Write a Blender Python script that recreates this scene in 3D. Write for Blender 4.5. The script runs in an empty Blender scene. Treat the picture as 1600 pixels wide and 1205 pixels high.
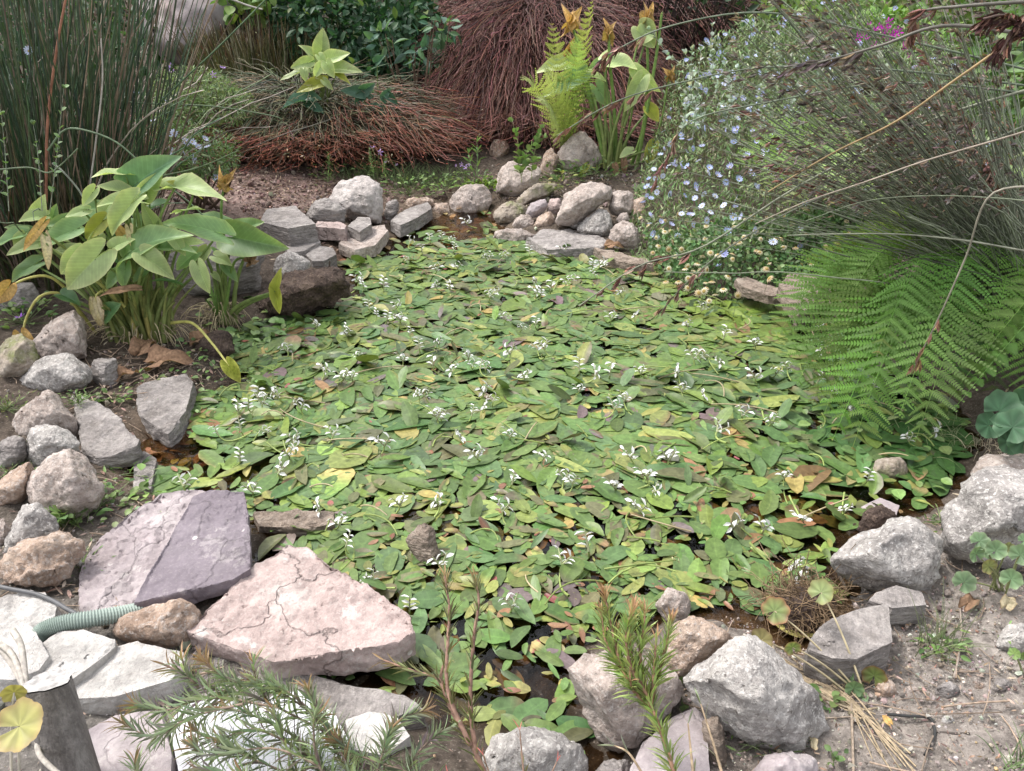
import bpy, bmesh, math, random
import numpy as np
from mathutils import Vector, noise as mnoise

random.seed(7)
rng = np.random.default_rng(11)
SC = bpy.context.scene
COL = SC.collection
PI = math.pi

# ---------------------------------------------------------------- camera
FPX, CX, CY = 1208.0, 800.0, 602.5          # focal length and centre in photograph pixels
PITCH = math.radians(28.0)
CAM = np.array([0.0, 0.0, 1.6])
FWD = np.array([0, math.cos(PITCH), -math.sin(PITCH)])
UPV = np.array([0, math.sin(PITCH), math.cos(PITCH)])
RGT = np.array([1.0, 0, 0])
cd = bpy.data.cameras.new('camera')
cd.sensor_width = 36.0
cd.lens = 36.0 * FPX / 1600.0
cd.clip_start = 0.02
cd.clip_end = 400
co = bpy.data.objects.new('camera', cd)
co.location = CAM
co.rotation_euler = (PI / 2 - PITCH, 0, 0)
COL.objects.link(co)
SC.camera = co

# ---------------------------------------------------------------- sky, sun, exposure
SUN_EL, SUN_AZ = math.radians(62), math.radians(-70)      # azimuth from +Y towards +X
w = bpy.data.worlds.new('World')
SC.world = w
w.use_nodes = True
wn, wl = w.node_tree.nodes, w.node_tree.links
wn.clear()
sky = wn.new('ShaderNodeTexSky')
sky.sky_type = 'NISHITA'
sky.sun_disc = False
sky.sun_elevation = SUN_EL
sky.sun_rotation = SUN_AZ
sky.air_density = 1.0
sky.dust_density = 3.0
hs = wn.new('ShaderNodeHueSaturation')
hs.inputs['Saturation'].default_value = 0.18
bg = wn.new('ShaderNodeBackground')
bg.inputs['Strength'].default_value = 0.15
wo = wn.new('ShaderNodeOutputWorld')
wl.new(sky.outputs[0], hs.inputs['Color'])
wl.new(hs.outputs[0], bg.inputs['Color'])
wl.new(bg.outputs[0], wo.inputs['Surface'])
sl = bpy.data.lights.new('sun', 'SUN')
sl.energy = 1.25
sl.angle = math.radians(14)
sl.color = (1.0, 0.94, 0.86)
so = bpy.data.objects.new('sun', sl)
sv = Vector((math.sin(SUN_AZ) * math.cos(SUN_EL), math.cos(SUN_AZ) * math.cos(SUN_EL), math.sin(SUN_EL)))
so.rotation_euler = sv.to_track_quat('Z', 'Y').to_euler()
so.location = (-4, 5, 8)
COL.objects.link(so)
SC.view_settings.view_transform = 'Standard'
SC.view_settings.look = 'None'
SC.view_settings.exposure = 1.30
SC.view_settings.gamma = 1.0
SC.view_settings.use_curve_mapping = False
SC.cycles.max_bounces = 6
SC.cycles.transparent_max_bounces = 8
SC.cycles.use_denoising = True

# ---------------------------------------------------------------- geometry helpers
def ray(px, py):
    return FWD + RGT * ((px - CX) / FPX) + UPV * ((CY - py) / FPX)

def G(px, py, z=0.0):
    d = ray(px, py)
    return CAM + d * ((z - CAM[2]) / d[2])

def Dp(px, py, t):                            # point at camera depth t
    return CAM + ray(px, py) * t

def Yp(px, py, y):                            # point at world distance y
    d = ray(px, py)
    return CAM + d * (y / d[1])

def depth(p):
    return float(np.dot(np.asarray(p) - CAM, FWD))

def proj(P):
    P = np.atleast_2d(P) - CAM
    t = P @ FWD
    return np.stack([CX + FPX * (P @ RGT) / t, CY - FPX * (P @ UPV) / t, t], 1)

def sstep(a, b, x):
    t = np.clip((x - a) / (b - a), 0, 1)
    return t * t * (3 - 2 * t)

def nrm(a):
    a = np.asarray(a, float)
    return a / (np.linalg.norm(a, axis=-1, keepdims=True) + 1e-12)

def fbm(p, sc, oct=3, off=0.0):
    return mnoise.fractal(Vector((p[0] * sc + off, p[1] * sc - off, p[2] * sc + 2 * off)), 0.6, 2.1, oct)

def mesh_from(name, V, Fs, col=None, uv=None, mat=None, smooth=True):
    V = np.asarray(V, np.float32)
    m = bpy.data.meshes.new(name)
    Fs = [np.asarray(f, np.int32) for f in Fs if len(f)]
    idx = np.concatenate([f.ravel() for f in Fs])
    tot = np.concatenate([np.full(len(f), f.shape[1], np.int32) for f in Fs])
    st = np.concatenate([[0], np.cumsum(tot)[:-1]]).astype(np.int32)
    m.vertices.add(len(V)); m.vertices.foreach_set('co', V.ravel())
    m.loops.add(len(idx)); m.loops.foreach_set('vertex_index', idx)
    m.polygons.add(len(tot)); m.polygons.foreach_set('loop_start', st)
    m.polygons.foreach_set('use_smooth', np.full(len(tot), smooth))
    m.update(calc_edges=True)
    if col is not None:
        c = np.ones((len(V), 4), np.float32)
        c[:, :3] = np.asarray(col, np.float32)
        a = m.color_attributes.new('col', 'FLOAT_COLOR', 'POINT')
        a.data.foreach_set('color', c.ravel())
    if uv is not None:
        u = m.uv_layers.new(name='UVMap')
        u.data.foreach_set('uv', np.asarray(uv, np.float32)[idx].ravel())
    if mat is not None:
        m.materials.append(mat)
    return m

class Geo:
    def __init__(s):
        s.V, s.F3, s.F4, s.C, s.U, s.n = [], [], [], [], [], 0
    def add(s, V, F, col=(0.5, 0.5, 0.5), uv=None):
        V = np.asarray(V, float).reshape(-1, 3)
        F = np.asarray(F, int)
        (s.F3 if F.shape[1] == 3 else s.F4).append(F + s.n)
        c = np.asarray(col, float)
        s.C.append(np.broadcast_to(c, (len(V), 3)) if c.ndim == 1 else c)
        s.U.append(np.zeros((len(V), 2)) if uv is None else np.asarray(uv))
        s.V.append(V)
        s.n += len(V)
    def mesh(s, name, mat, smooth=True):
        fs = []
        if s.F3: fs.append(np.concatenate(s.F3))
        if s.F4: fs.append(np.concatenate(s.F4))
        return mesh_from(name, np.concatenate(s.V), fs, np.concatenate(s.C), np.concatenate(s.U), mat, smooth)
    def build(s, name, mat, parent=None, kind=None, smooth=True, center=False):
        o = link(name, s.mesh(name, mat, smooth), parent, kind)
        if center: recenter(o)
        return o

def link(name, mesh, parent=None, kind=None, loc=None):
    o = bpy.data.objects.new(name, mesh)
    COL.objects.link(o)
    if parent is not None:
        o.parent = parent
        if loc is None:                        # vertices are in world space
            o.matrix_parent_inverse = parent.matrix_basis.inverted()
    if loc is not None: o.location = loc
    if kind: o['kind'] = kind
    return o

def recenter(o, c=None):
    m = o.data
    n = len(m.vertices)
    a = np.empty(n * 3, np.float32); m.vertices.foreach_get('co', a); a = a.reshape(-1, 3)
    if c is None:
        c = a.mean(0); c[2] = a[:, 2].min()
    m.vertices.foreach_set('co', (a - np.asarray(c, np.float32)).ravel())
    m.update()
    o.location = [float(x) for x in c]
    return o

def tag(o, label, cat, group=None):
    o['label'] = label
    o['category'] = cat
    if group: o['group'] = group
    return o

def thing(name, label, cat, loc, group=None):
    o = bpy.data.objects.new(name, None)
    COL.objects.link(o)
    o.location = [float(x) for x in loc]
    o.empty_display_size = 0.1
    return tag(o, label, cat, group)

def tubes(P, R, sides=4, cols=None):
    """P (n,k,3) centre lines, R (n,k) or scalar radii -> V, F, and colours repeated."""
    P = np.asarray(P, float)
    if P.ndim == 2: P = P[None]
    n, k, _ = P.shape
    R = np.broadcast_to(np.asarray(R, float), (n, k))
    T = nrm(np.gradient(P, axis=1))
    ref = np.array([0.83, 0.21, 0.13])
    A = nrm(np.cross(T, ref)); B = np.cross(T, A)
    th = np.arange(sides) * 2 * PI / sides
    V = P[:, :, None] + R[:, :, None, None] * (A[:, :, None] * np.cos(th)[:, None] + B[:, :, None] * np.sin(th)[:, None])
    i = np.arange(n)[:, None, None]; j = np.arange(k - 1)[None, :, None]; q = np.arange(sides)[None, None, :]
    b = (i * k + j) * sides
    qn = (q + 1) % sides
    F = np.stack([b + q, b + qn, b + sides + qn, b + sides + q], -1).reshape(-1, 4)
    C = None
    if cols is not None:
        cols = np.asarray(cols, float)
        if cols.ndim == 1: cols = np.broadcast_to(cols, (n, k, 3))
        if cols.ndim == 2: cols = np.broadcast_to(cols[:, None], (n, k, 3))
        C = np.repeat(cols.reshape(-1, 3), sides, 0)
    return V.reshape(-1, 3), F, C

def bez(a, b, c, k=12, d=None):
    s = np.linspace(0, 1, k)[:, None]
    a, b, c = map(np.asarray, (a, b, c))
    if d is None:
        return (1 - s) ** 2 * a + 2 * s * (1 - s) * b + s * s * c
    d = np.asarray(d)
    return (1 - s) ** 3 * a + 3 * s * (1 - s) ** 2 * b + 3 * s * s * (1 - s) * c + s ** 3 * d

def path(pts, k=24):
    """smooth curve through points (Catmull-Rom)"""
    p = np.asarray(pts, float)
    p = np.vstack([2 * p[0] - p[1], p, 2 * p[-1] - p[-2]])
    n = len(p) - 3
    out = []
    for u in np.linspace(0, n - 1e-6, k):
        i = int(u); t = u - i
        a, b, c, d = p[i:i + 4]
        out.append(0.5 * (2 * b + (c - a) * t + (2 * a - 5 * b + 4 * c - d) * t * t + (3 * b - a - 3 * c + d) * t ** 3))
    return np.array(out)

def blade(nu=6, nv=2, W=0.3, sharp=1.0, fold=0.1, curl=0.0, base=0.04, skew=0.5):
    """leaf along +Y of length 1, normal +Z"""
    u = np.linspace(0, 1, nu + 1)
    wd = np.sin(PI * u ** (math.log(0.5) / math.log(skew))) ** sharp
    wd = np.clip(wd, base, 1) * W / 2
    wd[-1] = 0.012 * W
    v = np.linspace(-1, 1, nv + 1)
    X = wd[:, None] * v[None]
    Yy = np.broadcast_to(u[:, None], X.shape)
    Z = np.abs(X) * fold * 2 - curl * Yy ** 2
    V = np.stack([X, Yy, Z], -1).reshape(-1, 3)
    i = np.arange(nu)[:, None]; j = np.arange(nv)[None]
    a = i * (nv + 1) + j
    F = np.stack([a, a + 1, a + nv + 2, a + nv + 1], -1).reshape(-1, 4)
    uv = np.stack([np.broadcast_to(v * 0.5 + 0.5, X.shape), Yy], -1).reshape(-1, 2)
    return V, F, uv

def frames(T, N):
    """matrices (n,3,3) whose columns are side, T, normal"""
    T = nrm(T); S = nrm(np.cross(T, N)); N2 = np.cross(S, T)
    return np.stack([S, T, N2], -1)

def scatter(geo, tpl, M, L, S, col, tip=None):
    """instances of template (V,F,uv): rotations M (n,3,3), locations L, scale S (n,) or (n,3), colours (n,3)"""
    V, F, uv = tpl
    n = len(L)
    S = np.asarray(S, float)
    if S.ndim == 1: S = S[:, None]
    W = (V[None] * S[:, None, :])
    W = np.einsum('nij,nkj->nki', M, W) + np.asarray(L)[:, None]
    FF = (F[None] + (np.arange(n) * len(V))[:, None, None]).reshape(-1, F.shape[1])
    col = np.asarray(col, float)
    if col.ndim == 1: col = np.broadcast_to(col, (n, 3))
    CC = np.repeat(col, len(V), 0)
    if tip is not None:                        # second colour spreading in from tip, base or one side
        tc_, ta, td = tip
        k = np.where(td[:, None] == 0, uv[None, :, 1], np.where(td[:, None] == 1, 1 - uv[None, :, 1], uv[None, :, 0]))
        wt = sstep(.35, .8, k + ta[:, None] - .6) * (ta[:, None] > 0)
        CC = (col[:, None] * (1 - wt[..., None]) + tc_[:, None] * wt[..., None]).reshape(-1, 3)
    geo.add(W.reshape(-1, 3), FF, CC, np.tile(uv, (n, 1)))

def merge_tpl(parts):
    V, F, U, C, n = [], [], [], [], 0
    for v, f, u, c in parts:
        V.append(v); F.append(np.asarray(f) + n); U.append(u)
        C.append(np.broadcast_to(np.asarray(c, float), (len(v), 3)))
        n += len(v)
    return np.concatenate(V), np.concatenate(F), np.concatenate(U), np.concatenate(C)

def rotz(a):
    c, s = math.cos(a), math.sin(a)
    return np.array([[c, -s, 0], [s, c, 0], [0, 0, 1.0]])
def rotx(a):
    c, s = math.cos(a), math.sin(a)
    return np.array([[1.0, 0, 0], [0, c, -s], [0, s, c]])

def pal(n, table, jit=0.15):
    """n colours picked from weighted table [(weight,(r,g,b)),...] with brightness jitter"""
    wts = np.array([t[0] for t in table], float); wts /= wts.sum()
    cs = np.array([t[1] for t in table], float)
    c = cs[rng.choice(len(cs), n, p=wts)]
    return c * (1 + jit * rng.standard_normal((n, 1))).clip(0.5, 1.6) * (1 + 0.3 * jit * rng.standard_normal((n, 3))).clip(0.6, 1.5)

def tmat(M, loc, s):
    """4x4 from rotation, location, scale"""
    from mathutils import Matrix
    s = np.broadcast_to(np.asarray(s, float), 3)
    A = np.eye(4); A[:3, :3] = np.asarray(M) * s[None, :]; A[:3, 3] = loc
    return Matrix(A.tolist())

def put(name, mesh, parent, M, loc, s):
    """a part placed by world matrix under an unrotated empty"""
    o = bpy.data.objects.new(name, mesh)
    COL.objects.link(o)
    o.parent = parent
    A = tmat(M, np.asarray(loc) - np.array(parent.location), s)
    o.matrix_basis = A
    return o

# ---------------------------------------------------------------- materials
def nodes(name):
    m = bpy.data.materials.new(name)
    m.use_nodes = True
    n = m.node_tree.nodes
    p = n['Principled BSDF']
    return m, n, m.node_tree.links, p

def leaf_mat(name, rough=0.5, trans=0.25, tint=(1.5, 1.6, 0.8), vein=None, var=0.25, bump=0.15, nscale=40, spec=0.35):
    m, n, l, p = nodes(name)
    at = n.new('ShaderNodeAttribute'); at.attribute_name = 'col'
    oi = n.new('ShaderNodeObjectInfo')
    tc = n.new('ShaderNodeTexCoord')
    no = n.new('ShaderNodeTexNoise'); no.inputs['Scale'].default_value = nscale; no.inputs['Detail'].default_value = 3
    geo = n.new('ShaderNodeNewGeometry')
    l.new(geo.outputs['Position'], no.inputs['Vector'])
    mr = n.new('ShaderNodeMapRange')
    mr.inputs['From Min'].default_value = 0.3; mr.inputs['From Max'].default_value = 0.7
    mr.inputs['To Min'].default_value = 1 - var; mr.inputs['To Max'].default_value = 1 + var
    l.new(no.outputs['Fac'], mr.inputs['Value'])
    mo = n.new('ShaderNodeMapRange')
    mo.inputs['To Min'].default_value = 0.85; mo.inputs['To Max'].default_value = 1.15
    l.new(oi.outputs['Random'], mo.inputs['Value'])
    mu = n.new('ShaderNodeMath'); mu.operation = 'MULTIPLY'
    l.new(mr.outputs[0], mu.inputs[0]); l.new(mo.outputs[0], mu.inputs[1])
    fac = mu.outputs[0]
    hgt = no.outputs['Fac']
    if vein:
        sx = n.new('ShaderNodeSeparateXYZ'); l.new(tc.outputs['UV'], sx.inputs[0])
        s1 = n.new('ShaderNodeMath'); s1.operation = 'SUBTRACT'; l.new(sx.outputs[0], s1.inputs[0]); s1.inputs[1].default_value = 0.5
        ab = n.new('ShaderNodeMath'); ab.operation = 'ABSOLUTE'; l.new(s1.outputs[0], ab.inputs[0])
        mid = n.new('ShaderNodeMapRange'); mid.inputs['From Min'].default_value = 0.0; mid.inputs['From Max'].default_value = vein[2]
        mid.inputs['To Min'].default_value = vein[3]; mid.inputs['To Max'].default_value = 1.0
        l.new(ab.outputs[0], mid.inputs['Value'])
        a1 = n.new('ShaderNodeMath'); a1.operation = 'MULTIPLY_ADD'; l.new(ab.outputs[0], a1.inputs[0]); a1.inputs[1].default_value = -vein[1]
        l.new(sx.outputs[1], a1.inputs[2])
        a2 = n.new('ShaderNodeMath'); a2.operation = 'MULTIPLY'; l.new(a1.outputs[0], a2.inputs[0]); a2.inputs[1].default_value = vein[0] * 2 * PI
        a3 = n.new('ShaderNodeMath'); a3.operation = 'SINE'; l.new(a2.outputs[0], a3.inputs[0])
        a4 = n.new('ShaderNodeMapRange'); a4.inputs['From Min'].default_value = 0.6; a4.inputs['From Max'].default_value = 1.0
        a4.inputs['To Min'].default_value = 1.0; a4.inputs['To Max'].default_value = 1 + (vein[3] - 1) * 0.4
        l.new(a3.outputs[0], a4.inputs['Value'])
        m2 = n.new('ShaderNodeMath'); m2.operation = 'MULTIPLY'; l.new(mid.outputs[0], m2.inputs[0]); l.new(a4.outputs[0], m2.inputs[1])
        m3 = n.new('ShaderNodeMath'); m3.operation = 'MULTIPLY'; l.new(m2.outputs[0], m3.inputs[0]); l.new(fac, m3.inputs[1])
        fac = m3.outputs[0]
        hgt = m2.outputs[0]
    mx = n.new('ShaderNodeMix'); mx.data_type = 'RGBA'; mx.blend_type = 'MULTIPLY'; mx.inputs['Factor'].default_value = 1
    l.new(at.outputs['Color'], mx.inputs['A']); l.new(fac, mx.inputs['B'])
    cl = mx.outputs['Result']
    l.new(cl, p.inputs['Base Color'])
    p.inputs['Roughness'].default_value = rough
    p.inputs['Specular IOR Level'].default_value = spec
    if bump:
        b = n.new('ShaderNodeBump'); b.inputs['Strength'].default_value = bump; b.inputs['Distance'].default_value = 0.004
        l.new(hgt, b.inputs['Height']); l.new(b.outputs[0], p.inputs['Normal'])
    if trans:
        tr = n.new('ShaderNodeBsdfTranslucent')
        br = n.new('ShaderNodeMix'); br.data_type = 'RGBA'; br.blend_type = 'MULTIPLY'; br.inputs['Factor'].default_value = 1
        br.inputs['B'].default_value = (*tint, 1)
        l.new(cl, br.inputs['A']); l.new(br.outputs['Result'], tr.inputs['Color'])
        ms = n.new('ShaderNodeMixShader'); ms.inputs[0].default_value = trans
        out = n['Material Output']
        l.new(p.outputs[0], ms.inputs[1]); l.new(tr.outputs[0], ms.inputs[2]); l.new(ms.outputs[0], out.inputs['Surface'])
    return m

def rock_mat(name, c1, c2, c3, scale=9, blotch=0.0, mott=0.35, crack=0, speck=0.5, speck_col=(0.55, 0.5, 0.47), dark=(0.1, 0.085, 0.075), bump=0.5, strata=0, stain=0.25, lichen=0.0, rough=0.85, fine=85):
    m, n, l, p = nodes(name)
    tc = n.new('ShaderNodeTexCoord'); oi = n.new('ShaderNodeObjectInfo')
    ad = n.new('ShaderNodeVectorMath'); ad.operation = 'ADD'
    sc = n.new('ShaderNodeMath'); sc.operation = 'MULTIPLY'; sc.inputs[1].default_value = 37.0
    l.new(oi.outputs['Random'], sc.inputs[0]); l.new(tc.outputs['Object'], ad.inputs[0]); l.new(sc.outputs[0], ad.inputs[1])
    vec = ad.outputs[0]
    if strata:
        mp = n.new('ShaderNodeMapping'); mp.inputs['Scale'].default_value = (1, 1, strata); mp.inputs['Rotation'].default_value = (0.15, -0.2, 0)
        l.new(vec, mp.inputs['Vector']); vec2 = mp.outputs[0]
    else:
        vec2 = vec
    def nz(s, d=5, v=vec, r=0.6):
        x = n.new('ShaderNodeTexNoise'); x.inputs['Scale'].default_value = s; x.inputs['Detail'].default_value = d; x.inputs['Roughness'].default_value = r
        l.new(v, x.inputs['Vector']); return x.outputs['Fac']
    def ramp(f, stops):
        r = n.new('ShaderNodeValToRGB'); e = r.color_ramp.elements
        while len(e) < len(stops): e.new(0.5)
        for k, (pos, c) in enumerate(stops):
            e[k].position = pos; e[k].color = (*c, 1) if len(c) == 3 else c
        l.new(f, r.inputs[0]); return r.outputs['Color']
    def mix(f, a, b, mode='MIX'):
        x = n.new('ShaderNodeMix'); x.data_type = 'RGBA'; x.blend_type = mode
        if isinstance(f, float): x.inputs['Factor'].default_value = f
        else: l.new(f, x.inputs['Factor'])
        for k, y in (('A', a), ('B', b)):
            if isinstance(y, tuple): x.inputs[k].default_value = (*y, 1)
            else: l.new(y, x.inputs[k])
        return x.outputs['Result']
    big = nz(scale, 6, vec2)
    c = ramp(big, [(0.32, c2), (0.5, c1), (0.68, c3)])
    st = ramp(nz(scale * 0.45, 5), [(0.5, (0, 0, 0)), (0.68, (1, 1, 1))])
    sm = n.new('ShaderNodeMath'); sm.operation = 'MULTIPLY'; sm.inputs[1].default_value = stain; l.new(st, sm.inputs[0])
    c = mix(sm.outputs[0], c, dark)
    mo = n.new('ShaderNodeMapRange'); mo.inputs['From Min'].default_value = 0.3; mo.inputs['From Max'].default_value = 0.7
    mo.inputs['To Min'].default_value = 1 - mott; mo.inputs['To Max'].default_value = 1 + mott
    l.new(nz(scale * 3.2, 6, vec2, 0.75), mo.inputs['Value'])
    c = mix(1.0, c, mo.outputs[0], 'MULTIPLY')
    if blotch:
        bl = ramp(nz(scale * 2.2, 8, vec, 0.72), [(0.585, (0, 0, 0)), (0.63, (1, 1, 1))])
        bm_ = n.new('ShaderNodeMath'); bm_.operation = 'MULTIPLY'; bm_.inputs[1].default_value = blotch; l.new(bl, bm_.inputs[0])
        c = mix(bm_.outputs[0], c, (0.58, 0.54, 0.52))
    f1 = ramp(nz(fine, 3, vec, 0.7), [(0.52, (0, 0, 0)), (0.66, (1, 1, 1))])
    s1 = n.new('ShaderNodeMath'); s1.operation = 'MULTIPLY'; s1.inputs[1].default_value = speck; l.new(f1, s1.inputs[0])
    c = mix(s1.outputs[0], c, speck_col)
    f2 = ramp(nz(fine * 0.8, 3, vec, 0.75), [(0.30, (1, 1, 1)), (0.42, (0, 0, 0))])
    s2 = n.new('ShaderNodeMath'); s2.operation = 'MULTIPLY'; s2.inputs[1].default_value = speck * 0.9; l.new(f2, s2.inputs[0])
    c = mix(s2.outputs[0], c, dark)
    if lichen:
        vo = n.new('ShaderNodeTexVoronoi'); vo.inputs['Scale'].default_value = 16; l.new(vec, vo.inputs['Vector'])
        lf = ramp(vo.outputs['Distance'], [(0.10, (1, 1, 1)), (0.14, (0, 0, 0))])
        gate = ramp(nz(9, 3), [(0.52, (0, 0, 0)), (0.56, (1, 1, 1))])
        lm = n.new('ShaderNodeMath'); lm.operation = 'MULTIPLY'; l.new(lf, lm.inputs[0]); l.new(gate, lm.inputs[1])
        lm2 = n.new('ShaderNodeMath'); lm2.operation = 'MULTIPLY'; lm2.inputs[1].default_value = lichen; l.new(lm.outputs[0], lm2.inputs[0])
        c = mix(lm2.outputs[0], c, (0.62, 0.58, 0.56))
    ck = None
    if crack:
        wv = n.new('ShaderNodeTexNoise'); wv.inputs['Scale'].default_value = 5; wv.inputs['Detail'].default_value = 5; l.new(vec, wv.inputs['Vector'])
        wm = n.new('ShaderNodeMix'); wm.data_type = 'RGBA'; wm.blend_type = 'ADD'; wm.inputs['Factor'].default_value = .35
        l.new(vec, wm.inputs['A']); l.new(wv.outputs['Color'], wm.inputs['B'])
        vo2 = n.new('ShaderNodeTexVoronoi'); vo2.feature = 'DISTANCE_TO_EDGE'; vo2.inputs['Scale'].default_value = crack; l.new(wm.outputs['Result'], vo2.inputs['Vector'])
        ck = ramp(vo2.outputs['Distance'], [(0.0, (0, 0, 0)), (0.012, (1, 1, 1))])
        gate2 = ramp(nz(3.0, 4), [(0.33, (1, 1, 1)), (0.42, (0, 0, 0))])
        mxx = mix(gate2, ck, (1.0, 1.0, 1.0)); ck = mxx
        c = mix(0.3, c, ck, 'MULTIPLY')
    l.new(c, p.inputs['Base Color'])
    p.inputs['Roughness'].default_value = rough
    p.inputs['Specular IOR Level'].default_value = 0.25
    mm = n.new('ShaderNodeMath'); mm.operation = 'MULTIPLY_ADD'; mm.inputs[1].default_value = 0.35
    l.new(nz(fine * 0.6, 4, vec, 0.7), mm.inputs[0]); l.new(nz(scale * 2.5, 8, vec2, 0.65), mm.inputs[2])
    if ck is not None:
        m4 = n.new('ShaderNodeMath'); m4.operation = 'ADD'; l.new(mm.outputs[0], m4.inputs[0]); l.new(ck, m4.inputs[1]); mm = m4
    b = n.new('ShaderNodeBump'); b.inputs['Strength'].default_value = bump; b.inputs['Distance'].default_value = 0.03
    l.new(mm.outputs[0], b.inputs['Height']); l.new(b.outputs[0], p.inputs['Normal'])
    return m

M_PAD = leaf_mat('pad_leaf', rough=0.42, trans=0.12, vein=(7, 0.25, 0.07, 1.22), var=0.22, bump=0.2, nscale=60, spec=0.4)
M_ARUM = leaf_mat('arum_leaf', rough=0.42, trans=0.3, vein=(9, 0.8, 0.03, 1.3), var=0.12, bump=0.25, nscale=30, spec=0.4)
M_STEM = leaf_mat('green_stem', rough=0.45, trans=0.0, var=0.25, bump=0.1, nscale=35)
M_LEAF = leaf_mat('shrub_leaf', rough=0.5, trans=0.25, var=0.25, bump=0.0, nscale=20)
M_FERN = leaf_mat('fern_leaf', rough=0.55, trans=0.35, var=0.2, bump=0.0, nscale=15, spec=0.25)
M_REED = leaf_mat('reed_stem', rough=0.5, trans=0.0, var=0.3, bump=0.0, nscale=25)
M_PETAL = leaf_mat('petal', rough=0.6, trans=0.3, tint=(1.0, 1.0, 1.0), var=0.06, bump=0.0, nscale=80, spec=0.2)
M_DRY = leaf_mat('dry_leaf', rough=0.75, trans=0.15, var=0.3, bump=0.5, nscale=90, spec=0.15)
M_WOODY = leaf_mat('woody', rough=0.85, trans=0.0, var=0.4, bump=0.6, nscale=70, spec=0.15)

M_GRAN = rock_mat('granite_pink', (0.40, 0.335, 0.30), (0.26, 0.21, 0.185), (0.50, 0.43, 0.395), speck=0.75, lichen=0.3, bump=0.8, blotch=.35)
M_GREY = rock_mat('granite_grey', (0.36, 0.335, 0.32), (0.22, 0.205, 0.195), (0.48, 0.455, 0.43), speck=0.9, speck_col=(0.66, 0.63, 0.60), lichen=0.25, bump=0.8, blotch=.25)
M_TAN = rock_mat('granite_tan', (0.38, 0.28, 0.22), (0.25, 0.175, 0.13), (0.48, 0.38, 0.31), speck=0.7, bump=0.8, blotch=.35)
M_SLATE = rock_mat('slate_grey', (0.29, 0.265, 0.255), (0.20, 0.18, 0.17), (0.37, 0.34, 0.32), scale=7, speck=0.3, bump=0.9, strata=4, stain=0.4, fine=70, blotch=.3, mott=.45)
M_PURP = rock_mat('slate_purple', (0.33, 0.285, 0.295), (0.25, 0.21, 0.215), (0.41, 0.365, 0.37), crack=2.2, scale=5, speck=0.2, bump=0.4, lichen=0.8, stain=0.2, fine=100, blotch=.45, mott=.25)
M_LILAC = rock_mat('slate_lilac', (0.185, 0.158, 0.18), (0.145, 0.122, 0.14), (0.225, 0.197, 0.217), crack=1.5, scale=4, speck=0.12, bump=0.3, lichen=0.9, stain=0.12, fine=110, blotch=.22, mott=.18)
M_PINK = rock_mat('slate_pink', (0.42, 0.33, 0.31), (0.32, 0.25, 0.235), (0.52, 0.44, 0.415), crack=2.6, scale=5, speck=0.3, bump=0.6, lichen=0.8, stain=0.25, fine=90, blotch=.5, mott=.3)
M_WHITE = rock_mat('stone_white', (0.48, 0.46, 0.44), (0.36, 0.34, 0.325), (0.58, 0.56, 0.54), scale=6, speck=0.3, stain=0.3, bump=0.8, blotch=.3)
M_PALE = rock_mat('stone_pale', (0.60, 0.60, 0.64), (0.50, 0.51, 0.56), (0.68, 0.66, 0.70), scale=4, speck=0.1, stain=0.08, bump=0.2, mott=.1)
M_WALL = rock_mat('boulder_rust', (0.36, 0.32, 0.33), (0.27, 0.24, 0.245), (0.42, 0.38, 0.385), scale=2, speck=0.1, stain=0.5, dark=(0.25, 0.15, 0.12), bump=0.3, mott=.15)
M_PINKW = rock_mat('stone_pale_pink', (0.44, 0.40, 0.385), (0.33, 0.30, 0.285), (0.54, 0.50, 0.48), scale=7, speck=0.35, stain=0.25, bump=0.8, blotch=.3)
M_DARK = rock_mat('rock_dark', (0.085, 0.060, 0.050), (0.04, 0.029, 0.024), (0.15, 0.11, 0.088), scale=12, speck=0.4, speck_col=(0.30, 0.22, 0.17), dark=(0.03, 0.022, 0.018), bump=0.9)
M_MOSS = rock_mat('rock_mossy', (0.30, 0.25, 0.20), (0.17, 0.19, 0.07), (0.38, 0.33, 0.28), scale=8, speck=0.3, stain=0.3)
M_BARK = rock_mat('driftwood', (0.27, 0.215, 0.175), (0.15, 0.115, 0.09), (0.36, 0.30, 0.25), scale=9, speck=0.15, strata=9, bump=0.8, stain=0.3)

# ---------------------------------------------------------------- pond outline and terrain
POND_PX = [(505, 1052), (560, 1085), (650, 1108), (720, 1150), (800, 1165), (868, 1165), (905, 1200), (930, 1240), (985, 1240), (960, 1180), (925, 1130), (900, 1080), (895, 1030), (950, 1005), (1030, 985), (1100, 962), (1180, 962), (1225, 1005), (1262, 1012), (1290, 965), (1335, 930), (1310, 880), (1350, 830), (1450, 800), (1500, 740), (1530, 690), (1480, 630), (1400, 560), (1310, 500), (1255, 470), (1180, 472), (1100, 470), (1050, 440), (1010, 405), (950, 395), (860, 385), (800, 372), (772, 345), (775, 325), (740, 312), (700, 335), (650, 345), (600, 385), (560, 395), (520, 415), (560, 450), (540, 470), (480, 495), (400, 505), (350, 520), (370, 560), (360, 600), (300, 620), (280, 680), (235, 690), (205, 740), (240, 772), (300, 785), (390, 805), (400, 870), (450, 880), (480, 900), (600, 970), (640, 1000), (600, 1030), (520, 1040)]
POND = np.array([G(x, y)[:2] for x, y in POND_PX])

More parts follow.
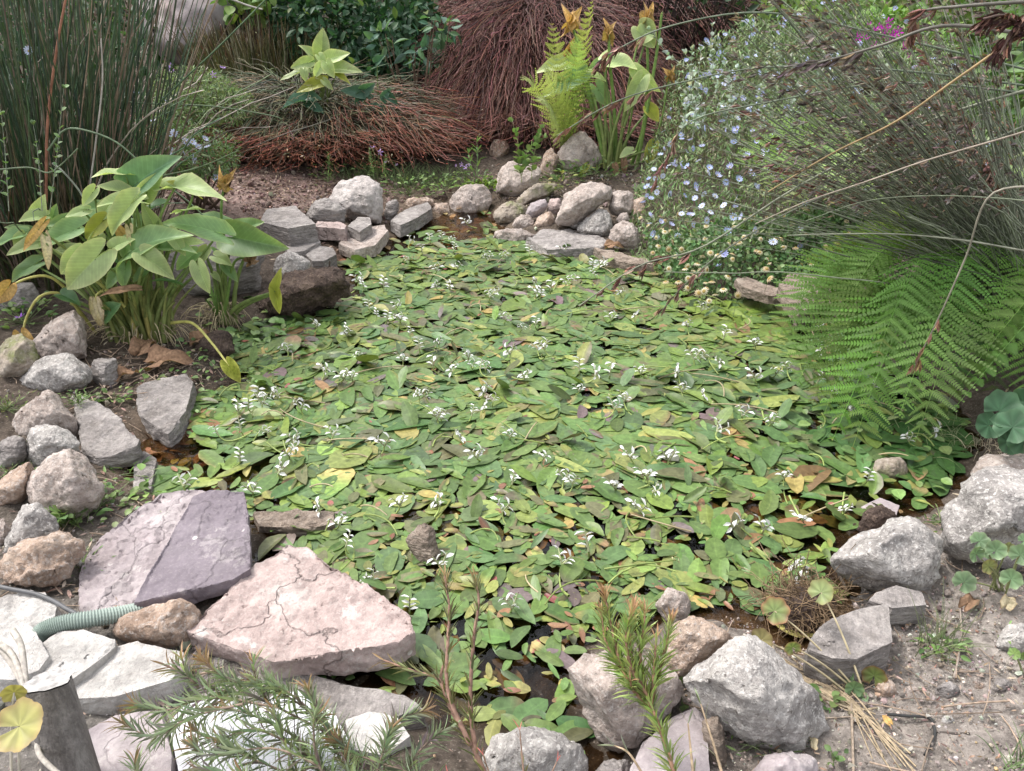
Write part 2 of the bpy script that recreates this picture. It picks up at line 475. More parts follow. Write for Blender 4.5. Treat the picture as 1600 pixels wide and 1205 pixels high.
def sdist(P):
    """signed distance to the pond outline, positive inside"""
    P = np.atleast_2d(P)[:, :2]
    A = POND; B = np.roll(POND, -1, 0)
    if len(P) < 60:
        e = B - A
        w_ = P[:, None] - A
        t = np.clip((w_ * e).sum(-1) / (e * e).sum(-1), 0, 1)
        d = np.linalg.norm(w_ - t[..., None] * e, axis=-1).min(1)
        c = (A[:, 1] > P[:, 1:2]) != (B[:, 1] > P[:, 1:2])
        xi = A[:, 0] + (P[:, 1:2] - A[:, 1]) * e[:, 0] / np.where(e[:, 1] == 0, 1e-9, e[:, 1])
        ins = (c & (P[:, 0:1] < xi)).sum(1) % 2 == 1
        return np.where(ins, d, -d)
    d = np.full(len(P), 1e9); ins = np.zeros(len(P), bool)
    for a, b in zip(A, B):
        e = b - a
        t = np.clip(((P - a) @ e) / (e @ e), 0, 1)
        q = a + t[:, None] * e
        d = np.minimum(d, np.hypot(*(P - q).T))
        c = (a[1] > P[:, 1]) != (b[1] > P[:, 1])
        with np.errstate(divide='ignore', invalid='ignore'):
            xi = a[0] + (P[:, 1] - a[1]) * e[0] / e[1]
        ins ^= c & (P[:, 0] < xi)
    return np.where(ins, d, -d)

def terr(P):
    P = np.atleast_2d(P)
    x, y = P[:, 0], P[:, 1]
    s = sdist(P)
    o = np.clip(-s, 0, None)
    bed = -0.20 * sstep(0.0, 0.35, s)
    for (cx, cy), r in SHALLOW:
        bed = np.maximum(bed, -0.20 + 0.155 * np.exp(-((x - cx) ** 2 + (y - cy) ** 2) / r ** 2)) * (s > 0)
    z = bed + 0.055 * sstep(0, 0.15, o) + 0.05 * sstep(0.1, 0.8, o)
    z += 0.10 * np.clip(y - 5.7, 0, 2.5) + 0.22 * np.clip(y - 8.2, 0, 12) + 0.05 * np.clip(y - 20, 0, None)
    z += 0.30 * sstep(0.1, 1.6, o) * sstep(0.8, 2.2, x) * sstep(2.3, 3.6, y)
    z += 0.10 * sstep(0.2, 1.5, o) * sstep(-1.0, -2.2, x) * sstep(2.2, 3.6, y)
    return z
SHALLOW = [(G(285, 700)[:2], 0.22), (G(690, 352)[:2], 0.5), (G(575, 405)[:2], 0.25), (G(340, 760)[:2], 0.15), (G(1370, 800)[:2], 0.25)]

GX0, GY0, GST = -4.6, 0.2, 0.02
GXS, GYS = np.arange(GX0, 4.7, GST), np.arange(GY0, 9.6, GST)
_m = np.meshgrid(GXS, GYS)
HGRID = terr(np.stack([_m[0].ravel(), _m[1].ravel()], 1)).reshape(_m[0].shape)

def T1(x, y):
    """terrain height at one point, from the grid where it covers"""
    u, v = (x - GX0) / GST, (y - GY0) / GST
    i, j = int(u), int(v)
    if u < 0 or v < 0 or i >= len(GXS) - 1 or j >= len(GYS) - 1:
        return float(terr(np.array([[x, y]]))[0])
    a, b = u - i, v - j
    h = HGRID
    return float((h[j, i] * (1 - a) + h[j, i + 1] * a) * (1 - b) + (h[j + 1, i] * (1 - a) + h[j + 1, i + 1] * a) * b)

def H(px, py, lift=0.0):
    """where the sight line of a photograph point meets the terrain"""
    z = 0.05
    for _ in range(14):
        p = G(px, py, z + lift)
        z = 0.5 * z + 0.5 * max(T1(p[0], p[1]), -0.02)
    p[2] = z + lift
    return p
# ---------------------------------------------------------------- ground, water
def ground():
    def axis(lo, hi, a, b, st):
        core = np.arange(a, b, st)
        up = b + np.cumsum(st * 1.22 ** np.arange(1, 60)); up = up[up < hi]
        dn = a - np.cumsum(st * 1.22 ** np.arange(1, 60)); dn = dn[dn > lo][::-1]
        return np.concatenate([dn, core, up])
    xs = axis(-90, 90, -3.6, 3.6, 0.035)
    ys = axis(-60, 120, 0.7, 7.4, 0.035)
    X, Y = np.meshgrid(xs, ys)
    P = np.stack([X.ravel(), Y.ravel()], 1)
    z = terr(P)
    near = (np.abs(P[:, 0]) < 4.5) & (P[:, 1] < 8.5) & (P[:, 1] > 0)
    for i in np.nonzero(near)[0]:
        q = (P[i, 0], P[i, 1], 0.0)
        z[i] += 0.016 * fbm(q, 6, 4) + 0.012 * fbm(q, 22, 2, 5.0)
    V = np.column_stack([P, z])
    ny, nx = X.shape
    i = np.arange(ny - 1)[:, None]; j = np.arange(nx - 1)[None]
    a = i * nx + j
    F = np.stack([a, a + 1, a + nx + 1, a + nx], -1).reshape(-1, 4)
    c = np.tile(np.array([0.115, 0.092, 0.075]), (len(V), 1))          # dark garden soil
    def blend(px, py, r, colr, amt=1.0):
        g = H(px, py)
        wgt = amt * np.exp(-(((V[:, :2] - g[:2]) / r) ** 2).sum(1))
        c[:] = c * (1 - wgt[:, None]) + np.array(colr) * wgt[:, None]
    blend(1500, 1120, 0.62, (0.40, 0.35, 0.32)); blend(1330, 1150, 0.4, (0.33, 0.29, 0.26)); blend(1580, 980, 0.4, (0.36, 0.32, 0.29))
    blend(430, 285, np.array([0.75, 0.35]), (0.24, 0.165, 0.145)); blend(370, 310, 0.4, (0.26, 0.185, 0.165))
    blend(60, 900, 0.5, (0.17, 0.15, 0.13)); blend(150, 1120, 0.4, (0.26, 0.24, 0.22))
    s = sdist(P)
    wet = (1 - sstep(-0.05, 0.04, -s))[:, None]
    c[:] = c * (1 - wet) + np.array([0.05, 0.036, 0.022]) * wet          # black mud of the pond bed
    for (px, py), r, cc in (((285, 705), 0.22, (0.21, 0.145, 0.095)), ((690, 350), 0.45, (0.19, 0.14, 0.10)), ((575, 405), 0.25, (0.17, 0.105, 0.075)), ((340, 750), 0.15, (0.26, 0.19, 0.14))):
        g = G(px, py)
        wgt = np.exp(-(((V[:, :2] - g[:2]) / r) ** 2).sum(1))[:, None]
        c[:] = c * (1 - wgt) + np.array(cc) * wgt
    m, n, l, p = nodes('soil')
    at = n.new('ShaderNodeAttribute'); at.attribute_name = 'col'
    ge = n.new('ShaderNodeNewGeometry')
    def nz(s, d, r=0.65):
        x = n.new('ShaderNodeTexNoise'); x.inputs['Scale'].default_value = s; x.inputs['Detail'].default_value = d; x.inputs['Roughness'].default_value = r
        l.new(ge.outputs['Position'], x.inputs['Vector']); return x.outputs['Fac']
    mr = n.new('ShaderNodeMapRange'); mr.inputs['From Min'].default_value = 0.3; mr.inputs['From Max'].default_value = 0.7; mr.inputs['To Min'].default_value = 0.45; mr.inputs['To Max'].default_value = 1.5
    l.new(nz(30, 8), mr.inputs['Value'])
    mx = n.new('ShaderNodeMix'); mx.data_type = 'RGBA'; mx.blend_type = 'MULTIPLY'; mx.inputs['Factor'].default_value = 1
    l.new(at.outputs['Color'], mx.inputs['A']); l.new(mr.outputs[0], mx.inputs['B'])
    r = n.new('ShaderNodeValToRGB'); r.color_ramp.elements[0].position = 0.60; r.color_ramp.elements[1].position = 0.68
    l.new(nz(120, 3, 0.7), r.inputs[0])
    m2 = n.new('ShaderNodeMix'); m2.data_type = 'RGBA'; m2.blend_type = 'SCREEN'; m2.inputs['B'].default_value = (0.16, 0.14, 0.125, 1)
    l.new(r.outputs[0], m2.inputs['Factor']); l.new(mx.outputs['Result'], m2.inputs['A'])
    l.new(m2.outputs['Result'], p.inputs['Base Color'])
    p.inputs['Roughness'].default_value = 0.95; p.inputs['Specular IOR Level'].default_value = 0.1
    b = n.new('ShaderNodeBump'); b.inputs['Strength'].default_value = 0.9; b.inputs['Distance'].default_value = 0.02
    l.new(nz(70, 8, 0.75), b.inputs['Height']); l.new(b.outputs[0], p.inputs['Normal'])
    link('ground', mesh_from('ground', V, [F], c, None, m), None, 'structure')

def water():
    m, n, l, p = nodes('pond_water')
    n.remove(p)
    tr = n.new('ShaderNodeBsdfTransparent'); tr.inputs[0].default_value = (0.66, 0.54, 0.40, 1)
    gl = n.new('ShaderNodeBsdfGlossy'); gl.inputs['Roughness'].default_value = 0.04; gl.inputs['Color'].default_value = (1, 1, 1, 1)
    fr = n.new('ShaderNodeFresnel'); fr.inputs['IOR'].default_value = 1.33
    no = n.new('ShaderNodeTexNoise'); no.inputs['Scale'].default_value = 14; no.inputs['Detail'].default_value = 3
    ge = n.new('ShaderNodeNewGeometry'); l.new(ge.outputs['Position'], no.inputs['Vector'])
    b = n.new('ShaderNodeBump'); b.inputs['Strength'].default_value = 0.5; b.inputs['Distance'].default_value = 0.03
    l.new(no.outputs['Fac'], b.inputs['Height'])
    l.new(b.outputs[0], gl.inputs['Normal']); l.new(b.outputs[0], fr.inputs['Normal'])
    ms = n.new('ShaderNodeMixShader')
    l.new(fr.outputs[0], ms.inputs[0]); l.new(tr.outputs[0], ms.inputs[1]); l.new(gl.outputs[0], ms.inputs[2])
    l.new(ms.outputs[0], n['Material Output'].inputs['Surface'])
    x0, y0 = POND.min(0) - 0.1; x1, y1 = POND.max(0) + 0.1
    xs = np.arange(x0, x1, 0.05); ys = np.arange(y0, y1, 0.05)
    X, Y = np.meshgrid(xs, ys)
    P = np.stack([X.ravel(), Y.ravel()], 1)
    ny, nx = X.shape
    i = np.arange(ny - 1)[:, None]; j = np.arange(nx - 1)[None]
    a = (i * nx + j).ravel()
    s = sdist(P)
    F = np.stack([a, a + 1, a + nx + 1, a + nx], -1)
    F = F[(s[F] > -0.05).any(1)]
    use = np.unique(F); mp = np.full(len(P), -1); mp[use] = np.arange(len(use))
    V = np.column_stack([P[use], np.zeros(len(use))])
    link('pond_water', mesh_from('pond_water', V, [mp[F]], None, None, m), None, 'structure')

ground()
water()

# ---------------------------------------------------------------- stones
def stone_mesh(name, pts, mat, edge=None, smooth=2, amp=0.03, sf=3.5, seed=0.0, cells=0.0, sharp=None, facets=0, flakes=0.0):
    pts = np.asarray(pts, float)
    size = np.ptp(pts, axis=0).max()
    bm = bmesh.new()
    for p in pts: bm.verts.new(p)
    r = bmesh.ops.convex_hull(bm, input=bm.verts)
    bmesh.ops.delete(bm, geom=[v for v in bm.verts if not v.link_faces], context='VERTS')
    bmesh.ops.dissolve_limit(bm, angle_limit=0.06, verts=bm.verts, edges=bm.edges)
    bmesh.ops.triangulate(bm, faces=bm.faces)
    target = edge or size / 26
    for _ in range(7):
        es = [e for e in bm.edges if e.calc_length() > target * 1.4]
        if not es: break
        bmesh.ops.subdivide_edges(bm, edges=es, cuts=1, use_grid_fill=False)
        bmesh.ops.triangulate(bm, faces=[f for f in bm.faces if len(f.verts) > 3])
    for _ in range(smooth):
        bmesh.ops.smooth_vert(bm, verts=bm.verts, factor=0.5, use_axis_x=True, use_axis_y=True, use_axis_z=True)
    if facets:
        rr = random.Random(seed)
        C = pts.mean(0)
        W = np.array([v.co[:] for v in bm.verts]) - C
        for _ in range(facets):
            d = nrm(np.array([rr.gauss(0, 1), rr.gauss(-.3, 1), rr.gauss(.3, .9)]))
            q = W @ d
            h = q.max() * rr.uniform(.74, .93)
            W -= d * (np.clip(q - h, 0, None) * .85)[:, None]
        for v, x in zip(bm.verts, W + C): v.co = x
    bm.normal_update()
    fr = sf / size
    for v in bm.verts:
        q = v.co
        d = fbm(q, fr, 4, seed) * amp * size * 1.3 + fbm(q, fr * 4.5, 4, seed + 3) * amp * size * 0.55
        if flakes:                             # thin layers broken away in irregular sheets
            w1 = fbm(q, 3.2, 5, seed + 9)
            fz = max(0.0, v.normal.z) ** 2
            d -= flakes * fz * (float(sstep(.04, .10, w1)) + .8 * float(sstep(.26, .31, w1)) + .6 * float(sstep(-.30, -.26, -w1 - .5)))
            d -= flakes * fz * .3 * max(0, fbm(q, 16, 3, seed + 4))
        if cells:
            d -= cells * size * max(0.0, 0.22 - mnoise.voronoi(Vector((q.x * fr * 1.1 + seed, q.y * fr * 1.1, q.z * fr * 1.1)))[0][0])
        v.co = q + v.normal * d
    for f in bm.faces: f.smooth = True
    bmesh.ops.recalc_face_normals(bm, faces=bm.faces)
    me = bpy.data.meshes.new(name)
    bm.to_mesh(me); bm.free()
    me.materials.append(mat)
    if sharp: me.set_sharp_from_angle(angle=math.radians(sharp))
    return me

def boulder(name, label, mat, px, cat='boulder', group=None, lift=0.0, bulge=0.42, smooth=2, amp=0.03, sink=0.04, cells=0.0, push=0.0, facets=9):
    px = np.array(px, float)
    i = px[:, 1].argmax()
    foot = H(px[i, 0], px[i, 1], lift)
    t0 = depth(foot) * (1 + 0.012) + push
    c = px.mean(0)
    wpx = np.ptp(px, axis=0).mean()
    size = wpx / FPX * t0
    r = random.Random(label)
    pts = []
    ring = c + (px - c) * 1.075
    lo = ring[:, 1] > c[1] + 0.25 * np.ptp(px[:, 1])
    ring[lo, 1] += sink * np.ptp(px[:, 1])
    for q in ring: pts.append(Dp(q[0], q[1], t0))
    for sc, k in ((0.86, 0.45), (0.62, 0.8), (0.3, 1.0)):
        for sgn in (-1, 1):
            for q in ring:
                s = sc * r.uniform(0.9, 1.06)
                qq = c + (q - c) * s
                dt = sgn * k * bulge * size * r.uniform(0.85, 1.1)
                if sgn > 0: dt *= 0.9
                pts.append(Dp(qq[0], qq[1], t0 + dt))
    me = stone_mesh(name, pts, mat, None, smooth, amp, seed=r.uniform(0, 50), cells=cells, sharp=50 if smooth < 2 else None, facets=facets)
    o = link(name, me)
    recenter(o)
    return tag(o, label, cat, group)

def slab(name, label, mat, px, z, th, cat='stone slab', group=None, a=0.0, b=0.0, smooth=0, amp=0.008, flare=1.04, low=None, sf=3.5, sharp=38, div=30, flakes=0.0):
    """flat stone: outline of its top face, top height z (+a per 100 px to the right, +b per 100 px down), thickness th"""
    px = np.array(px, float)
    c = px.mean(0)
    r = random.Random(label)
    top = np.array([G(q[0], q[1], z + a * (q[0] - c[0]) / 100 + b * (q[1] - c[1]) / 100 + r.uniform(-0.004, 0.004)) for q in c + (px - c) * 1.012])
    m = top.mean(0)
    pts = list(top)
    for q in top:
        d = (q - m) * (flare + r.uniform(-0.03, 0.05))
        d[2] = q[2] - m[2]
        pts.append(m + d - np.array([0, 0, th * r.uniform(0.85, 1.1)]))
        d2 = (q - m) * (1 + (flare - 1) * r.uniform(0.2, 1.3)); d2[2] = q[2] - m[2]
        pts.append(m + d2 - np.array([0, 0, th * r.uniform(0.3, 0.6)]))
    me = stone_mesh(name, pts, mat, np.ptp(np.array(pts), axis=0).max() / div, smooth, amp, sf, r.uniform(0, 50), 0.0, sharp, 0, flakes)
    o = link(name, me)
    recenter(o)
    return tag(o, label, cat, group)

RG = 'stones edging the pond'
# left bank, loose row of rounded stones
boulder('boulder', 'pale rounded stone at the top of the row of rocks on the left bank', M_GRAN, [(19, 655), (45, 622), (70, 604), (87, 617), (107, 640), (122, 655), (120, 680), (40, 682), (20, 672)], group=RG)
boulder('boulder', 'blocky grey stone wedged above the largest round rock on the left bank', M_GREY, [(37, 712), (47, 670), (60, 662), (100, 664), (121, 685), (122, 712), (100, 725), (62, 733), (48, 728)], group=RG)
boulder('boulder', 'largest round pinkish rock of the row on the left bank', M_GRAN, [(46, 748), (55, 735), (90, 705), (120, 689), (135, 707), (155, 737), (165, 770), (150, 785), (122, 804), (82, 799), (50, 788)], group=RG, push=-0.04)
boulder('boulder', 'smooth pink-brown stone cut by the left edge beside the largest round rock', M_TAN, [(-30, 775), (0, 755), (25, 732), (50, 722), (54, 740), (47, 772), (25, 787), (-15, 792)], group=RG)
boulder('boulder', 'dark-speckled grey stone below the largest round rock on the left bank', M_GREY, [(3, 860), (5, 847), (22, 807), (37, 790), (60, 787), (82, 810), (90, 832), (72, 852), (22, 868)], group=RG)
boulder('boulder', 'rough brown rock lying left of the big purple slab', M_TAN, [(-10, 895), (22, 860), (35, 852), (85, 840), (100, 837), (135, 852), (130, 872), (95, 902), (70, 917), (0, 918)], group=RG, amp=0.05)
boulder('boulder', 'flat grey rock half hidden behind the blocky grey stone at left', M_SLATE, [(-10, 700), (10, 685), (38, 680), (42, 712), (25, 728), (-5, 735)], group=RG)
boulder('boulder', 'small pale rock at the left edge above the brown rock', M_GRAN, [(-20, 840), (0, 812), (16, 806), (18, 830), (8, 850), (-15, 856)], group=RG)
slab('slate_slab', 'weathered layered grey slate tilting into the water on the left bank', M_SLATE, [(115, 622), (127, 615), (160, 635), (190, 657), (217, 687), (212, 698), (180, 710), (152, 715), (127, 700), (130, 672)], 0.10, 0.07, group=RG, b=-0.05, amp=0.02)
slab('slate_slab', 'brown-grey slab beneath the dead arum leaves at the pond edge', M_SLATE, [(212, 605), (240, 595), (290, 588), (302, 595), (290, 640), (275, 665), (262, 678), (245, 660), (220, 650), (213, 630)], 0.07, 0.08, group=RG, b=-0.03, amp=0.02)
slab('slate_slab', 'thin flat slab lying in the brown shallow water at left', M_SLATE, [(210, 712), (225, 705), (245, 717), (240, 740), (236, 764), (208, 762)], 0.025, 0.05, group=RG)
slab('stone_slab', 'large purple-grey slab with white edge chips, under the darker slab', M_PURP, [(125, 890), (150, 850), (190, 812), (225, 792), (252, 772), (300, 765), (330, 770), (330, 900), (205, 945), (135, 957), (125, 930)], 0.10, 0.09, group=RG, amp=0.012, div=70, flakes=.007)
slab('stone_slab', 'smooth dark purple slab resting on the larger slab left of the pink triangle', M_LILAC, [(298, 797), (303, 778), (330, 767), (380, 769), (386, 800), (391, 888), (362, 905), (300, 922), (212, 940), (230, 900)], 0.152, 0.05, group=RG, amp=0.008, flare=0.98, div=70, flakes=.004)
slab('stone_slab', 'big pink triangular slab pointing up at the near edge of the pond', M_PINK, [(452, 850), (480, 855), (540, 905), (610, 953), (640, 963), (645, 985), (620, 1003), (540, 1012), (470, 1030), (428, 1034), (380, 1012), (293, 985), (310, 965), (360, 920), (400, 885)], 0.13, 0.075, group=RG, amp=0.013, flare=0.97, div=75, flakes=.0055)
boulder('boulder', 'tan rounded rock wedged between the purple slab and the pink triangle', M_TAN, [(175, 987), (185, 965), (215, 957), (240, 948), (280, 943), (305, 947), (316, 957), (310, 977), (290, 1007), (268, 1017), (235, 1010), (195, 1002), (178, 997)], group=RG)
slab('stone_slab', 'chalky white slab with a crack below the green hose', M_WHITE, [(105, 1078), (135, 1050), (180, 1013), (215, 1003), (285, 1020), (288, 1032), (268, 1062), (180, 1088), (110, 1092)], 0.135, 0.12, group=RG, amp=0.012)
slab('stone_slab', 'upper flake of white stone beside the end of the green hose', M_WHITE, [(68, 1005), (90, 988), (130, 984), (178, 1000), (180, 1012), (140, 1042), (100, 1070), (60, 1060)], 0.155, 0.12, group=RG, amp=0.012)
slab('stone_slab', 'pale grey flat stone under the dry stalks at the left edge', M_WHITE, [(-20, 985), (30, 970), (50, 980), (76, 1025), (60, 1047), (20, 1062), (-20, 1060)], 0.17, 0.12, group=RG, amp=0.012)
slab('stone_slab', 'whitish stone crossed by the black cable at left', M_WHITE, [(-20, 940), (40, 924), (70, 926), (89, 945), (85, 965), (60, 980), (-10, 976)], 0.14, 0.1, group=RG, amp=0.02)
slab('stone_slab', 'flat lilac-grey stone at the bottom beside the wooden post', M_PURP, [(120, 1150), (180, 1118), (250, 1108), (268, 1180), (262, 1235), (130, 1235)], 0.125, 0.1, group=RG)
slab('stone_slab', 'long flat grey stone at the edge of the black water behind the rosemary-like shrub', M_SLATE, [(282, 1045), (330, 1030), (430, 1043), (560, 1072), (640, 1090), (655, 1108), (560, 1135), (400, 1120), (300, 1090)], 0.06, 0.1, group=RG, amp=0.012)
slab('white_stone', 'bluish white flat stone at the bottom seen through the needle-leaved shrub', M_PALE, [(266, 1130), (290, 1102), (330, 1094), (400, 1098), (395, 1240), (285, 1240)], 0.12, 0.14, group=RG, amp=0.006)
slab('white_stone', 'glaring pinkish white stone behind the bottom sprigs of the shrub', M_PALE, [(392, 1112), (430, 1085), (470, 1080), (525, 1120), (545, 1160), (510, 1240), (390, 1240)], 0.14, 0.15, group=RG, amp=0.006)
slab('stone_slab', 'small greyish stone right of the pinkish white stone', M_WHITE, [(540, 1125), (575, 1112), (620, 1120), (640, 1150), (600, 1180), (550, 1170)], 0.07, 0.08, group=RG)
boulder('pebble', 'little cream stone under the left tip of the pink triangle', M_WHITE, [(360, 1015), (375, 1000), (400, 1002), (412, 1018), (395, 1032), (368, 1034)], cat='pebble', group=RG)
# near edge, right of the channel
boulder('boulder', 'large rounded pinkish rock right of the black water channel', M_GRAN, [(893, 1044), (906, 1026), (937, 1014), (957, 1017), (1025, 1050), (1068, 1062), (1073, 1082), (1040, 1112), (1010, 1150), (995, 1175), (962, 1168), (942, 1145), (914, 1112), (899, 1082)], group=RG)
boulder('boulder', 'orange-stained angular rock between two grey boulders at the near edge', M_TAN, [(1038, 1030), (1043, 1006), (1056, 976), (1073, 963), (1091, 958), (1104, 968), (1137, 986), (1140, 999), (1116, 1019), (1086, 1041), (1056, 1056)], group=RG, lift=0.05, smooth=1)
boulder('boulder', 'big pale grey boulder with a dry leaf on it at the near edge', M_GREY, [(1072, 1062), (1090, 1040), (1130, 1015), (1165, 993), (1187, 998), (1203, 1025), (1242, 1050), (1278, 1092), (1288, 1132), (1252, 1165), (1180, 1158), (1122, 1145), (1108, 1110)], group=RG)
boulder('boulder', 'small buff stone standing in the leaves behind the orange-stained rock', M_GRAN, [(1026, 945), (1043, 921), (1062, 918), (1080, 945), (1078, 960), (1052, 975), (1034, 965)], group=RG)
slab('stone_slab', 'pinkish grey flat stone at the bottom under the reddish-tipped sprig', M_PURP, [(985, 1200), (1005, 1160), (1050, 1122), (1085, 1105), (1102, 1122), (1112, 1240), (980, 1240)], 0.10, 0.12, group=RG)
boulder('boulder', 'round grey stone cut by the bottom edge beside the channel', M_GREY, [(745, 1190), (768, 1152), (815, 1140), (870, 1145), (905, 1167), (914, 1215), (880, 1245), (760, 1240)], group=RG)
boulder('boulder', 'dark bluish stone at the bottom between the channel and the pink flat stone', M_SLATE, [(930, 1205), (945, 1190), (978, 1188), (990, 1205), (980, 1235), (935, 1235)], group=RG)
boulder('boulder', 'low lilac stone at the bottom edge below the big pale grey boulder', M_PURP, [(1165, 1215), (1180, 1185), (1230, 1176), (1275, 1190), (1290, 1235), (1170, 1240)], group=RG)
slab('slate_slab', 'greenish grey slate block with a chipped front on the dry soil', M_SLATE, [(1268, 998), (1281, 980), (1301, 966), (1357, 948), (1387, 945), (1394, 1003), (1360, 1016), (1338, 1030), (1300, 1028), (1266, 1015)], 0.155, 0.10, group=RG, amp=0.008, flare=1.0)
slab('stone_slab', 'low brown stone behind the greenish slate block', M_SLATE, [(1358, 938), (1370, 926), (1400, 915), (1440, 925), (1447, 945), (1395, 950)], 0.13, 0.06, group=RG)
boulder('boulder', 'grey speckled boulder at the right edge of the pond, smaller of the two', M_GREY, [(1300, 874), (1312, 862), (1350, 832), (1375, 822), (1412, 812), (1432, 814), (1457, 830), (1466, 847), (1476, 877), (1472, 902), (1440, 922), (1400, 922), (1350, 912), (1318, 893)], group=RG, bulge=0.5)
boulder('boulder', 'biggest grey speckled boulder on the right, cut by the picture edge', M_GREY, [(1462, 822), (1475, 795), (1500, 765), (1525, 740), (1560, 733), (1620, 735), (1690, 760), (1705, 850), (1645, 885), (1580, 878), (1510, 864), (1475, 848)], group=RG, bulge=0.5)
boulder('boulder', 'brownish boulder behind the biggest grey boulder on the right', M_GRAN, [(1518, 738), (1530, 714), (1560, 710), (1640, 712), (1670, 750), (1600, 770), (1530, 765)], group=RG)
boulder('boulder', 'mossy stone poking out of the lily leaves by the right bank', M_MOSS, [(1352, 748), (1375, 716), (1392, 708), (1412, 720), (1422, 748), (1390, 756)], group=RG)
boulder('boulder', 'brown half-sunk stone between lily leaves beside the smaller speckled boulder', M_DARK, [(1340, 826), (1352, 800), (1378, 788), (1400, 800), (1405, 822), (1370, 836)], group=RG)
slab('stone_slab', 'sunken pinkish stone just under the surface in front of the right boulders', M_PURP, [(1345, 792), (1375, 778), (1405, 790), (1400, 806), (1360, 808)], 0.012, 0.05, group=RG)
# left bank around the arum lilies
boulder('boulder', 'mottled grey rock behind the roots of the arum clump', M_GRAN, [(45, 545), (70, 510), (110, 478), (130, 500), (135, 555), (90, 565)], group=RG)
boulder('boulder', 'broad grey rock with greenish lichen below the arum clump', M_GREY, [(30, 597), (45, 575), (80, 555), (110, 551), (138, 570), (140, 592), (115, 617), (60, 610)], group=RG)
boulder('boulder', 'rounded grey-green rock at the left edge under the wilted yellow leaf', M_MOSS, [(-15, 565), (10, 532), (30, 520), (52, 535), (60, 560), (40, 590), (-5, 592)], group=RG)
boulder('boulder', 'angular brown-grey block right of the broad lichen rock', M_SLATE, [(140, 567), (160, 557), (182, 563), (186, 602), (162, 608), (143, 590)], group=RG, smooth=1)
boulder('boulder', 'shadowed dark rock behind the arum leaves at the left edge', M_SLATE, [(-10, 470), (20, 445), (50, 442), (62, 462), (55, 482), (0, 490)], group=RG)
boulder('boulder', 'long grey slab seen between the two arum plants', M_SLATE, [(262, 412), (280, 376), (330, 364), (390, 372), (408, 400), (400, 452), (350, 462), (285, 455)], group=RG)
boulder('boulder', 'wet brown stone at the foot of the arum roots by the leaves', M_DARK, [(305, 545), (318, 525), (345, 512), (362, 525), (366, 548), (340, 562), (312, 560)], group=RG)
boulder('rock', 'dark brown mossy block at the water edge', M_DARK, [(400, 476), (416, 452), (444, 434), (520, 414), (542, 422), (554, 446), (550, 460), (500, 474), (468, 488), (415, 496)], cat='rock', group=RG, smooth=1, amp=0.045)
# rocks at the far left bank
FG = 'rocks piled at the far end of the pond'
slab('stone_block', 'flat-topped pale grey block next to the bare soil', M_SLATE, [(405, 346), (418, 327), (462, 322), (492, 350), (450, 357)], 0.225, 0.14, cat='rock', group=FG, flare=1.0)
boulder('rock', 'brown layered rock behind the flat-topped pale block', M_SLATE, [(480, 335), (487, 317), (510, 309), (530, 316), (540, 330), (538, 346), (500, 352), (484, 350)], cat='rock', group=FG, lift=0.08, smooth=1)
boulder('rock', 'biggest pale rock of the far bank with a pointed top', M_PINKW, [(516, 315), (530, 287), (550, 274), (580, 278), (597, 296), (600, 327), (594, 345), (570, 342), (535, 332)], cat='rock', group=FG, lift=0.05, smooth=1)
slab('stone_block', 'small pinkish block under the brown layered rock', M_PINK, [(490, 354), (497, 346), (532, 347), (541, 352), (538, 358)], 0.17, 0.08, cat='rock', group=FG)
slab('stone_block', 'tilted grey block in front of the biggest pale rock', M_SLATE, [(543, 353), (560, 339), (578, 340), (580, 350), (562, 362)], 0.16, 0.1, cat='rock', group=FG)
slab('stone_block', 'thin slab hanging over the water left of the dark channel', M_GRAN, [(530, 380), (565, 357), (600, 352), (606, 360), (586, 383), (555, 390)], 0.09, 0.07, cat='rock', group=FG)
slab('stone_block', 'grey wedge lying slanted at the mouth of the stream', M_SLATE, [(611, 344), (630, 329), (668, 316), (674, 326), (652, 340), (626, 352)], 0.10, 0.08, cat='rock', group=FG)
boulder('rock', 'leaning slab behind the grey wedge on the far bank', M_SLATE, [(600, 345), (604, 318), (618, 310), (627, 313), (620, 335), (610, 348)], cat='rock', group=FG)
boulder('rock', 'flat brown rock behind the grey wedge near the grass tufts', M_TAN, [(625, 318), (640, 309), (668, 309), (682, 318), (670, 325), (635, 326)], cat='rock', group=FG)
slab('stone_block', 'low grey slab under the flat-topped pale block', M_SLATE, [(445, 382), (470, 368), (495, 368), (500, 378), (475, 392), (450, 395)], 0.11, 0.08, cat='rock', group=FG)
boulder('rock', 'speckled grey rock above the dark mossy block', M_GREY, [(425, 422), (436, 398), (455, 393), (482, 407), (490, 427), (465, 436), (435, 436)], cat='rock', group=FG)
slab('stone_block', 'brown-topped stone between the speckled grey rock and the thin slab', M_SLATE, [(478, 398), (495, 384), (520, 387), (525, 398), (505, 408), (488, 408)], 0.09, 0.09, cat='rock', group=FG)
boulder('rock', 'small light stone sitting on the thin slab', M_GRAN, [(563, 372), (568, 363), (578, 363), (580, 371), (570, 375)], cat='rock', group=FG, lift=0.08)
boulder('rock', 'squarish stone right of the small pinkish block', M_GRAN, [(520, 378), (530, 362), (548, 358), (555, 370), (540, 382)], cat='rock', group=FG, lift=0.03)
boulder('rock', 'round pinkish boulder standing alone in the stream', M_GRAN, [(703, 318), (709, 297), (722, 289), (745, 288), (760, 293), (768, 312), (762, 326), (736, 338), (708, 332)], cat='rock', group=FG)
boulder('rock', 'small stone left of the lone round boulder', M_TAN, [(672, 330), (680, 318), (700, 318), (703, 332), (690, 338), (676, 338)], cat='rock', group=FG)
boulder('rock', 'dark small stone behind the lone round boulder on its left', M_DARK, [(668, 312), (676, 300), (694, 298), (700, 310), (690, 318)], cat='rock', group=FG)
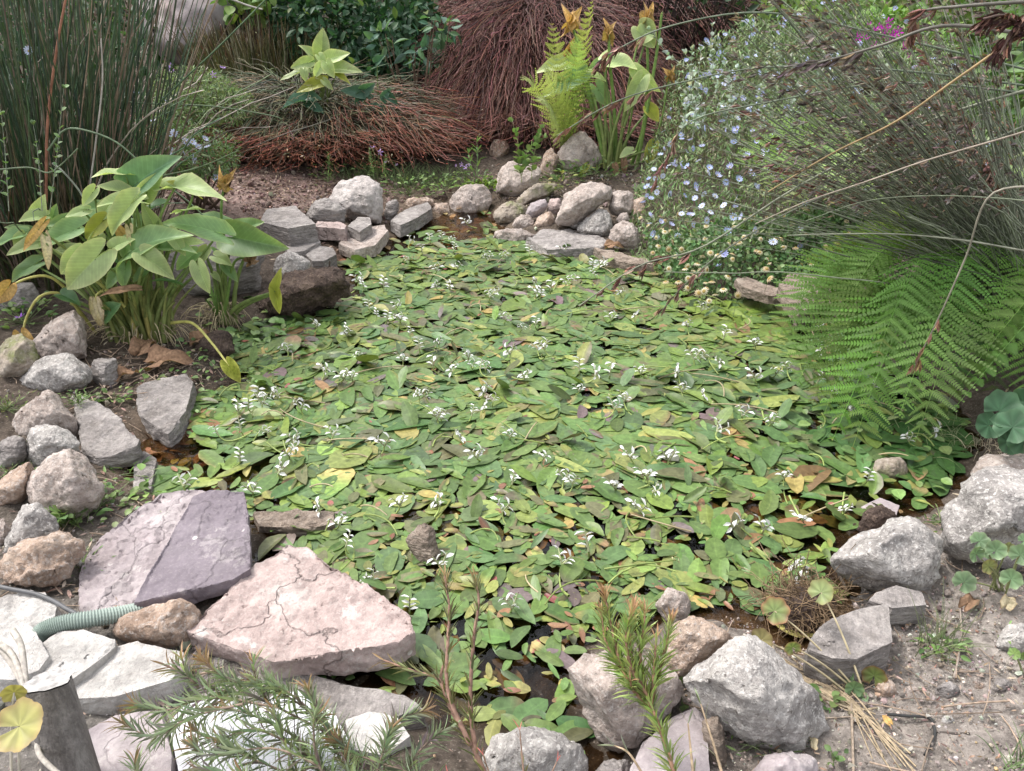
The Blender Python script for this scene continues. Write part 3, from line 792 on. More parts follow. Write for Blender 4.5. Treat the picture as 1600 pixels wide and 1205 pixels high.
boulder('rock', 'rough pinkish boulder in front of the maroon sedge', M_GRAN, [(773, 298), (776, 265), (798, 252), (825, 256), (850, 272), (842, 296), (812, 308)], cat='rock', group=FG)
boulder('rock', 'reddish brown stone under the hanging maroon sedge', M_TAN, [(763, 240), (772, 220), (790, 216), (797, 235), (785, 250), (770, 250)], cat='rock', group=FG)
boulder('rock', 'mossy yellow-green rock beside the rough pinkish boulder', M_MOSS, [(805, 316), (825, 295), (850, 284), (872, 286), (862, 302), (835, 315), (815, 322)], cat='rock', group=FG)
boulder('rock', 'small mossy stone at the water below the rough pinkish boulder', M_MOSS, [(772, 338), (778, 320), (800, 314), (822, 320), (824, 335), (800, 348), (780, 348)], cat='rock', group=FG)
boulder('rock', 'flat-faced purple stone in the right bank pile', M_PURP, [(822, 332), (830, 318), (850, 311), (857, 322), (842, 337), (828, 340)], cat='rock', group=FG, lift=0.05, smooth=1)
boulder('rock', 'largest smooth pink rock of the right bank pile', M_GRAN, [(866, 342), (875, 315), (890, 296), (920, 286), (950, 290), (956, 305), (932, 325), (908, 341), (890, 350)], cat='rock', group=FG, lift=0.06)
boulder('rock', 'rounded pink rock right of the largest smooth rock', M_GRAN, [(948, 320), (955, 302), (975, 295), (990, 303), (992, 330), (970, 339), (955, 333)], cat='rock', group=FG, lift=0.07)
boulder('rock', 'triangular speckled rock in the middle of the right bank pile', M_GREY, [(898, 362), (915, 340), (932, 327), (948, 330), (957, 350), (948, 370), (925, 368)], cat='rock', group=FG, smooth=1)
boulder('rock', 'broad speckled rock at the right end of the bank pile beside the daisies', M_GRAN, [(950, 387), (955, 356), (970, 345), (990, 347), (1003, 370), (998, 392)], cat='rock', group=FG)
slab('stone_block', 'long low purple-grey slab along the water of the right bank pile', M_SLATE, [(826, 372), (850, 357), (895, 358), (945, 372), (957, 383), (900, 388), (855, 390)], 0.065, 0.1, cat='rock', group=FG, amp=0.02)
boulder('rock', 'knobbly pink stone left of the flat purple slab', M_GRAN, [(800, 350), (808, 338), (825, 335), (835, 345), (828, 358), (806, 358)], cat='rock', group=FG)
boulder('rock', 'brownish pink stone below the flat-faced purple stone', M_TAN, [(832, 350), (845, 335), (860, 330), (868, 345), (858, 358), (838, 358)], cat='rock', group=FG)
boulder('rock', 'low pale stone at the waterline left of the purple slab', M_GRAN, [(770, 372), (780, 358), (815, 357), (834, 368), (825, 382), (785, 384)], cat='rock', group=FG)
boulder('rock', 'small reddish stone above the flat-faced purple stone', M_PINK, [(853, 330), (860, 312), (875, 310), (880, 325), (868, 335)], cat='rock', group=FG, lift=0.05)
boulder('rock', 'small grey chink stone between the smooth rock and the triangular rock', M_SLATE, [(888, 352), (900, 340), (918, 334), (915, 348), (900, 358)], cat='rock', group=FG, lift=0.02)
boulder('rock', 'little pale chink stone above the broad speckled rock', M_GRAN, [(962, 345), (968, 334), (980, 332), (984, 344), (972, 350)], cat='rock', group=FG, lift=0.06)
boulder('rock', 'pinkish brown stone half hidden by the daisy bush', M_TAN, [(985, 345), (990, 312), (1005, 305), (1015, 330), (1008, 350)], cat='rock', group=FG, lift=0.02)
boulder('rock', 'large pale rock behind the fern beside the arum stalks', M_GRAN, [(862, 262), (872, 232), (892, 212), (915, 210), (936, 226), (940, 252), (920, 266), (885, 268)], cat='rock', group=FG, bulge=0.4)
boulder('rock', 'brown banded stone in front of the small fern', M_TAN, [(843, 275), (850, 242), (862, 232), (872, 245), (866, 275), (852, 282)], cat='rock', group=FG)
boulder('boulder', 'huge pale boulder with a rust stain behind the reeds', M_WALL, [(215, 60), (225, -40), (300, -70), (370, -40), (378, 30), (360, 85), (300, 92), (245, 90)], group=None, lift=0.35, bulge=0.5, amp=0.02)
slab('stone_slab', 'pale sloping ledge below the huge rust-stained boulder', M_WALL, [(270, 118), (300, 92), (380, 95), (440, 112), (400, 140), (310, 140)], 0.62, 0.6, cat='ledge')
# ---------------------------------------------------------------- water hawthorn (floating leaves and white flowers)
GREENS = [(44, (0.108, 0.170, 0.050)), (26, (0.088, 0.150, 0.056)), (15, (0.145, 0.205, 0.050)), (5.5, (0.21, 0.24, 0.070)), (9, (0.125, 0.125, 0.062)), (1.2, (0.24, 0.14, 0.07)), (2.2, (0.15, 0.115, 0.11)), (1.6, (0.32, 0.25, 0.09)), (0.12, (0.36, 0.09, 0.08))]
OPEN = []
for (px, py, r, k) in [(250, 715, 0.16, 1.0), (290, 705, 0.13, 0.8), (690, 345, 0.45, 1.0), (640, 372, 0.3, 0.95), (740, 345, 0.4, 1.0), (610, 385, .15, .8), (575, 408, 0.16, 0.7), (640, 1088, 0.09, 1.0), (555, 1070, 0.12, 1.0), (690, 1100, 0.07, 0.8), (868, 1062, 0.06, 1.0), (838, 1048, 0.05, 0.7),
                       (945, 1185, 0.06, 0.9), (1320, 760, 0.14, 0.6), (1375, 790, 0.14, 0.8), (1300, 830, 0.10, 0.5), (1350, 740, 0.1, 0.6), (1180, 455, 0.15, 0.5), (1080, 840, 0.09, 0.5), (1050, 795, 0.07, 0.5), (345, 745, 0.1, 0.7), (440, 815, 0.1, 0.7), (680, 1000, 0.08, 0.4), (1030, 960, 0.05, 1)]:
    OPEN.append((G(px, py)[:2], r, k))

def density(P):
    d = np.ones(len(P))
    for c, r, k in OPEN:
        d *= 1 - k * np.exp(-((P - c) ** 2).sum(1) / r ** 2)
    return d

PADS = [blade(10, 4, W, sh, fo, cu, 0.05, sk) for W, sh, fo, cu, sk in
        [(0.36, 0.6, 0.05, 0.00, 0.47), (0.42, 0.55, 0.03, 0.03, 0.48), (0.32, 0.65, 0.12, -0.03, 0.45), (0.46, 0.55, 0.05, 0.05, 0.5), (0.38, 0.6, -0.08, 0.02, 0.46), (0.56, 0.5, 0.04, 0.0, 0.5), (0.28, 0.75, 0.05, 0.06, 0.44), (0.64, 0.5, 0.02, 0.02, 0.52), (0.40, 0.6, 0.22, 0.10, 0.48)]]
for q_, (V, F, uv) in enumerate(PADS):
    V[:, 0] += (0.05 * np.sin(V[:, 1] * PI) * (-1) ** q_) * (q_ % 3) * .8
    V[:, 0] *= 1 + .05 * np.sin(V[:, 1] * 17 + q_)
    V[:, 1] -= 0.5
    V[:, 2] += 0.012 * np.sin(V[:, 1] * 9 + 1.3) * np.sign(V[:, 0]) * (np.abs(V[:, 0]) > 0.1)

def pond_plants():
    lo, hi = POND.min(0), POND.max(0)
    def cand(n, smin):
        P = lo + (hi - lo) * rng.random((n, 2))
        ok = (sdist(P) > smin) & (rng.random(n) < density(P))
        return P[ok]
    items = []      # pos, length, width factor, tilt kind
    big = cand(10500, 0.03)
    y = big[:, 1]
    L = np.where(y < 2.2, rng.normal(0.088, 0.027, len(big)), rng.normal(0.130, 0.040, len(big))).clip(0.05, 0.23)
    small = cand(9000, 0.01)
    sm_w = np.exp(-((small - G(880, 960)[:2]) / 0.5) ** 2).prod(1) + 0.8 * np.exp(-((small - G(330, 640)[:2]) / 0.45) ** 2).prod(1) + 0.35 * (small[:, 1] < 2.5) + 0.12 + 0.6 * np.exp(-((small - G(560, 410)[:2]) / 0.4) ** 2).prod(1)
    small = small[rng.random(len(small)) < sm_w]
    Ls = rng.normal(0.042, 0.012, len(small)).clip(0.018, 0.075)
    P = np.concatenate([big, small]); L = np.concatenate([L, Ls])
    n = len(P)
    ang = rng.uniform(0, 2 * PI, n)
    tilt = rng.normal(0, 0.014, n); roll = rng.normal(0, 0.022, n)
    up = (rng.random(n) < 0.03) & (L < .14)
    tilt[up] = rng.uniform(0.25, 0.8, up.sum()); roll[up] += rng.normal(0, 0.4, up.sum())
    z = 0.003 + 0.012 * rng.random(n) + np.where(up, np.abs(np.sin(tilt)) * L * 0.45, 0) + np.abs(np.sin(roll)) * 0.02
    c = pal(n, GREENS, 0.16)
    isS = np.arange(n) >= len(big)
    c[isS] = pal(isS.sum(), [(5, (0.11, 0.17, 0.055)), (4, (0.19, 0.22, 0.06)), (2, (0.26, 0.24, 0.08)), (1.3, (0.23, 0.12, 0.07)), (0.4, (0.26, 0.09, 0.08))], 0.15)
    # darker, richer leaves under the fern bank and by the right stones
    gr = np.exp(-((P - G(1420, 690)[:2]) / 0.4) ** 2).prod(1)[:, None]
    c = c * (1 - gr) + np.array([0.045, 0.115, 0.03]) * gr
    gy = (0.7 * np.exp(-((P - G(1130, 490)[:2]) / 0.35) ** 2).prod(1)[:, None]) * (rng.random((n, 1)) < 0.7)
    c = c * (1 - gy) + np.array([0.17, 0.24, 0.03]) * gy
    pix = L * FPX / (np.column_stack([P, np.zeros(n)]) - CAM).dot(FWD)
    pr = proj(np.column_stack([P, z]))
    inview = (pr[:, 1] < 1190) & (pr[:, 0] > 5) & (pr[:, 0] < 1590)
    top = np.argsort(-(pix * inview) + 30 * (rng.random(n)))[:290]
    sel = np.zeros(n, bool); sel[top] = True
    ch = G(880, 1110)[:2]
    gch = np.exp(-((P - ch) / np.array([0.25, 0.4])) ** 2).prod(1) > 0.4
    root = thing('water_hawthorn', 'water hawthorn covering the pond with floating green oval leaves and white flowers', 'water plant', G(800, 600, -0.1))
    Rm = np.empty((n, 3, 3))
    for i in range(n):
        Rm[i] = rotz(ang[i]) @ rotx(tilt[i])
        cr, sr = math.cos(roll[i]), math.sin(roll[i])
        Rm[i] = Rm[i] @ np.array([[cr, 0, sr], [0, 1, 0], [-sr, 0, cr]])
    kind = rng.integers(0, len(PADS), n)
    LOC = np.column_stack([P, z])
    wf = rng.uniform(0.85, 1.2, n)
    tcol = pal(n, [(3, (0.20, 0.22, 0.065)), (3, (0.17, 0.12, 0.06)), (2, (0.10, 0.09, 0.06)), (1, (0.28, 0.24, 0.10))], .2)
    tamt = np.where(rng.random(n) < .22, rng.uniform(.15, .75, n), 0); tdir = rng.integers(0, 3, n)
    g = Geo()
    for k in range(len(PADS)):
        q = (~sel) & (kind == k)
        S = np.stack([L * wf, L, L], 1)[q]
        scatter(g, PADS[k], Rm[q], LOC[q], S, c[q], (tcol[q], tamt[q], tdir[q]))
    g.build('floating_leaves', M_PAD, root, 'stuff')
    # older leaves lying just under the surface
    sub = cand(3600, 0.02); m_ = len(sub)
    aa = rng.uniform(0, 2 * PI, m_)
    g = Geo()
    scatter(g, PADS[1], np.array([rotz(x) for x in aa]), np.column_stack([sub, rng.uniform(-.022, -.006, m_)]), rng.uniform(.06, .16, m_), pal(m_, [(4, (0.15, 0.17, 0.06)), (3, (0.19, 0.14, 0.07)), (2, (0.10, 0.09, 0.05)), (1, (0.27, 0.22, 0.10))], .25))
    g.build('sunken_leaves', M_PAD, root, 'stuff')
    # the largest leaves one by one; meshes shared between leaves of the same form and colour
    cache = {}
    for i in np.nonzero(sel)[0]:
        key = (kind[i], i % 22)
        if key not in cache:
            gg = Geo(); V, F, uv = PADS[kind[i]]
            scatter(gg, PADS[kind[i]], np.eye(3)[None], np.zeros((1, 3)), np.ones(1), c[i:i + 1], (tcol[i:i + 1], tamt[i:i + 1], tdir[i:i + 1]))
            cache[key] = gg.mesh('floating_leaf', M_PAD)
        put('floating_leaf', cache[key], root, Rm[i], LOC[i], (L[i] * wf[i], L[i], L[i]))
    # flowers: forked white spikes on fleshy stalks
    pet = blade(3, 2, 0.40, 0.7, 0.35, 0.25, 0.25, 0.6)
    def flower_mesh(seed, fork):
        r = np.random.default_rng(seed)
        gg = Geo()
        arms = [(-0.55, 1.0), (0.5, 0.9)] if fork else [(0.1, 1.2)]
        for a, ln in arms:
            ax = nrm(np.array([math.sin(a), 0.15 * r.normal(), math.cos(a)]))
            nb = 6 if not fork else 4
            for j in range(nb):
                s = (j + 0.5) / nb * ln * 0.042
                side = (-1) ** j
                d = nrm(ax * 0.55 + np.array([math.cos(a), 0, -math.sin(a)]) * side * 0.8 + r.normal(0, 0.28, 3))
                M = frames(d[None], nrm(ax + r.normal(0, 0.3, 3))[None])
                scatter(gg, pet, M, (ax * s)[None], np.array([0.024 * r.uniform(0.75, 1.2)]), np.array([[0.88, 0.88, 0.88]]))
            v, f, cc = tubes(np.array([[0, 0, 0], ax * ln * 0.02, ax * ln * 0.045]), [0.003, 0.0028, 0.0012], 5, np.array([0.45, 0.48, 0.28]))
            gg.add(v, f, cc)
            for j in range(4):
                d = nrm(ax + r.normal(0, 0.7, 3)); b = ax * ln * 0.042 * r.random()
                v, f, cc = tubes(np.array([b, b + d * 0.006, b + d * 0.011]), [0.0008, 0.001, 0.0013], 3, np.array([0.16, 0.11, 0.09]))
                gg.add(v, f, cc)
        return gg.mesh('flower', M_PETAL)
    fm = [flower_mesh(s, s % 4 != 3) for s in range(8)]
    sm = []
    for s in range(5):
        r = np.random.default_rng(s + 40)
        pp = bez((0, 0, 0.0), (0.01, 0, -0.02 - 0.01 * s), (0.05 + 0.02 * s, 0.01 * r.normal(), -0.03), 8)
        v, f, cc = tubes(pp, np.linspace(0.0026, 0.0034, 8), 6, np.array([0.26, 0.33, 0.10]))
        gg = Geo(); gg.add(v, f, cc); sm.append(gg.mesh('stalk', M_STEM))
    FL = [(633, 408), (660, 395), (860, 455), (838, 460), (765, 465), (790, 500), (706, 582), (732, 560), (630, 565), (605, 500), (640, 525), (655, 545), (568, 448), (577, 483), (621, 480), (625, 500), (507, 583), (540, 520), (495, 512), (460, 690), (455, 703), (470, 640), (520, 682), (683, 655), (655, 620), (750, 577), (755, 640), (770, 628), (720, 687), (845, 462), (895, 440), (945, 418), (930, 432), (955, 500), (930, 590), (905, 580), (878, 883), (1020, 770), (895, 757), (985, 716), (1000, 800), (1145, 827), (1205, 662), (1230, 577), (1225, 747), (1255, 812), (1330, 650), (1125, 572), (1180, 592), (1130, 530), (1095, 560), (1084, 562), (1045, 720), (1120, 675), (840, 547), (820, 592), (905, 612), (975, 627), (1100, 620), (530, 822), (540, 855), (500, 802), (690, 885), (785, 800), (800, 757), (745, 716), (850, 716), (640, 955), (800, 950), (960, 762), (920, 862), (375, 722), (395, 770), (420, 677), (450, 550), (410, 632), (435, 622), (690, 655), (960, 640), (1065, 612), (1355, 752), (1240, 890), (1180, 540), (1285, 557), (640, 380), (730, 350), (690, 375), (760, 405), (715, 420), (560, 560), (625, 790), (560, 440), (770, 460), (880, 395), (1010, 745), (1320, 800), (1420, 690)]
    extra = cand(110, 0.06)
    for q in extra[:60]:
        a = proj(np.array([[q[0], q[1], 0]]))[0]
        FL.append((a[0], a[1]))
    for px, py in FL:
        p = G(px, py, 0.035)
        if sdist(p[None, :2])[0] < 0.0: continue
        big_ = rng.uniform(0.85, 1.35)
        fo = put('flower', fm[rng.integers(8)], root, rotz(rng.normal(0, 0.7)) @ rotx(rng.normal(-0.1, 0.3)), p, big_)
        so_ = bpy.data.objects.new('stalk', sm[rng.integers(5)]); COL.objects.link(so_)
        so_.parent = fo
        so_.rotation_euler = (0, 0, rng.uniform(0, 2 * PI))
    # spent, yellowish spikes and loose stalks lying across the leaves
    g = Geo()
    for q in cand(260, 0.08)[:150]:
        a = rng.uniform(0, 2 * PI); ln = rng.uniform(0.08, 0.28)
        d = np.array([math.cos(a), math.sin(a) * 0.6, 0]); k = np.array([-d[1], d[0], 0]) * rng.normal(0, 0.05)
        b = np.array([q[0], q[1], 0.018])
        pp = bez(b, b + d * ln * 0.5 + k + np.array([0, 0, rng.uniform(0.01, 0.05)]), b + d * ln + np.array([0, 0, rng.uniform(0, 0.03)]), 9)
        col = np.array([0.22, 0.28, 0.08]) if rng.random() < 0.65 else np.array([0.36, 0.30, 0.18])
        v, f, cc = tubes(pp, np.linspace(0.0032, 0.0022, 9), 5, col * rng.uniform(0.8, 1.25))
        g.add(v, f, cc)
        if rng.random() < 0.4:
            e = pp[-1]
            m_ = 7
            T = rng.normal(0, 1, (m_, 3)); T[:, 2] = np.abs(T[:, 2])
            scatter(g, pet, frames(T, rng.normal(0, 1, (m_, 3))), e + rng.normal(0, 0.006, (m_, 3)), rng.uniform(0.006, 0.011, m_), np.array([0.42, 0.38, 0.22]))
    g.build('spent_stalks', M_STEM, root, 'stuff')
    return cand
cand = pond_plants()

# brown leaves rotting on the bed, and a few floating ones
def pond_litter():
    g = Geo()
    for (px, py, r, n) in [(270, 705, 0.2, 60), (690, 350, 0.45, 150), (580, 405, 0.22, 70), (600, 1080, 0.15, 14), (1360, 790, 0.25, 50), (350, 745, 0.15, 30)]:
        c = G(px, py)[:2]
        P = c + rng.normal(0, r * 0.7, (n, 2))
        P = P[sdist(P) > 0.0]
        z = terr(P) * 0.9 + 0.012
        z = np.clip(z, -0.08, 0.02)
        n_ = len(P)
        N = np.column_stack([rng.normal(0, 0.25, (n_, 2)), np.ones(n_)]); T = rng.normal(0, 1, (n_, 3)); T[:, 2] *= 0.2
        scatter(g, blade(5, 2, 0.5, 0.7, 0.1, 0.1), frames(T, N), np.column_stack([P, z]), rng.uniform(0.03, 0.09, n_), pal(n_, [(3, (0.24, 0.13, 0.07)), (2, (0.33, 0.22, 0.11)), (1, (0.14, 0.07, 0.05)), (1, (0.3, 0.26, 0.08))], 0.2))
    o = g.build('leaf_litter', M_DRY, None, 'stuff')
    tag(o, 'brown dead leaves lying in the shallow water at the pond margins', 'leaf litter')
pond_litter()

# wood in and beside the water
def log_piece(label, px, z, th, cat='driftwood', a=0.0, b=0.0, **k):
    return slab('driftwood', label, M_BARK, px, z, th, cat=cat, a=a, b=b, amp=0.02, **k)
boulder('wood_chunk', 'short split wood chunk standing in the leaves near the pink triangle', M_BARK, [(632, 838), (650, 828), (662, 818), (676, 828), (684, 860), (690, 890), (682, 896), (662, 893), (648, 870)], cat='wood chunk', smooth=1, bulge=0.3)
log_piece('half-sunk grey-brown log above the tip of the pink triangle', [(398, 800), (470, 797), (522, 800), (520, 818), (480, 826), (405, 822)], 0.03, 0.08)
log_piece('rotting split log edging the water in front of the right rock pile', [(930, 388), (958, 392), (1010, 406), (1020, 412), (985, 412), (945, 402)], 0.06, 0.08)
log_piece('thin broken bark slab hanging over the water under the daisy bush', [(1150, 436), (1165, 432), (1215, 450), (1222, 462), (1200, 462), (1160, 448)], 0.12, 0.05)
log_piece('weathered brown bark slab between the daisy bush and the fern', [(1218, 444), (1235, 428), (1265, 428), (1285, 440), (1275, 470), (1258, 490), (1248, 490), (1228, 465)], 0.17, 0.07, b=-0.12)
boulder('rock', 'pinkish stone edge under the brown bark slab', M_PINK, [(1230, 475), (1240, 468), (1262, 484), (1258, 494), (1242, 490)], cat='rock', smooth=1)

# ---------------------------------------------------------------- arum lilies
def arum_leaf(L, W, seed, fold=0.25, droop=0.25, ripple=0.03, col=(0.14, 0.23, 0.07), edge=(0.25, 0.32, 0.10)):
    """arrow-shaped blade; petiole joint at the origin, tip along +Y"""
    r = np.random.default_rng(seed)
    an = np.array([0, 6, 14, 24, 36, 50, 66, 84, 104, 124, 142, 156, 166, 174, 180]) * PI / 180
    rr = np.array([1.0, 0.94, 0.86, 0.79, 0.73, 0.69, 0.66, 0.64, 0.62, 0.60, 0.57, 0.50, 0.37, 0.16, 0.06])
    an2 = np.concatenate([an, 2 * PI - an[-2:0:-1]]); rr2 = np.concatenate([rr, rr[-2:0:-1]])
    n = len(an2); rings = np.array([0.0, 0.25, 0.5, 0.75, 0.92, 1.0])
    X = (rings[:, None] * rr2 * np.sin(an2)) * W
    Y = (rings[:, None] * rr2 * np.cos(an2)) * L
    ph = r.uniform(0, 6)
    Z = np.abs(X) * fold - droop * L * (Y.clip(0, None) / L) ** 2 - droop * 0.8 * L * (np.abs(Y.clip(None, 0)) / L) ** 1.5
    Z += ripple * L * np.sin(an2 * 5 + ph) * rings[:, None] ** 3
    V = np.stack([X, Y, Z], -1).reshape(-1, 3)
    i = np.arange(len(rings) - 1)[:, None]; j = np.arange(n)[None]; jn = (j + 1) % n
    F = np.stack([i * n + j, (i + 1) * n + j, (i + 1) * n + jn, i * n + jn], -1).reshape(-1, 4)
    uv = np.stack([X / W / 1.3 + 0.5, Y / L], -1).reshape(-1, 2)
    t = (rings ** 8)[:, None, None]
    C = (np.array(col) * (1 - t) + np.array(edge) * t) * np.ones((1, n, 1))
    return V, F, uv, C.reshape(-1, 3)

GL = dict(g=((0.19, 0.31, 0.14), (0.30, 0.39, 0.17)), p=((0.33, 0.42, 0.19), (0.48, 0.52, 0.26)), y=((0.30, 0.33, 0.06), (0.45, 0.43, 0.11)), d=((0.07, 0.155, 0.06), (0.12, 0.20, 0.07)), b=((0.12, 0.22, 0.125), (0.18, 0.27, 0.15)), k=((0.05, 0.12, 0.075), (0.09, 0.17, 0.11)), o=((0.56, 0.38, 0.15), (0.46, 0.27, 0.10)), w=((0.58, 0.50, 0.34), (0.45, 0.33, 0.20)), n=((0.27, 0.17, 0.11), (0.2, 0.12, 0.08)))

def arum(root, y, base, entries, pr=0.006, spread=0.09, seed=0):
    """entries: (attach px, attach py, tip px, tip py, width ratio, colour key, depth offset, facing) ; each leaf a part with its petiole below it"""
    r = np.random.default_rng(seed)
    for k, (ax, ay, tx, ty, wr, ck, dy, up) in enumerate(entries):
        A = Yp(ax, ay, y + dy)
        L2 = math.hypot(tx - ax, ty - ay) / FPX * depth(A)
        Tt = Yp(tx, ty, y + dy - 0.35 * L2 * (0.4 + up))
        d = Tt - A
        L = np.linalg.norm(d) * 1.06
        view = nrm(CAM - A)
        N = nrm(view * (1 - up) + np.array([0, 0, 1.0]) * up + r.normal(0, 0.16, 3))
        M = frames(d[None], N[None])[0]
        col, edge = GL[ck]
        jv = r.uniform(0.85, 1.15)
        V, F, uv, C = arum_leaf(L * .94, L * wr * .86, k + seed * 100, fold=r.uniform(0.25, 0.75), droop=r.uniform(0.10, 0.32), ripple=r.uniform(0.02, 0.055), col=np.array(col) * jv, edge=np.array(edge) * jv)
        g = Geo(); g.add(V, F, C, uv)
        dry = ck in 'own'
        lf = put('leaf', g.mesh('leaf', M_DRY if dry else M_ARUM), root, M, A, 1.0)
        a = r.uniform(0, 2 * PI)
        B = np.array(base) + np.array([math.cos(a), math.sin(a) * 0.6, 0]) * spread * r.uniform(0.2, 1) + np.array([0.35 * (A[0] - base[0]), 0, 0]) * 0.6
        h = A[2] - B[2]
        if h < 0.05: continue
        P = bez(B, B + np.array([0, 0, h * 0.55]), A - np.array([0, 0, h * 0.08]) - 0.25 * nrm(d) * L * np.array([1, 1, 0]), 14, A)
        cc = np.linspace(0, 1, 14)[:, None]
        base_c = np.array([0.22, 0.26, 0.09]) if not dry else np.array([0.45, 0.38, 0.13])
        v, f, c = tubes(P[None], np.linspace(pr * 1.9, pr * 0.6, 14)[None], 7, (base_c * (1 - cc) + np.array([0.15, 0.235, 0.07]) * cc)[None])
        g = Geo(); g.add(v, f, c)
        pt = link('petiole', g.mesh('petiole', M_STEM))
        pt.parent = lf
        pt.matrix_parent_inverse = (lf.parent.matrix_basis @ lf.matrix_basis).inverted()

def roots_and_stalks(root, base, n, rad, hmax, seed, col=(0.24, 0.27, 0.09)):
    r = np.random.default_rng(seed)
    g = Geo()
    for _ in range(n):
        a = r.uniform(0, 2 * PI); b = np.array(base) + np.array([math.cos(a), 0.6 * math.sin(a), 0]) * rad * r.uniform(0.2, 1)
        h = hmax * r.uniform(0.4, 1); o = np.array([math.cos(a) * rad * r.uniform(0, 1.2), math.sin(a) * 0.1, 0])
        P = bez(b, b + np.array([0, 0, h * .5]), b + o + np.array([0, 0, h]), 8)
        v, f, c = tubes(P[None], np.linspace(0.011, 0.004, 8)[None], 6, np.array(col) * r.uniform(0.7, 1.2)); g.add(v, f, c)
    g.build('stalks', M_STEM, root)
    g = Geo()
    for _ in range(60):
        a = r.uniform(PI, 2 * PI) if r.random() < 0.8 else r.uniform(0, PI)
        b = np.array(base) + np.array([math.cos(a), 0.7 * math.sin(a), 0]) * rad * r.uniform(0.6, 1.1) + np.array([0, 0, r.uniform(0.02, 0.12)])
        d = np.array([math.cos(a), math.sin(a), 0]) * r.uniform(0.02, 0.14)
        e = b + d; e[2] = T1(e[0], e[1]) + 0.01
        P = bez(b, b + d * 0.6 + np.array([0, 0, r.uniform(0, 0.05)]) + r.normal(0, 0.02, 3), e + r.normal(0, 0.01, 3), 9)
        v, f, c = tubes(P[None], np.linspace(0.0028, 0.0014, 9)[None], 4, np.array([0.50, 0.42, 0.29]) * r.uniform(0.6, 1.1)); g.add(v, f, c)
    g.build('dry_roots', M_DRY, root, 'stuff')

yA = float(H(225, 535)[1]) + 0.03
bA = H(225, 528)
left = thing('arum_lily', 'large clump of pale green arrow-shaped arum leaves on the left bank with wilted yellow leaves', 'arum lily', bA)
EA = [(195, 272, 142, 267, .5, 'p', .05, .75), (216, 284, 273, 243, .55, 'b', .05, .25), (275, 292, 346, 294, .45, 'p', 0, .75), (190, 297, 151, 286, .6, 'p', 0, .5), (207, 314, 149, 314, .5, 'p', -.05, .7),
      (62, 338, 25, 342, .6, 'p', 0, .5), (60, 335, 68, 306, .6, 'p', .03, .3), (165, 327, 111, 318, .45, 'g', .05, .6), (204, 320, 162, 366, .5, 'p', -.12, .3), (112, 345, 68, 352, .5, 'g', 0, .5),
      (45, 362, 7, 352, .5, 'g', .05, .6), (30, 368, -12, 382, .55, 'g', 0, .6), (64, 380, 4, 393, .45, 'p', -.05, .6), (114, 360, 54, 384, .5, 'g', -.05, .45), (118, 395, 84, 388, .8, 'p', -.1, .3),
      (148, 405, 97, 456, .62, 'p', -.2, .2), (120, 400, 90, 432, .6, 'p', -.17, .2), (210, 390, 275, 351, .5, 'g', -.12, .4), (231, 404, 271, 433, .66, 'p', -.2, .2), (252, 388, 304, 388, .5, 'g', -.05, .6),
      (335, 362, 257, 337, .5, 'g', .05, .5), (312, 422, 326, 460, .6, 'p', -.12, .3), (300, 400, 272, 422, .6, 'g', 0, .4), (272, 442, 234, 432, .4, 'd', -.1, .7), (158, 348, 130, 374, .6, 'y', -.06, .2),
      (53, 414, 8, 437, .45, 'g', .1, .5), (300, 300, 262, 280, .5, 'y', .05, .6), (180, 360, 200, 395, .5, 'd', .1, .4), (215, 345, 240, 362, .6, 'g', .1, .4), (140, 345, 175, 335, .5, 'g', .12, .6),
      (260, 360, 300, 345, .5, 'g', .15, .6), (85, 365, 120, 345, .5, 'g', .15, .5), (185, 400, 215, 420, .55, 'd', .02, .4), (250, 320, 215, 330, .5, 'd', .15, .6), (100, 462, 124, 472, .8, 'd', -.1, .6), (168, 490, 184, 474, .9, 'd', -.12, .4),
      (195, 372, 178, 344, .5, 'o', -.05, .3), (205, 365, 215, 400, .4, 'w', -.08, .2), (60, 358, 30, 396, .25, 'o', -.16, .2), (72, 380, 78, 424, .3, 'w', -.16, .2), (200, 452, 150, 458, .25, 'n', -.15, .5), (152, 478, 160, 510, .3, 'w', -.2, .2), (180, 385, 205, 372, .6, 'p', -.1, .35), (165, 330, 182, 300, .55, 'p', -.02, .3), (240, 350, 222, 318, .6, 'p', .0, .3), (130, 330, 100, 338, .55, 'p', .0, .5), (90, 372, 48, 370, .5, 'p', -.02, .6), (225, 425, 205, 440, .6, 'g', -.1, .4), (280, 385, 312, 372, .55, 'p', -.02, .5), (180, 430, 165, 452, .6, 'g', -.12, .3), (285, 330, 320, 322, .5, 'p', .03, .6), (230, 300, 250, 270, .6, 'p', .03, .2), (145, 300, 128, 322, .6, 'p', .0, .3), (80, 345, 88, 320, .6, 'g', .05, .2), (240, 405, 250, 378, .6, 'p', -.04, .2), (270, 370, 290, 400, .6, 'p', -.06, .25), (150, 375, 135, 405, .6, 'p', -.06, .25), (35, 372, 22, 395, .6, 'p', 0, .3), (195, 420, 190, 452, .6, 'g', -.14, .2), (110, 410, 118, 445, .55, 'g', -.12, .2)]
arum(left, yA, bA, EA, 0.006, 0.13, 1)
roots_and_stalks(left, bA, 46, 0.15, 0.38, 5)
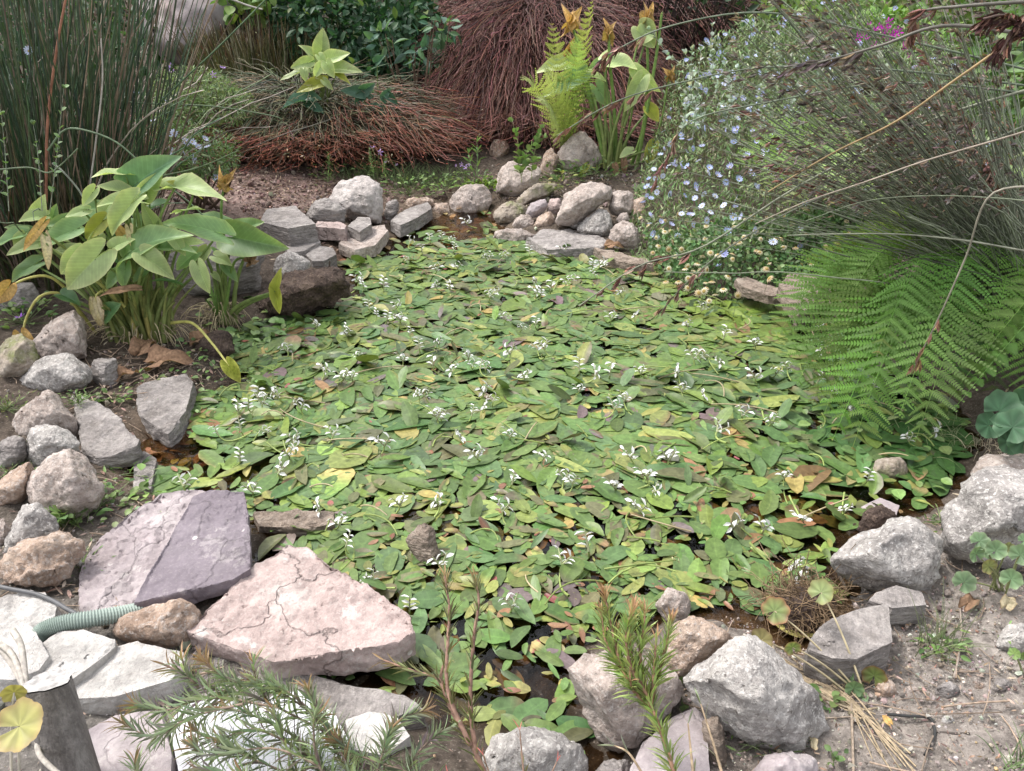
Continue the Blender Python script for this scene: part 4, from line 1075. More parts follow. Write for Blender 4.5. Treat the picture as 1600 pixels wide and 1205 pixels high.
# wilted leaves bent over on long yellow stalks
def wilted(root, pts, y0, y1, tip, w, ck, seed):
    n = len(pts)
    P = path([Yp(px, py, y0 + (y1 - y0) * i / (n - 1)) for i, (px, py) in enumerate(pts)], 18)
    A = P[-1]; Tt = Yp(tip[0], tip[1], y1 - 0.02); d = Tt - A; L = np.linalg.norm(d)
    col, edge = GL[ck]
    V, F, uv, C = arum_leaf(L, L * w, seed, fold=0.9, droop=0.15, ripple=0.08, col=col, edge=edge)
    M = frames(d[None], nrm(CAM - A)[None])[0]
    g = Geo(); g.add(V, F, C, uv)
    lf = put('wilted_leaf', g.mesh('wilted_leaf', M_DRY), root, M, A, 1.0)
    g = Geo(); v, f, c = tubes(P[None], np.linspace(0.008, 0.0045, 18)[None], 7, np.array([0.42, 0.40, 0.12])); g.add(v, f, c)
    pt = link('petiole', g.mesh('petiole', M_STEM)); pt.parent = lf
    pt.matrix_parent_inverse = (lf.parent.matrix_basis @ lf.matrix_basis).inverted()
wilted(left, [(150, 520), (115, 475), (90, 458), (60, 465), (40, 500), (36, 530)], yA, yA - .2, (52, 566), .55, 'o', 1)
wilted(left, [(130, 500), (105, 455), (75, 432), (40, 436), (12, 450)], yA, yA - .2, (-8, 476), .6, 'o', 2)
wilted(left, [(265, 505), (300, 505), (330, 535), (358, 572)], yA, yA - .3, (376, 598), .6, 'y', 3)
wilted(left, [(195, 480), (170, 455), (152, 460), (150, 478)], yA - .08, yA - .12, (158, 512), .45, 'w', 4)

y2 = float(H(347, 508)[1])
b2 = H(347, 506)
arm2 = thing('arum_lily', 'smaller arum with thick green stalks at the water edge right of the big clump', 'arum lily', b2)
E2 = [(318, 395, 300, 418, .6, 'p', -.03, .3), (392, 382, 412, 372, .6, 'p', .05, .4), (355, 420, 372, 440, .6, 'g', -.05, .3), (372, 372, 442, 388, .62, 'g', -.05, .35), (375, 362, 405, 342, .6, 'g', .05, .5), (340, 402, 362, 412, .8, 'p', -.05, .35), (336, 395, 328, 385, .9, 'g', 0, .5), (430, 455, 436, 420, .38, 'y', -.12, .15), (430, 458, 437, 492, .45, 'y', -.12, .15), (345, 345, 300, 333, .5, 'g', .1, .7), (335, 430, 345, 440, .7, 'p', -.05, .4)]
arum(arm2, y2, b2, E2, 0.007, 0.04, 2)
roots_and_stalks(arm2, b2, 7, 0.05, 0.33, 8, (0.16, 0.27, 0.07))
def stalk_flower(root, pts, y, rad, col, sp=None, seed=0, kind='w', spc='o'):
    P = path([Yp(px, py, y) for px, py in pts], 16)
    g = Geo(); v, f, c = tubes(P[None], np.linspace(rad, rad * 0.6, 16)[None], 8, np.array(col)); g.add(v, f, c)
    st = g.build('flower_stalk', M_STEM, root)
    r = np.random.default_rng(seed)
    A = P[-1]; L = sp * 1.1
    g = Geo()
    for q in range(3):
        d = nrm(np.array([r.normal(0, 0.6), -0.3, 1.0 if q < 2 else -0.8]))
        V, F, uv, C = arum_leaf(L, L * 0.42, seed + q, fold=1.6, droop=0.7, ripple=0.14, col=GL[spc][0], edge=GL['n'][0] if q else GL[spc][1])
        W = np.einsum('ij,kj->ki', frames(d[None], np.array([[r.normal(0, .5), -1, 0.2]]))[0], V) + A - d * L * 0.15
        g.add(W, F, C, uv)
    h = link('wilted_flower', g.mesh('wilted_flower', M_DRY))
    h.parent = st
    h.matrix_parent_inverse = root.matrix_basis.inverted() if False else (st.parent.matrix_basis @ st.matrix_parent_inverse).inverted()
stalk_flower(left, [(235, 500), (236, 400), (233, 290)], yA + .05, 0.006, (0.16, 0.25, 0.08), 0.001, 3)
stalk_flower(arm2, [(346, 505), (347, 400), (346, 320), (352, 285)], y2, 0.008, (0.13, 0.22, 0.06), 0.07, 4)
stalk_flower(arm2, [(347, 505), (356, 460), (366, 410), (392, 402)], y2 - .05, 0.009, (0.15, 0.24, 0.06), 0.06, 14, spc='n')

# arum with flower stalks at the far bank
b3 = H(955, 262); y3 = float(b3[1])
back = thing('arum_lily', 'tall arum with thick bright green stalks and wilted orange flowers at the far bank', 'arum lily', b3)
E3 = [(888, 95, 838, 108, .45, 'p', 0, .6), (898, 122, 846, 148, .45, 'g', -.1, .5), (952, 98, 996, 100, .8, 'p', 0, .6), (1010, 50, 994, 68, 1.2, 'p', 0, .1), (1003, 48, 1024, 74, 1.0, 'p', .02, .1), (920, 118, 948, 122, .6, 'p', 0, .6), (998, 132, 976, 175, .55, 'p', -.1, .1), (1000, 116, 1030, 146, .5, 'p', -.05, .3), (935, 140, 954, 168, .7, 'g', .1, .3), (1015, 172, 1030, 190, .8, 'y', .05, .3), (1020, 232, 1010, 262, .6, 'y', -.1, .2), (985, 238, 968, 246, .9, 'p', -.1, .5), (915, 262, 905, 276, .6, 'y', -.2, .4), (940, 98, 918, 108, .6, 'g', .1, .5), (962, 265, 968, 290, .4, 'n', -.15, .2), (975, 255, 976, 275, .5, 'n', -.15, .2)]
arum(back, y3, b3, E3, 0.008, 0.09, 3)
for k, (pts, sp, c) in enumerate([([(948, 262), (925, 170), (906, 80), (892, 34)], .13, 'o'), ([(955, 262), (960, 180), (953, 100), (951, 52)], .10, 'o'), ([(985, 262), (1005, 200), (1012, 120), (1010, 32)], .13, 'o'), ([(945, 262), (925, 160), (905, 105), (890, 78)], .09, 'o'), ([(995, 262), (1008, 190), (1025, 90), (1034, 22)], .02, 'p'), ([(1000, 262), (1030, 200), (1046, 118)], .08, 'o'),
                                ([(952, 262), (940, 210), (928, 150)], .02, 'p'), ([(962, 262), (962, 200), (955, 120)], .02, 'p'), ([(970, 262), (985, 190), (992, 140)], .02, 'p')]):
    stalk_flower(back, pts, y3 + (k % 3) * .03, 0.017 if k in (0, 1, 2, 4, 6, 7) else 0.010, (0.17, 0.27, 0.07), sp, 30 + k, spc=c)
# triangular-leaved plant among the rust sedge
b4 = H(500, 235); y4 = float(b4[1]) - 0.15
tri = thing('arum_lily', 'bright yellow-green arum rosette growing out of the rust-tipped sedge', 'arum lily', b4)
E4 = [(503, 78, 504, 44, .75, 'p', .1, .05), (490, 88, 470, 68, .6, 'p', .1, .3), (515, 92, 546, 82, .55, 'p', 0, .4), (480, 98, 453, 105, .6, 'p', 0, .4), (520, 108, 562, 106, .5, 'p', 0, .55), (500, 105, 490, 122, .7, 'p', -.1, .2), (512, 102, 522, 122, .8, 'p', -.1, .2), (478, 112, 436, 116, .4, 'p', 0, .6), (475, 112, 478, 128, .8, 'p', -.1, .3), (498, 130, 462, 142, .45, 'y', -.1, .6), (508, 128, 520, 140, .6, 'p', -.1, .4), (525, 118, 548, 128, .5, 'y', -.05, .6), (500, 90, 510, 104, .8, 'p', 0, .3), (488, 96, 482, 84, .7, 'g', .1, .3),
      (472, 158, 437, 164, .6, 'k', -.15, .3), (480, 152, 500, 152, .9, 'k', -.12, .2), (485, 166, 508, 176, .6, 'k', -.15, .3)]
arum(tri, y4, b4, E4, 0.005, 0.06, 4)
b5 = H(590, 240)
blu = thing('leafy_plant', 'dull blue-green leafy sprig lying on the rust-tipped sedge', 'plant', b5)
E5 = [(568, 145, 532, 140, .5, 'k', -.15, .3), (570, 140, 585, 132, .9, 'k', -.15, .2), (565, 150, 555, 164, .8, 'k', -.15, .2), (600, 150, 610, 138, .6, 'k', -.15, .1), (600, 155, 598, 168, .7, 'k', -.15, .2), (608, 150, 622, 163, .6, 'k', -.15, .3), (585, 168, 570, 176, .7, 'k', -.15, .4), (588, 170, 608, 180, .6, 'k', -.15, .4), (590, 96, 600, 86, .8, 'k', .1, .3)]
arum(blu, float(b5[1]) - .15, b5, E5, 0.004, 0.05, 5)
# ---------------------------------------------------------------- reeds and sedges
def sedge(name, label, cat, parts, group=None):
    """parts: list of dicts of stem sets that spring from one base"""
    b0 = parts[0]['base']
    root = thing(name, label, cat, b0, group)
    for q in parts:
        n, k = q['n'], q.get('k', 9)
        r = np.random.default_rng(q.get('seed', 0))
        rad = np.sqrt(r.random(n)) * q['rb']; a0 = r.uniform(0, 2 * PI, n)
        b = np.array(q['base']) + np.stack([rad * np.cos(a0) * q.get('ex', 1), rad * np.sin(a0), -0.05 * np.ones(n)], 1)
        if 'dome' in q:
            u = nrm(r.normal(0, 1, (n, 3)) + np.array([0, q.get('front', -.25), .35])); u[:, 2] = np.abs(u[:, 2])
            b = np.array(q['base']) + u * np.array(q['dome']) * r.uniform(.75, 1.03, (n, 1)); a0 = np.arctan2(u[:, 1], u[:, 0])
        amin, amax = q.get('az', (0, 2 * PI))
        az = r.uniform(amin, amax, n) if 'az' in q else a0 + r.normal(0, 0.5, n)
        el = q['ang'][0] + (q['ang'][1] - q['ang'][0]) * r.random(n) ** q.get('pw', 1)
        out = np.stack([np.cos(az), np.sin(az), np.zeros(n)], 1)
        d0 = out * np.sin(el)[:, None] + np.array([0, 0, 1.0]) * np.cos(el)[:, None]
        L = r.uniform(*q['L'], n)
        s = np.linspace(0, 1, k)
        g_ = q.get('g', 0.2) * r.uniform(0.6, 1.4, n)
        P = b[:, None] + L[:, None, None] * (d0[:, None] * s[None, :, None] - np.array([0, 0, 1.0]) * (g_[:, None] * s[None] ** 2)[..., None] + out[:, None] * (0.35 * g_[:, None] * s[None] ** 2)[..., None])
        wob = r.normal(0, q.get('wob', 0.012), (n, k, 3)); wob[:, 0] = 0
        P = P + np.cumsum(wob, 1) * L[:, None, None] * 0.5
        zf = T1(q['base'][0], q['base'][1] - .2) + (0.0 if 'dome' in q else -.1)
        P[..., 2] = np.maximum(P[..., 2], zf + (0.02 * r.random((n, k)) if 'dome' not in q else r.uniform(-.05, .20, (n, 1)) + 0.02 * r.random((n, k))))
        R = q['r'] * r.uniform(0.7, 1.3, n)[:, None] * np.linspace(1.1, 0.55, k)[None]
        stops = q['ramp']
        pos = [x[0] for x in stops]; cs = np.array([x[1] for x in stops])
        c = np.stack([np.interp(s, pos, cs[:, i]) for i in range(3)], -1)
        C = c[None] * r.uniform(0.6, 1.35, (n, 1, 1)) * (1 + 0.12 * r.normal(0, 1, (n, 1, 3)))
        if 'alt' in q:
            pick = r.random(n) < q['altp']; C[pick] = np.array(q['alt']) * r.uniform(0.6, 1.2, (pick.sum(), 1, 1))
        v, f, cc = tubes(P, R, 3, C.clip(0.005, 0.9))
        g = Geo(); g.add(v, f, cc)
        g.build(q.get('part', 'stems'), M_REED, root, 'stuff')
        if 'fleck' in q:
            m = q['fleck']; idx = r.integers(0, n, m); kk = r.integers(int(k * q.get('f0', .55)), k, m)
            X = P[idx, kk] + r.normal(0, 0.006, (m, 3))
            g = Geo()
            T = nrm(P[idx, kk] - P[idx, kk - 1]) + r.normal(0, 0.5, (m, 3))
            scatter(g, blade(2, 2, 0.35, 0.7, 0.3), frames(T, r.normal(0, 1, (m, 3))), X, r.uniform(*q.get('fs', (0.012, 0.028)), m), pal(m, q['fc'], 0.25))
            g.build('seed_heads', M_DRY, root, 'stuff')
    return root

LB = H(70, 415)
LB[1] += 0.15; LB[0] -= 0.16
gr = sedge('restio', 'tall dense clump of dark green rush stems filling the upper left corner', 'reed clump', [
    dict(base=LB, n=760, rb=0.62, ex=1.0, ang=(0.0, 0.46), L=(1.2, 2.3), g=0.08, r=0.0042, k=9, seed=1, ramp=[(0, (0.065, 0.075, 0.035)), (0.4, (0.065, 0.10, 0.052)), (1, (0.10, 0.145, 0.085))], alt=(0.27, 0.20, 0.15), altp=0.16, wob=0.011),
    dict(base=LB, n=150, rb=0.55, ang=(0.1, 0.75), L=(0.9, 1.9), g=0.28, r=0.0042, k=12, seed=2, ramp=[(0, (0.08, 0.09, 0.04)), (1, (0.09, 0.13, 0.085))], alt=(0.36, 0.31, 0.27), altp=0.3, wob=0.02, part='arching_stems'),
    dict(base=LB, n=500, rb=0.66, ang=(0.0, 0.5), L=(0.3, 0.9), g=0.1, r=0.004, k=6, seed=3, ramp=[(0, (0.10, 0.08, 0.05)), (1, (0.14, 0.11, 0.07))], wob=0.03, part='dead_stems')])  # last set: short brown dead stems low in the clump
# single arching stems that stand out
for pts, y, rad, c in [([(75, 235), (100, 204), (130, 203), (178, 220), (215, 250), (255, 285), (300, 320), (360, 380)], 3.6, .005, (0.17, 0.23, 0.14)), ([(170, 250), (250, 160), (340, 75), (420, -5), (480, -60)], 4.3, .0045, (0.08, 0.14, 0.07)), ([(150, 155), (230, 162), (330, 166), (420, 180), (440, 186)], 4.4, .004, (0.12, 0.17, 0.09)), ([(245, 277), (310, 262), (372, 236)], 3.9, .0045, (0.09, 0.13, 0.06)),
                       ([(72, 330), (74, 200), (88, 80), (110, -40)], 3.7, .007, (0.33, 0.15, 0.10)), ([(0, 265), (45, 262), (75, 270), (95, 258), (122, 232)], 3.4, .004, (0.13, 0.17, 0.10)), ([(135, 330), (150, 220), (160, 130), (158, 60)], 3.7, .0045, (0.42, 0.38, 0.35)), ([(345, -8), (385, 8), (410, 15)], 4.4, .006, (0.35, 0.33, 0.30)),
                       ([(268, 150), (262, 90), (270, 40), (280, -30)], 4.2, .0035, (0.05, 0.06, 0.04)), ([(240, 210), (258, 120), (272, 20), (278, -30)], 4.1, .004, (0.05, 0.07, 0.04)), ([(230, 80), (245, 40), (250, -20)], 4.3, .003, (0.07, 0.06, 0.04)), ([(82, 255), (100, 270), (125, 300), (135, 325)], 3.5, .005, (0.30, 0.32, 0.26))]:
    P = path([Yp(px, py, y) for px, py in pts], 26)
    v, f, cc = tubes(P[None], np.linspace(rad, rad * .7, 26)[None], 6, np.array(c)); g = Geo(); g.add(v, f, cc)
    g.build('arching_stem', M_REED, gr)
RUST = [(0, (0.12, 0.125, 0.075)), (0.45, (0.13, 0.125, 0.08)), (0.62, (0.20, 0.14, 0.09)), (0.8, (0.29, 0.115, 0.075)), (1, (0.25, 0.09, 0.06))]
GRN = [(0, (0.05, 0.055, 0.03)), (0.4, (0.11, 0.12, 0.075)), (1, (0.19, 0.18, 0.115))]
RF = [(5, (0.33, 0.13, 0.085)), (2, (0.17, 0.075, 0.055)), (.8, (0.55, 0.47, 0.38))]
b6 = H(462, 240); b6[1] += 0.5
sedge('sedge', 'low spreading sedge mound with grey-green stems and rust red drooping tips', 'sedge', [
    dict(base=b6 + [0, 0, .02], n=2800, rb=0.4, ex=1.6, dome=(1.0, .55, .46), ang=(0.7, 1.3), L=(0.35, 0.62), g=0.45, r=0.0034, k=9, seed=11, ramp=GRN, wob=.03, alt=(0.28, 0.2, 0.13), altp=.15),
    dict(base=b6 + [0, -.05, .0], n=2400, rb=0.3, dome=(1.12, .66, .38), front=-.9, ang=(1.0, 1.5), L=(0.25, 0.5), g=0.75, r=0.0034, k=8, seed=12, ramp=RUST, wob=.06, part='outer_stems', fleck=5200, fc=RF, f0=.35),
    dict(base=b6 + [0.55, -.1, .05], n=900, rb=0.3, dome=(.6, .5, .38), front=-.6, ang=(0.9, 1.4), az=(-1.4, 0.3), L=(0.4, 0.62), g=0.5, r=0.004, k=9, seed=13, ramp=RUST, wob=.03, part='side_stems', fleck=2600, fc=RF, f0=.5),
    dict(base=b6 + [0, -.1, 0], n=900, rb=0.7, ex=1.4, ang=(0.1, 1.2), L=(0.2, 0.5), g=0.3, r=0.005, k=6, seed=16, ramp=[(0, (0.03, 0.025, 0.02)), (1, (0.06, 0.04, 0.03))], part='dead_stems')])  # near-black short stems filling the inside of the mound
b7 = H(395, 180); b7[1] += 0.5
sedge('sedge', 'upright olive green rush clump behind the rust-tipped sedge at left', 'sedge', [
    dict(base=b7, n=1400, rb=0.45, ex=1.3, ang=(0.0, 0.35), L=(0.55, 1.0), g=0.1, r=0.0048, k=7, seed=14, ramp=[(0, (0.05, 0.06, 0.025)), (.7, (0.13, 0.145, 0.06)), (1, (0.17, 0.12, 0.065))], alt=(0.40, 0.38, 0.26), altp=.15, fleck=700, fc=[(3, (0.2, 0.11, 0.06)), (1, (0.55, 0.48, 0.4))])])
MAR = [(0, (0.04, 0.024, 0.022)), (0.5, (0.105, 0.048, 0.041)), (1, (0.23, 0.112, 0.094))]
MF = [(5, (0.17, 0.085, 0.08)), (2, (0.08, 0.04, 0.036)), (1, (0.38, 0.27, 0.22))]
b8 = H(850, 215); b8[1] += 1.0
sedge('sedge', 'huge weeping maroon-brown sedge overhanging the stream at the back', 'sedge', [
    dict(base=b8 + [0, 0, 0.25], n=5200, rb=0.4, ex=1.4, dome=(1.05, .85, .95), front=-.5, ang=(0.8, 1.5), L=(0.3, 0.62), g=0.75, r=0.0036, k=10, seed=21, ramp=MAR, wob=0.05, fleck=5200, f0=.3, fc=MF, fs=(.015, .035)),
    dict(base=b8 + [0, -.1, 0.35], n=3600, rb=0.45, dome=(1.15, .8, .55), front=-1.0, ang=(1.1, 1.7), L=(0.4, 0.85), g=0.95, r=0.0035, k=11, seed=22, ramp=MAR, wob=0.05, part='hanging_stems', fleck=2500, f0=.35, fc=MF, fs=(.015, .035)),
    dict(base=b8 + [0, 0.1, 0], n=2200, rb=0.9, ex=1.2, ang=(0.0, 0.5), L=(0.6, 1.1), g=0.1, r=0.007, k=7, seed=23, ramp=[(0, (0.025, 0.018, 0.016)), (1, (0.05, 0.033, 0.03))], part='dead_stems'),  # near-black upright stems inside the dome
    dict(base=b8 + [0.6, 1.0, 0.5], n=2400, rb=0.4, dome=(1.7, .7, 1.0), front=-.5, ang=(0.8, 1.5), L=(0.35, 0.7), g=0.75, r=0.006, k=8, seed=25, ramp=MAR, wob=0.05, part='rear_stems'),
    dict(base=b8 + [0.6, 1.0, 0.3], n=1800, rb=1.1, ex=1.3, ang=(0.0, 0.5), L=(0.6, 1.3), g=0.1, r=0.009, k=6, seed=26, ramp=[(0, (0.025, 0.018, 0.016)), (1, (0.05, 0.033, 0.03))], part='rear_dead_stems')])  # near-black upright stems inside the rear dome
b9 = Yp(225, 120, 6.3)
b9[2] = T1(b9[0], b9[1])
sedge('sedge', 'small reddish sedge tuft below the huge boulder behind the reeds', 'sedge', [
    dict(base=b9, n=600, rb=0.2, ang=(0.3, 1.2), L=(0.5, 0.9), g=0.5, r=0.004, k=8, seed=24, ramp=[(0, (0.06, 0.04, 0.03)), (1, (0.22, 0.10, 0.07))])])

# thatching reed leaning in from the right, with dark seed heads
def thatch():
    base = np.array([2.30, 3.2, 0.28])
    root = thing('restio', 'big thatching reed leaning in from the right with long thin stems and brown seed heads', 'reed clump', base)
    r = np.random.default_rng(77)
    brac = blade(3, 2, 0.22, 0.7, 0.3, 0.15, 0.15)
    def head(P, s0, n, size, tint):
        """dark drooping spikelet bundles along the last part of a stem"""
        g = Geo(); k = len(P)
        for j in range(n):
            u = s0 + (1 - s0) * (j + .5 * r.random()) / n
            i = min(k - 2, int(u * (k - 1))); fr = u * (k - 1) - i
            X = P[i] * (1 - fr) + P[i + 1] * fr
            t = nrm(P[i + 1] - P[i])
            m = r.integers(5, 9)
            side = nrm(r.normal(0, 1, 3))
            T = t + 0.5 * side * np.linspace(.3, 1, m)[:, None] + np.array([0, 0, -0.55]) + r.normal(0, 0.14, (m, 3))
            X2 = X + side * 0.012 * r.random((m, 1)) + T * 0.01 * r.random((m, 1))
            scatter(g, brac, frames(T, r.normal(0, 1, (m, 3))), X2, size * r.uniform(.7, 1.25, m), pal(m, tint, .25))
        return g
    REDH = [(4, (0.22, 0.115, 0.10)), (2, (0.12, 0.065, 0.058)), (2, (0.34, 0.22, 0.185))]
    GRYH = [(4, (0.17, 0.14, 0.13)), (2, (0.09, 0.072, 0.066)), (2, (0.28, 0.24, 0.22)), (1.5, (0.22, 0.15, 0.11))]
    DKH = [(3, (0.10, 0.05, 0.042)), (2, (0.06, 0.03, 0.028)), (1, (0.19, 0.11, 0.09))]
    def stem(P, rad, c, hd=None, tint=GRYH, size=0.035, n=9):
        v, f, cc = tubes(P[None], np.linspace(rad, rad * .45, len(P))[None], 5, np.array(c)); g = Geo(); g.add(v, f, cc)
        st = g.build('flowering_stem' if hd else 'stem', M_REED, root)
        if hd:
            m = head(P, hd, n, size, tint).mesh('seed_head', M_DRY)
            o = link('seed_head', m, None, 'stuff'); o.parent = st
            o.matrix_parent_inverse = (st.parent.matrix_basis @ st.matrix_parent_inverse).inverted()
    # stems traced one by one: pixel points and world distances
    for pts, y0, y1, rad, c, hd, n, sz, tint in [
        ([(1640, 130), (1450, 190), (1250, 290), (1100, 385), (1000, 415), (905, 478)], 3.1, 3.0, .006, (0.17, 0.18, 0.13), .62, 8, .055, REDH),
        ([(1640, 180), (1450, 260), (1280, 310), (1150, 380), (1075, 440), (1030, 490)], 3.1, 3.0, .005, (0.17, 0.18, 0.13), .7, 8, .04, REDH),
        ([(1650, 140), (1400, 110), (1200, 105), (1060, 130), (960, 160), (870, 212)], 3.2, 3.6, .005, (0.13, 0.16, 0.11), .66, 10, .05, REDH),
        ([(1650, 120), (1400, 60), (1200, 20), (1050, 40), (960, 80), (930, 100)], 3.2, 3.6, .005, (0.13, 0.16, 0.11), .66, 10, .055, REDH),
        ([(1650, 150), (1400, 130), (1200, 160), (1080, 190), (1040, 250), (1020, 290)], 3.1, 3.4, .0045, (0.13, 0.16, 0.11), .66, 9, .045, REDH),
        ([(1700, 30), (1600, 55), (1500, 120), (1400, 190), (1300, 240), (1200, 300)], 2.2, 2.6, .005, (0.34, 0.24, 0.12), None, 0, 0, None),
        ([(1700, 170), (1600, 206), (1450, 250), (1350, 285), (1260, 315), (1180, 350)], 2.2, 2.5, .0035, (0.30, 0.25, 0.20), None, 0, 0, None),
        ([(1640, 290), (1548, 305), (1510, 400), (1470, 490), (1440, 550), (1430, 570)], 2.3, 2.4, .004, (0.26, 0.24, 0.19), .62, 7, .035, [(3, (0.33, 0.20, 0.12)), (2, (0.22, 0.12, 0.09))]),
        ([(1700, 410), (1600, 392), (1500, 375), (1400, 366), (1300, 366), (1230, 368)], 2.5, 2.6, .004, (0.24, 0.25, 0.19), None, 0, 0, None),
        ([(1650, 320), (1560, 310), (1450, 306), (1350, 315), (1260, 345)], 2.5, 2.7, .003, (0.22, 0.25, 0.17), None, 0, 0, None),
        ([(1640, 60), (1480, 40), (1380, 70), (1290, 95), (1225, 105)], 2.4, 2.6, .006, (0.14, 0.13, 0.11), .55, 9, .045, GRYH),
        ([(1640, 0), (1500, 10), (1440, 20), (1420, 60)], 2.4, 2.7, .006, (0.14, 0.13, 0.11), .5, 8, .05, REDH),
        ([(1640, 110), (1600, 50), (1570, 25), (1535, 30)], 1.9, 1.8, .005, (0.13, 0.08, 0.06), .25, 20, .032, DKH),
        ([(1660, 60), (1615, 20), (1580, 55), (1562, 85)], 1.9, 1.8, .005, (0.13, 0.08, 0.06), .25, 20, .032, DKH)]:
        P = path([Yp(px, py, y0 + (y1 - y0) * i / (len(pts) - 1)) for i, (px, py) in enumerate(pts)], 28)
        stem(P, rad, c, hd, tint, sz, n)
    def fan(n):
        """tips of a fan of stems that leave the base towards the upper left"""
        a = np.radians(r.triangular(2, 24, 70, n)); ln = r.uniform(260, 760, n) * np.where(a > .8, .8, 1)
        return 1790 - ln * np.cos(a), 440 - ln * np.sin(a), r.uniform(2.5, 3.9, n)
    tx, ty, yt = fan(150)
    for i in range(150):
        if tx[i] > 1600: continue
        e = Yp(tx[i], ty[i], yt[i])
        b = base + r.normal(0, 0.10, 3) * [1, 1, .5]
        P = bez(b, b * .5 + e * .5 + np.array([0, 0, r.uniform(0.02, 0.16)]), e + np.array([0, 0, -r.uniform(0, .12)]), 20)
        P[1:] += np.cumsum(r.normal(0, 0.003, (19, 3)), 0)
        ishead = r.random() < .75 and ty[i] < 260
        stem(P, r.uniform(.003, .0048), np.array([0.17, 0.19, 0.135]) * r.uniform(.7, 1.6), .66 if ishead else None, REDH if r.random() < .3 else GRYH, r.uniform(.026, .046), int(r.integers(8, 14)))
    # the mass of finer stems
    n, k = 480, 9
    b = base + r.normal(0, 0.14, (n, 3)) * [1, 1, .5]
    px, py, yy = fan(n)
    e = np.array([Yp(a, c, d) for a, c, d in zip(px, py, yy)])
    mid = b * .5 + e * .5 + np.stack([0 * px, 0 * px, r.uniform(0.0, 0.18, n)], 1)
    s = np.linspace(0, 1, k)[None, :, None]
    P = (1 - s) ** 2 * b[:, None] + 2 * s * (1 - s) * mid[:, None] + s * s * e[:, None]
    v, f, cc = tubes(P, r.uniform(.0018, .0034, n)[:, None] * np.linspace(1, .5, k)[None], 3, np.broadcast_to((np.array([0.17, 0.19, 0.135])[None, None] * r.uniform(.4, 1.7, (n, 1, 1))), (n, k, 3)))
    g = Geo(); g.add(v, f, cc); g.build('stems', M_REED, root, 'stuff')
    m = 2000
    idx = r.integers(0, n, m); kk = r.integers(5, k, m)
    hi = (px[idx] < 1500) & (py[idx] < 270); idx, kk = idx[hi], kk[hi]; m = len(idx)
    g = Geo()
    for _ in range(4):
        scatter(g, brac, frames(nrm(P[idx, kk] - P[idx, kk - 1]) + [0, 0, -.5] + r.normal(0, .25, (m, 3)), r.normal(0, 1, (m, 3))), P[idx, kk] + r.normal(0, .012, (m, 3)), r.uniform(.016, .032, m), pal(m, GRYH, .25))
    g.build('seed_heads', M_DRY, root, 'stuff')
thatch()

# ---------------------------------------------------------------- ferns
def frond(B, mid, tip, W, npair=19, npin=14, alpha=0.35, droop=0.12, N=None, rad=0.0025, seed=0):
    """one fern frond as V, F, colour weights; rachis Bezier B-mid-tip"""
    r = np.random.default_rng(seed)
    K = 40
    P = bez(B, mid, tip, K); T = nrm(np.gradient(P, axis=0))
    if N is None: N = nrm(CAM - P[K // 2])
    Ls = np.linalg.norm(np.diff(P, axis=0), axis=1).sum()
    s = np.linspace(0.14, 0.985, npair)
    at = lambda A, q: np.stack([np.interp(q, np.linspace(0, 1, K), A[:, i]) for i in range(3)], -1)
    X, Tt = at(P, s), nrm(at(T, s))
    S = nrm(np.cross(Tt, N)); N2 = np.cross(S, Tt)
    prof = np.interp(s, [0.1, 0.22, 0.42, 0.7, 0.9, 1], [0.55, 0.85, 1.0, 0.75, 0.36, 0.08]) * W * 1.2 * r.uniform(.86, 1.1, npair)
    V, F, C, n0 = [], [], [], 0
    for sd in (-1, 1):
        al = alpha + 0.25 * s
        D = nrm(S * sd * np.cos(al)[:, None] + Tt * np.sin(al)[:, None] - N2 * droop + r.normal(0, 0.085, (npair, 3)))
        u = (np.arange(npin) + 0.5) / npin
        O = X[:, None] + D[:, None] * (u[None, :, None] * prof[:, None, None]) - N2[:, None] * (droop * 1.2 * prof[:, None] * u[None] ** 2)[..., None]
        E = nrm(np.cross(D, N2))
        wl = prof[:, None] / npin * 0.47 * np.ones((1, npin))
        ll = (0.42 * Ls / npair) * np.ones_like(prof)[:, None] * (1 - 0.8 * u[None] ** 1.4) * np.clip(prof[:, None] / W * 1.6, .25, 1) * .95 + 0.001
        for se in (-1, 1):
            dd = nrm(E * se * 0.9 + D * 0.45)[:, None]
            pts = np.stack([O - D[:, None] * wl[..., None], O + dd * ll[..., None] * .72 - D[:, None] * wl[..., None] * .75 + N2[:, None] * ll[..., None] * .12, O + dd * ll[..., None], O + D[:, None] * wl[..., None]], 2)
            m = npair * npin
            V.append(pts.reshape(-1, 3)); F.append((np.arange(m)[:, None] * 4 + np.arange(4)) + n0); n0 += m * 4
            C.append(np.repeat(r.uniform(.88, 1.12, npair), npin * 4))
    v, f, _ = tubes(P[None], np.linspace(rad, rad * .3, K)[None], 4)
    V.append(v); F.append(f + n0); C.append(np.full(len(v), 1.5))
    return np.concatenate(V), np.concatenate(F), np.concatenate(C)

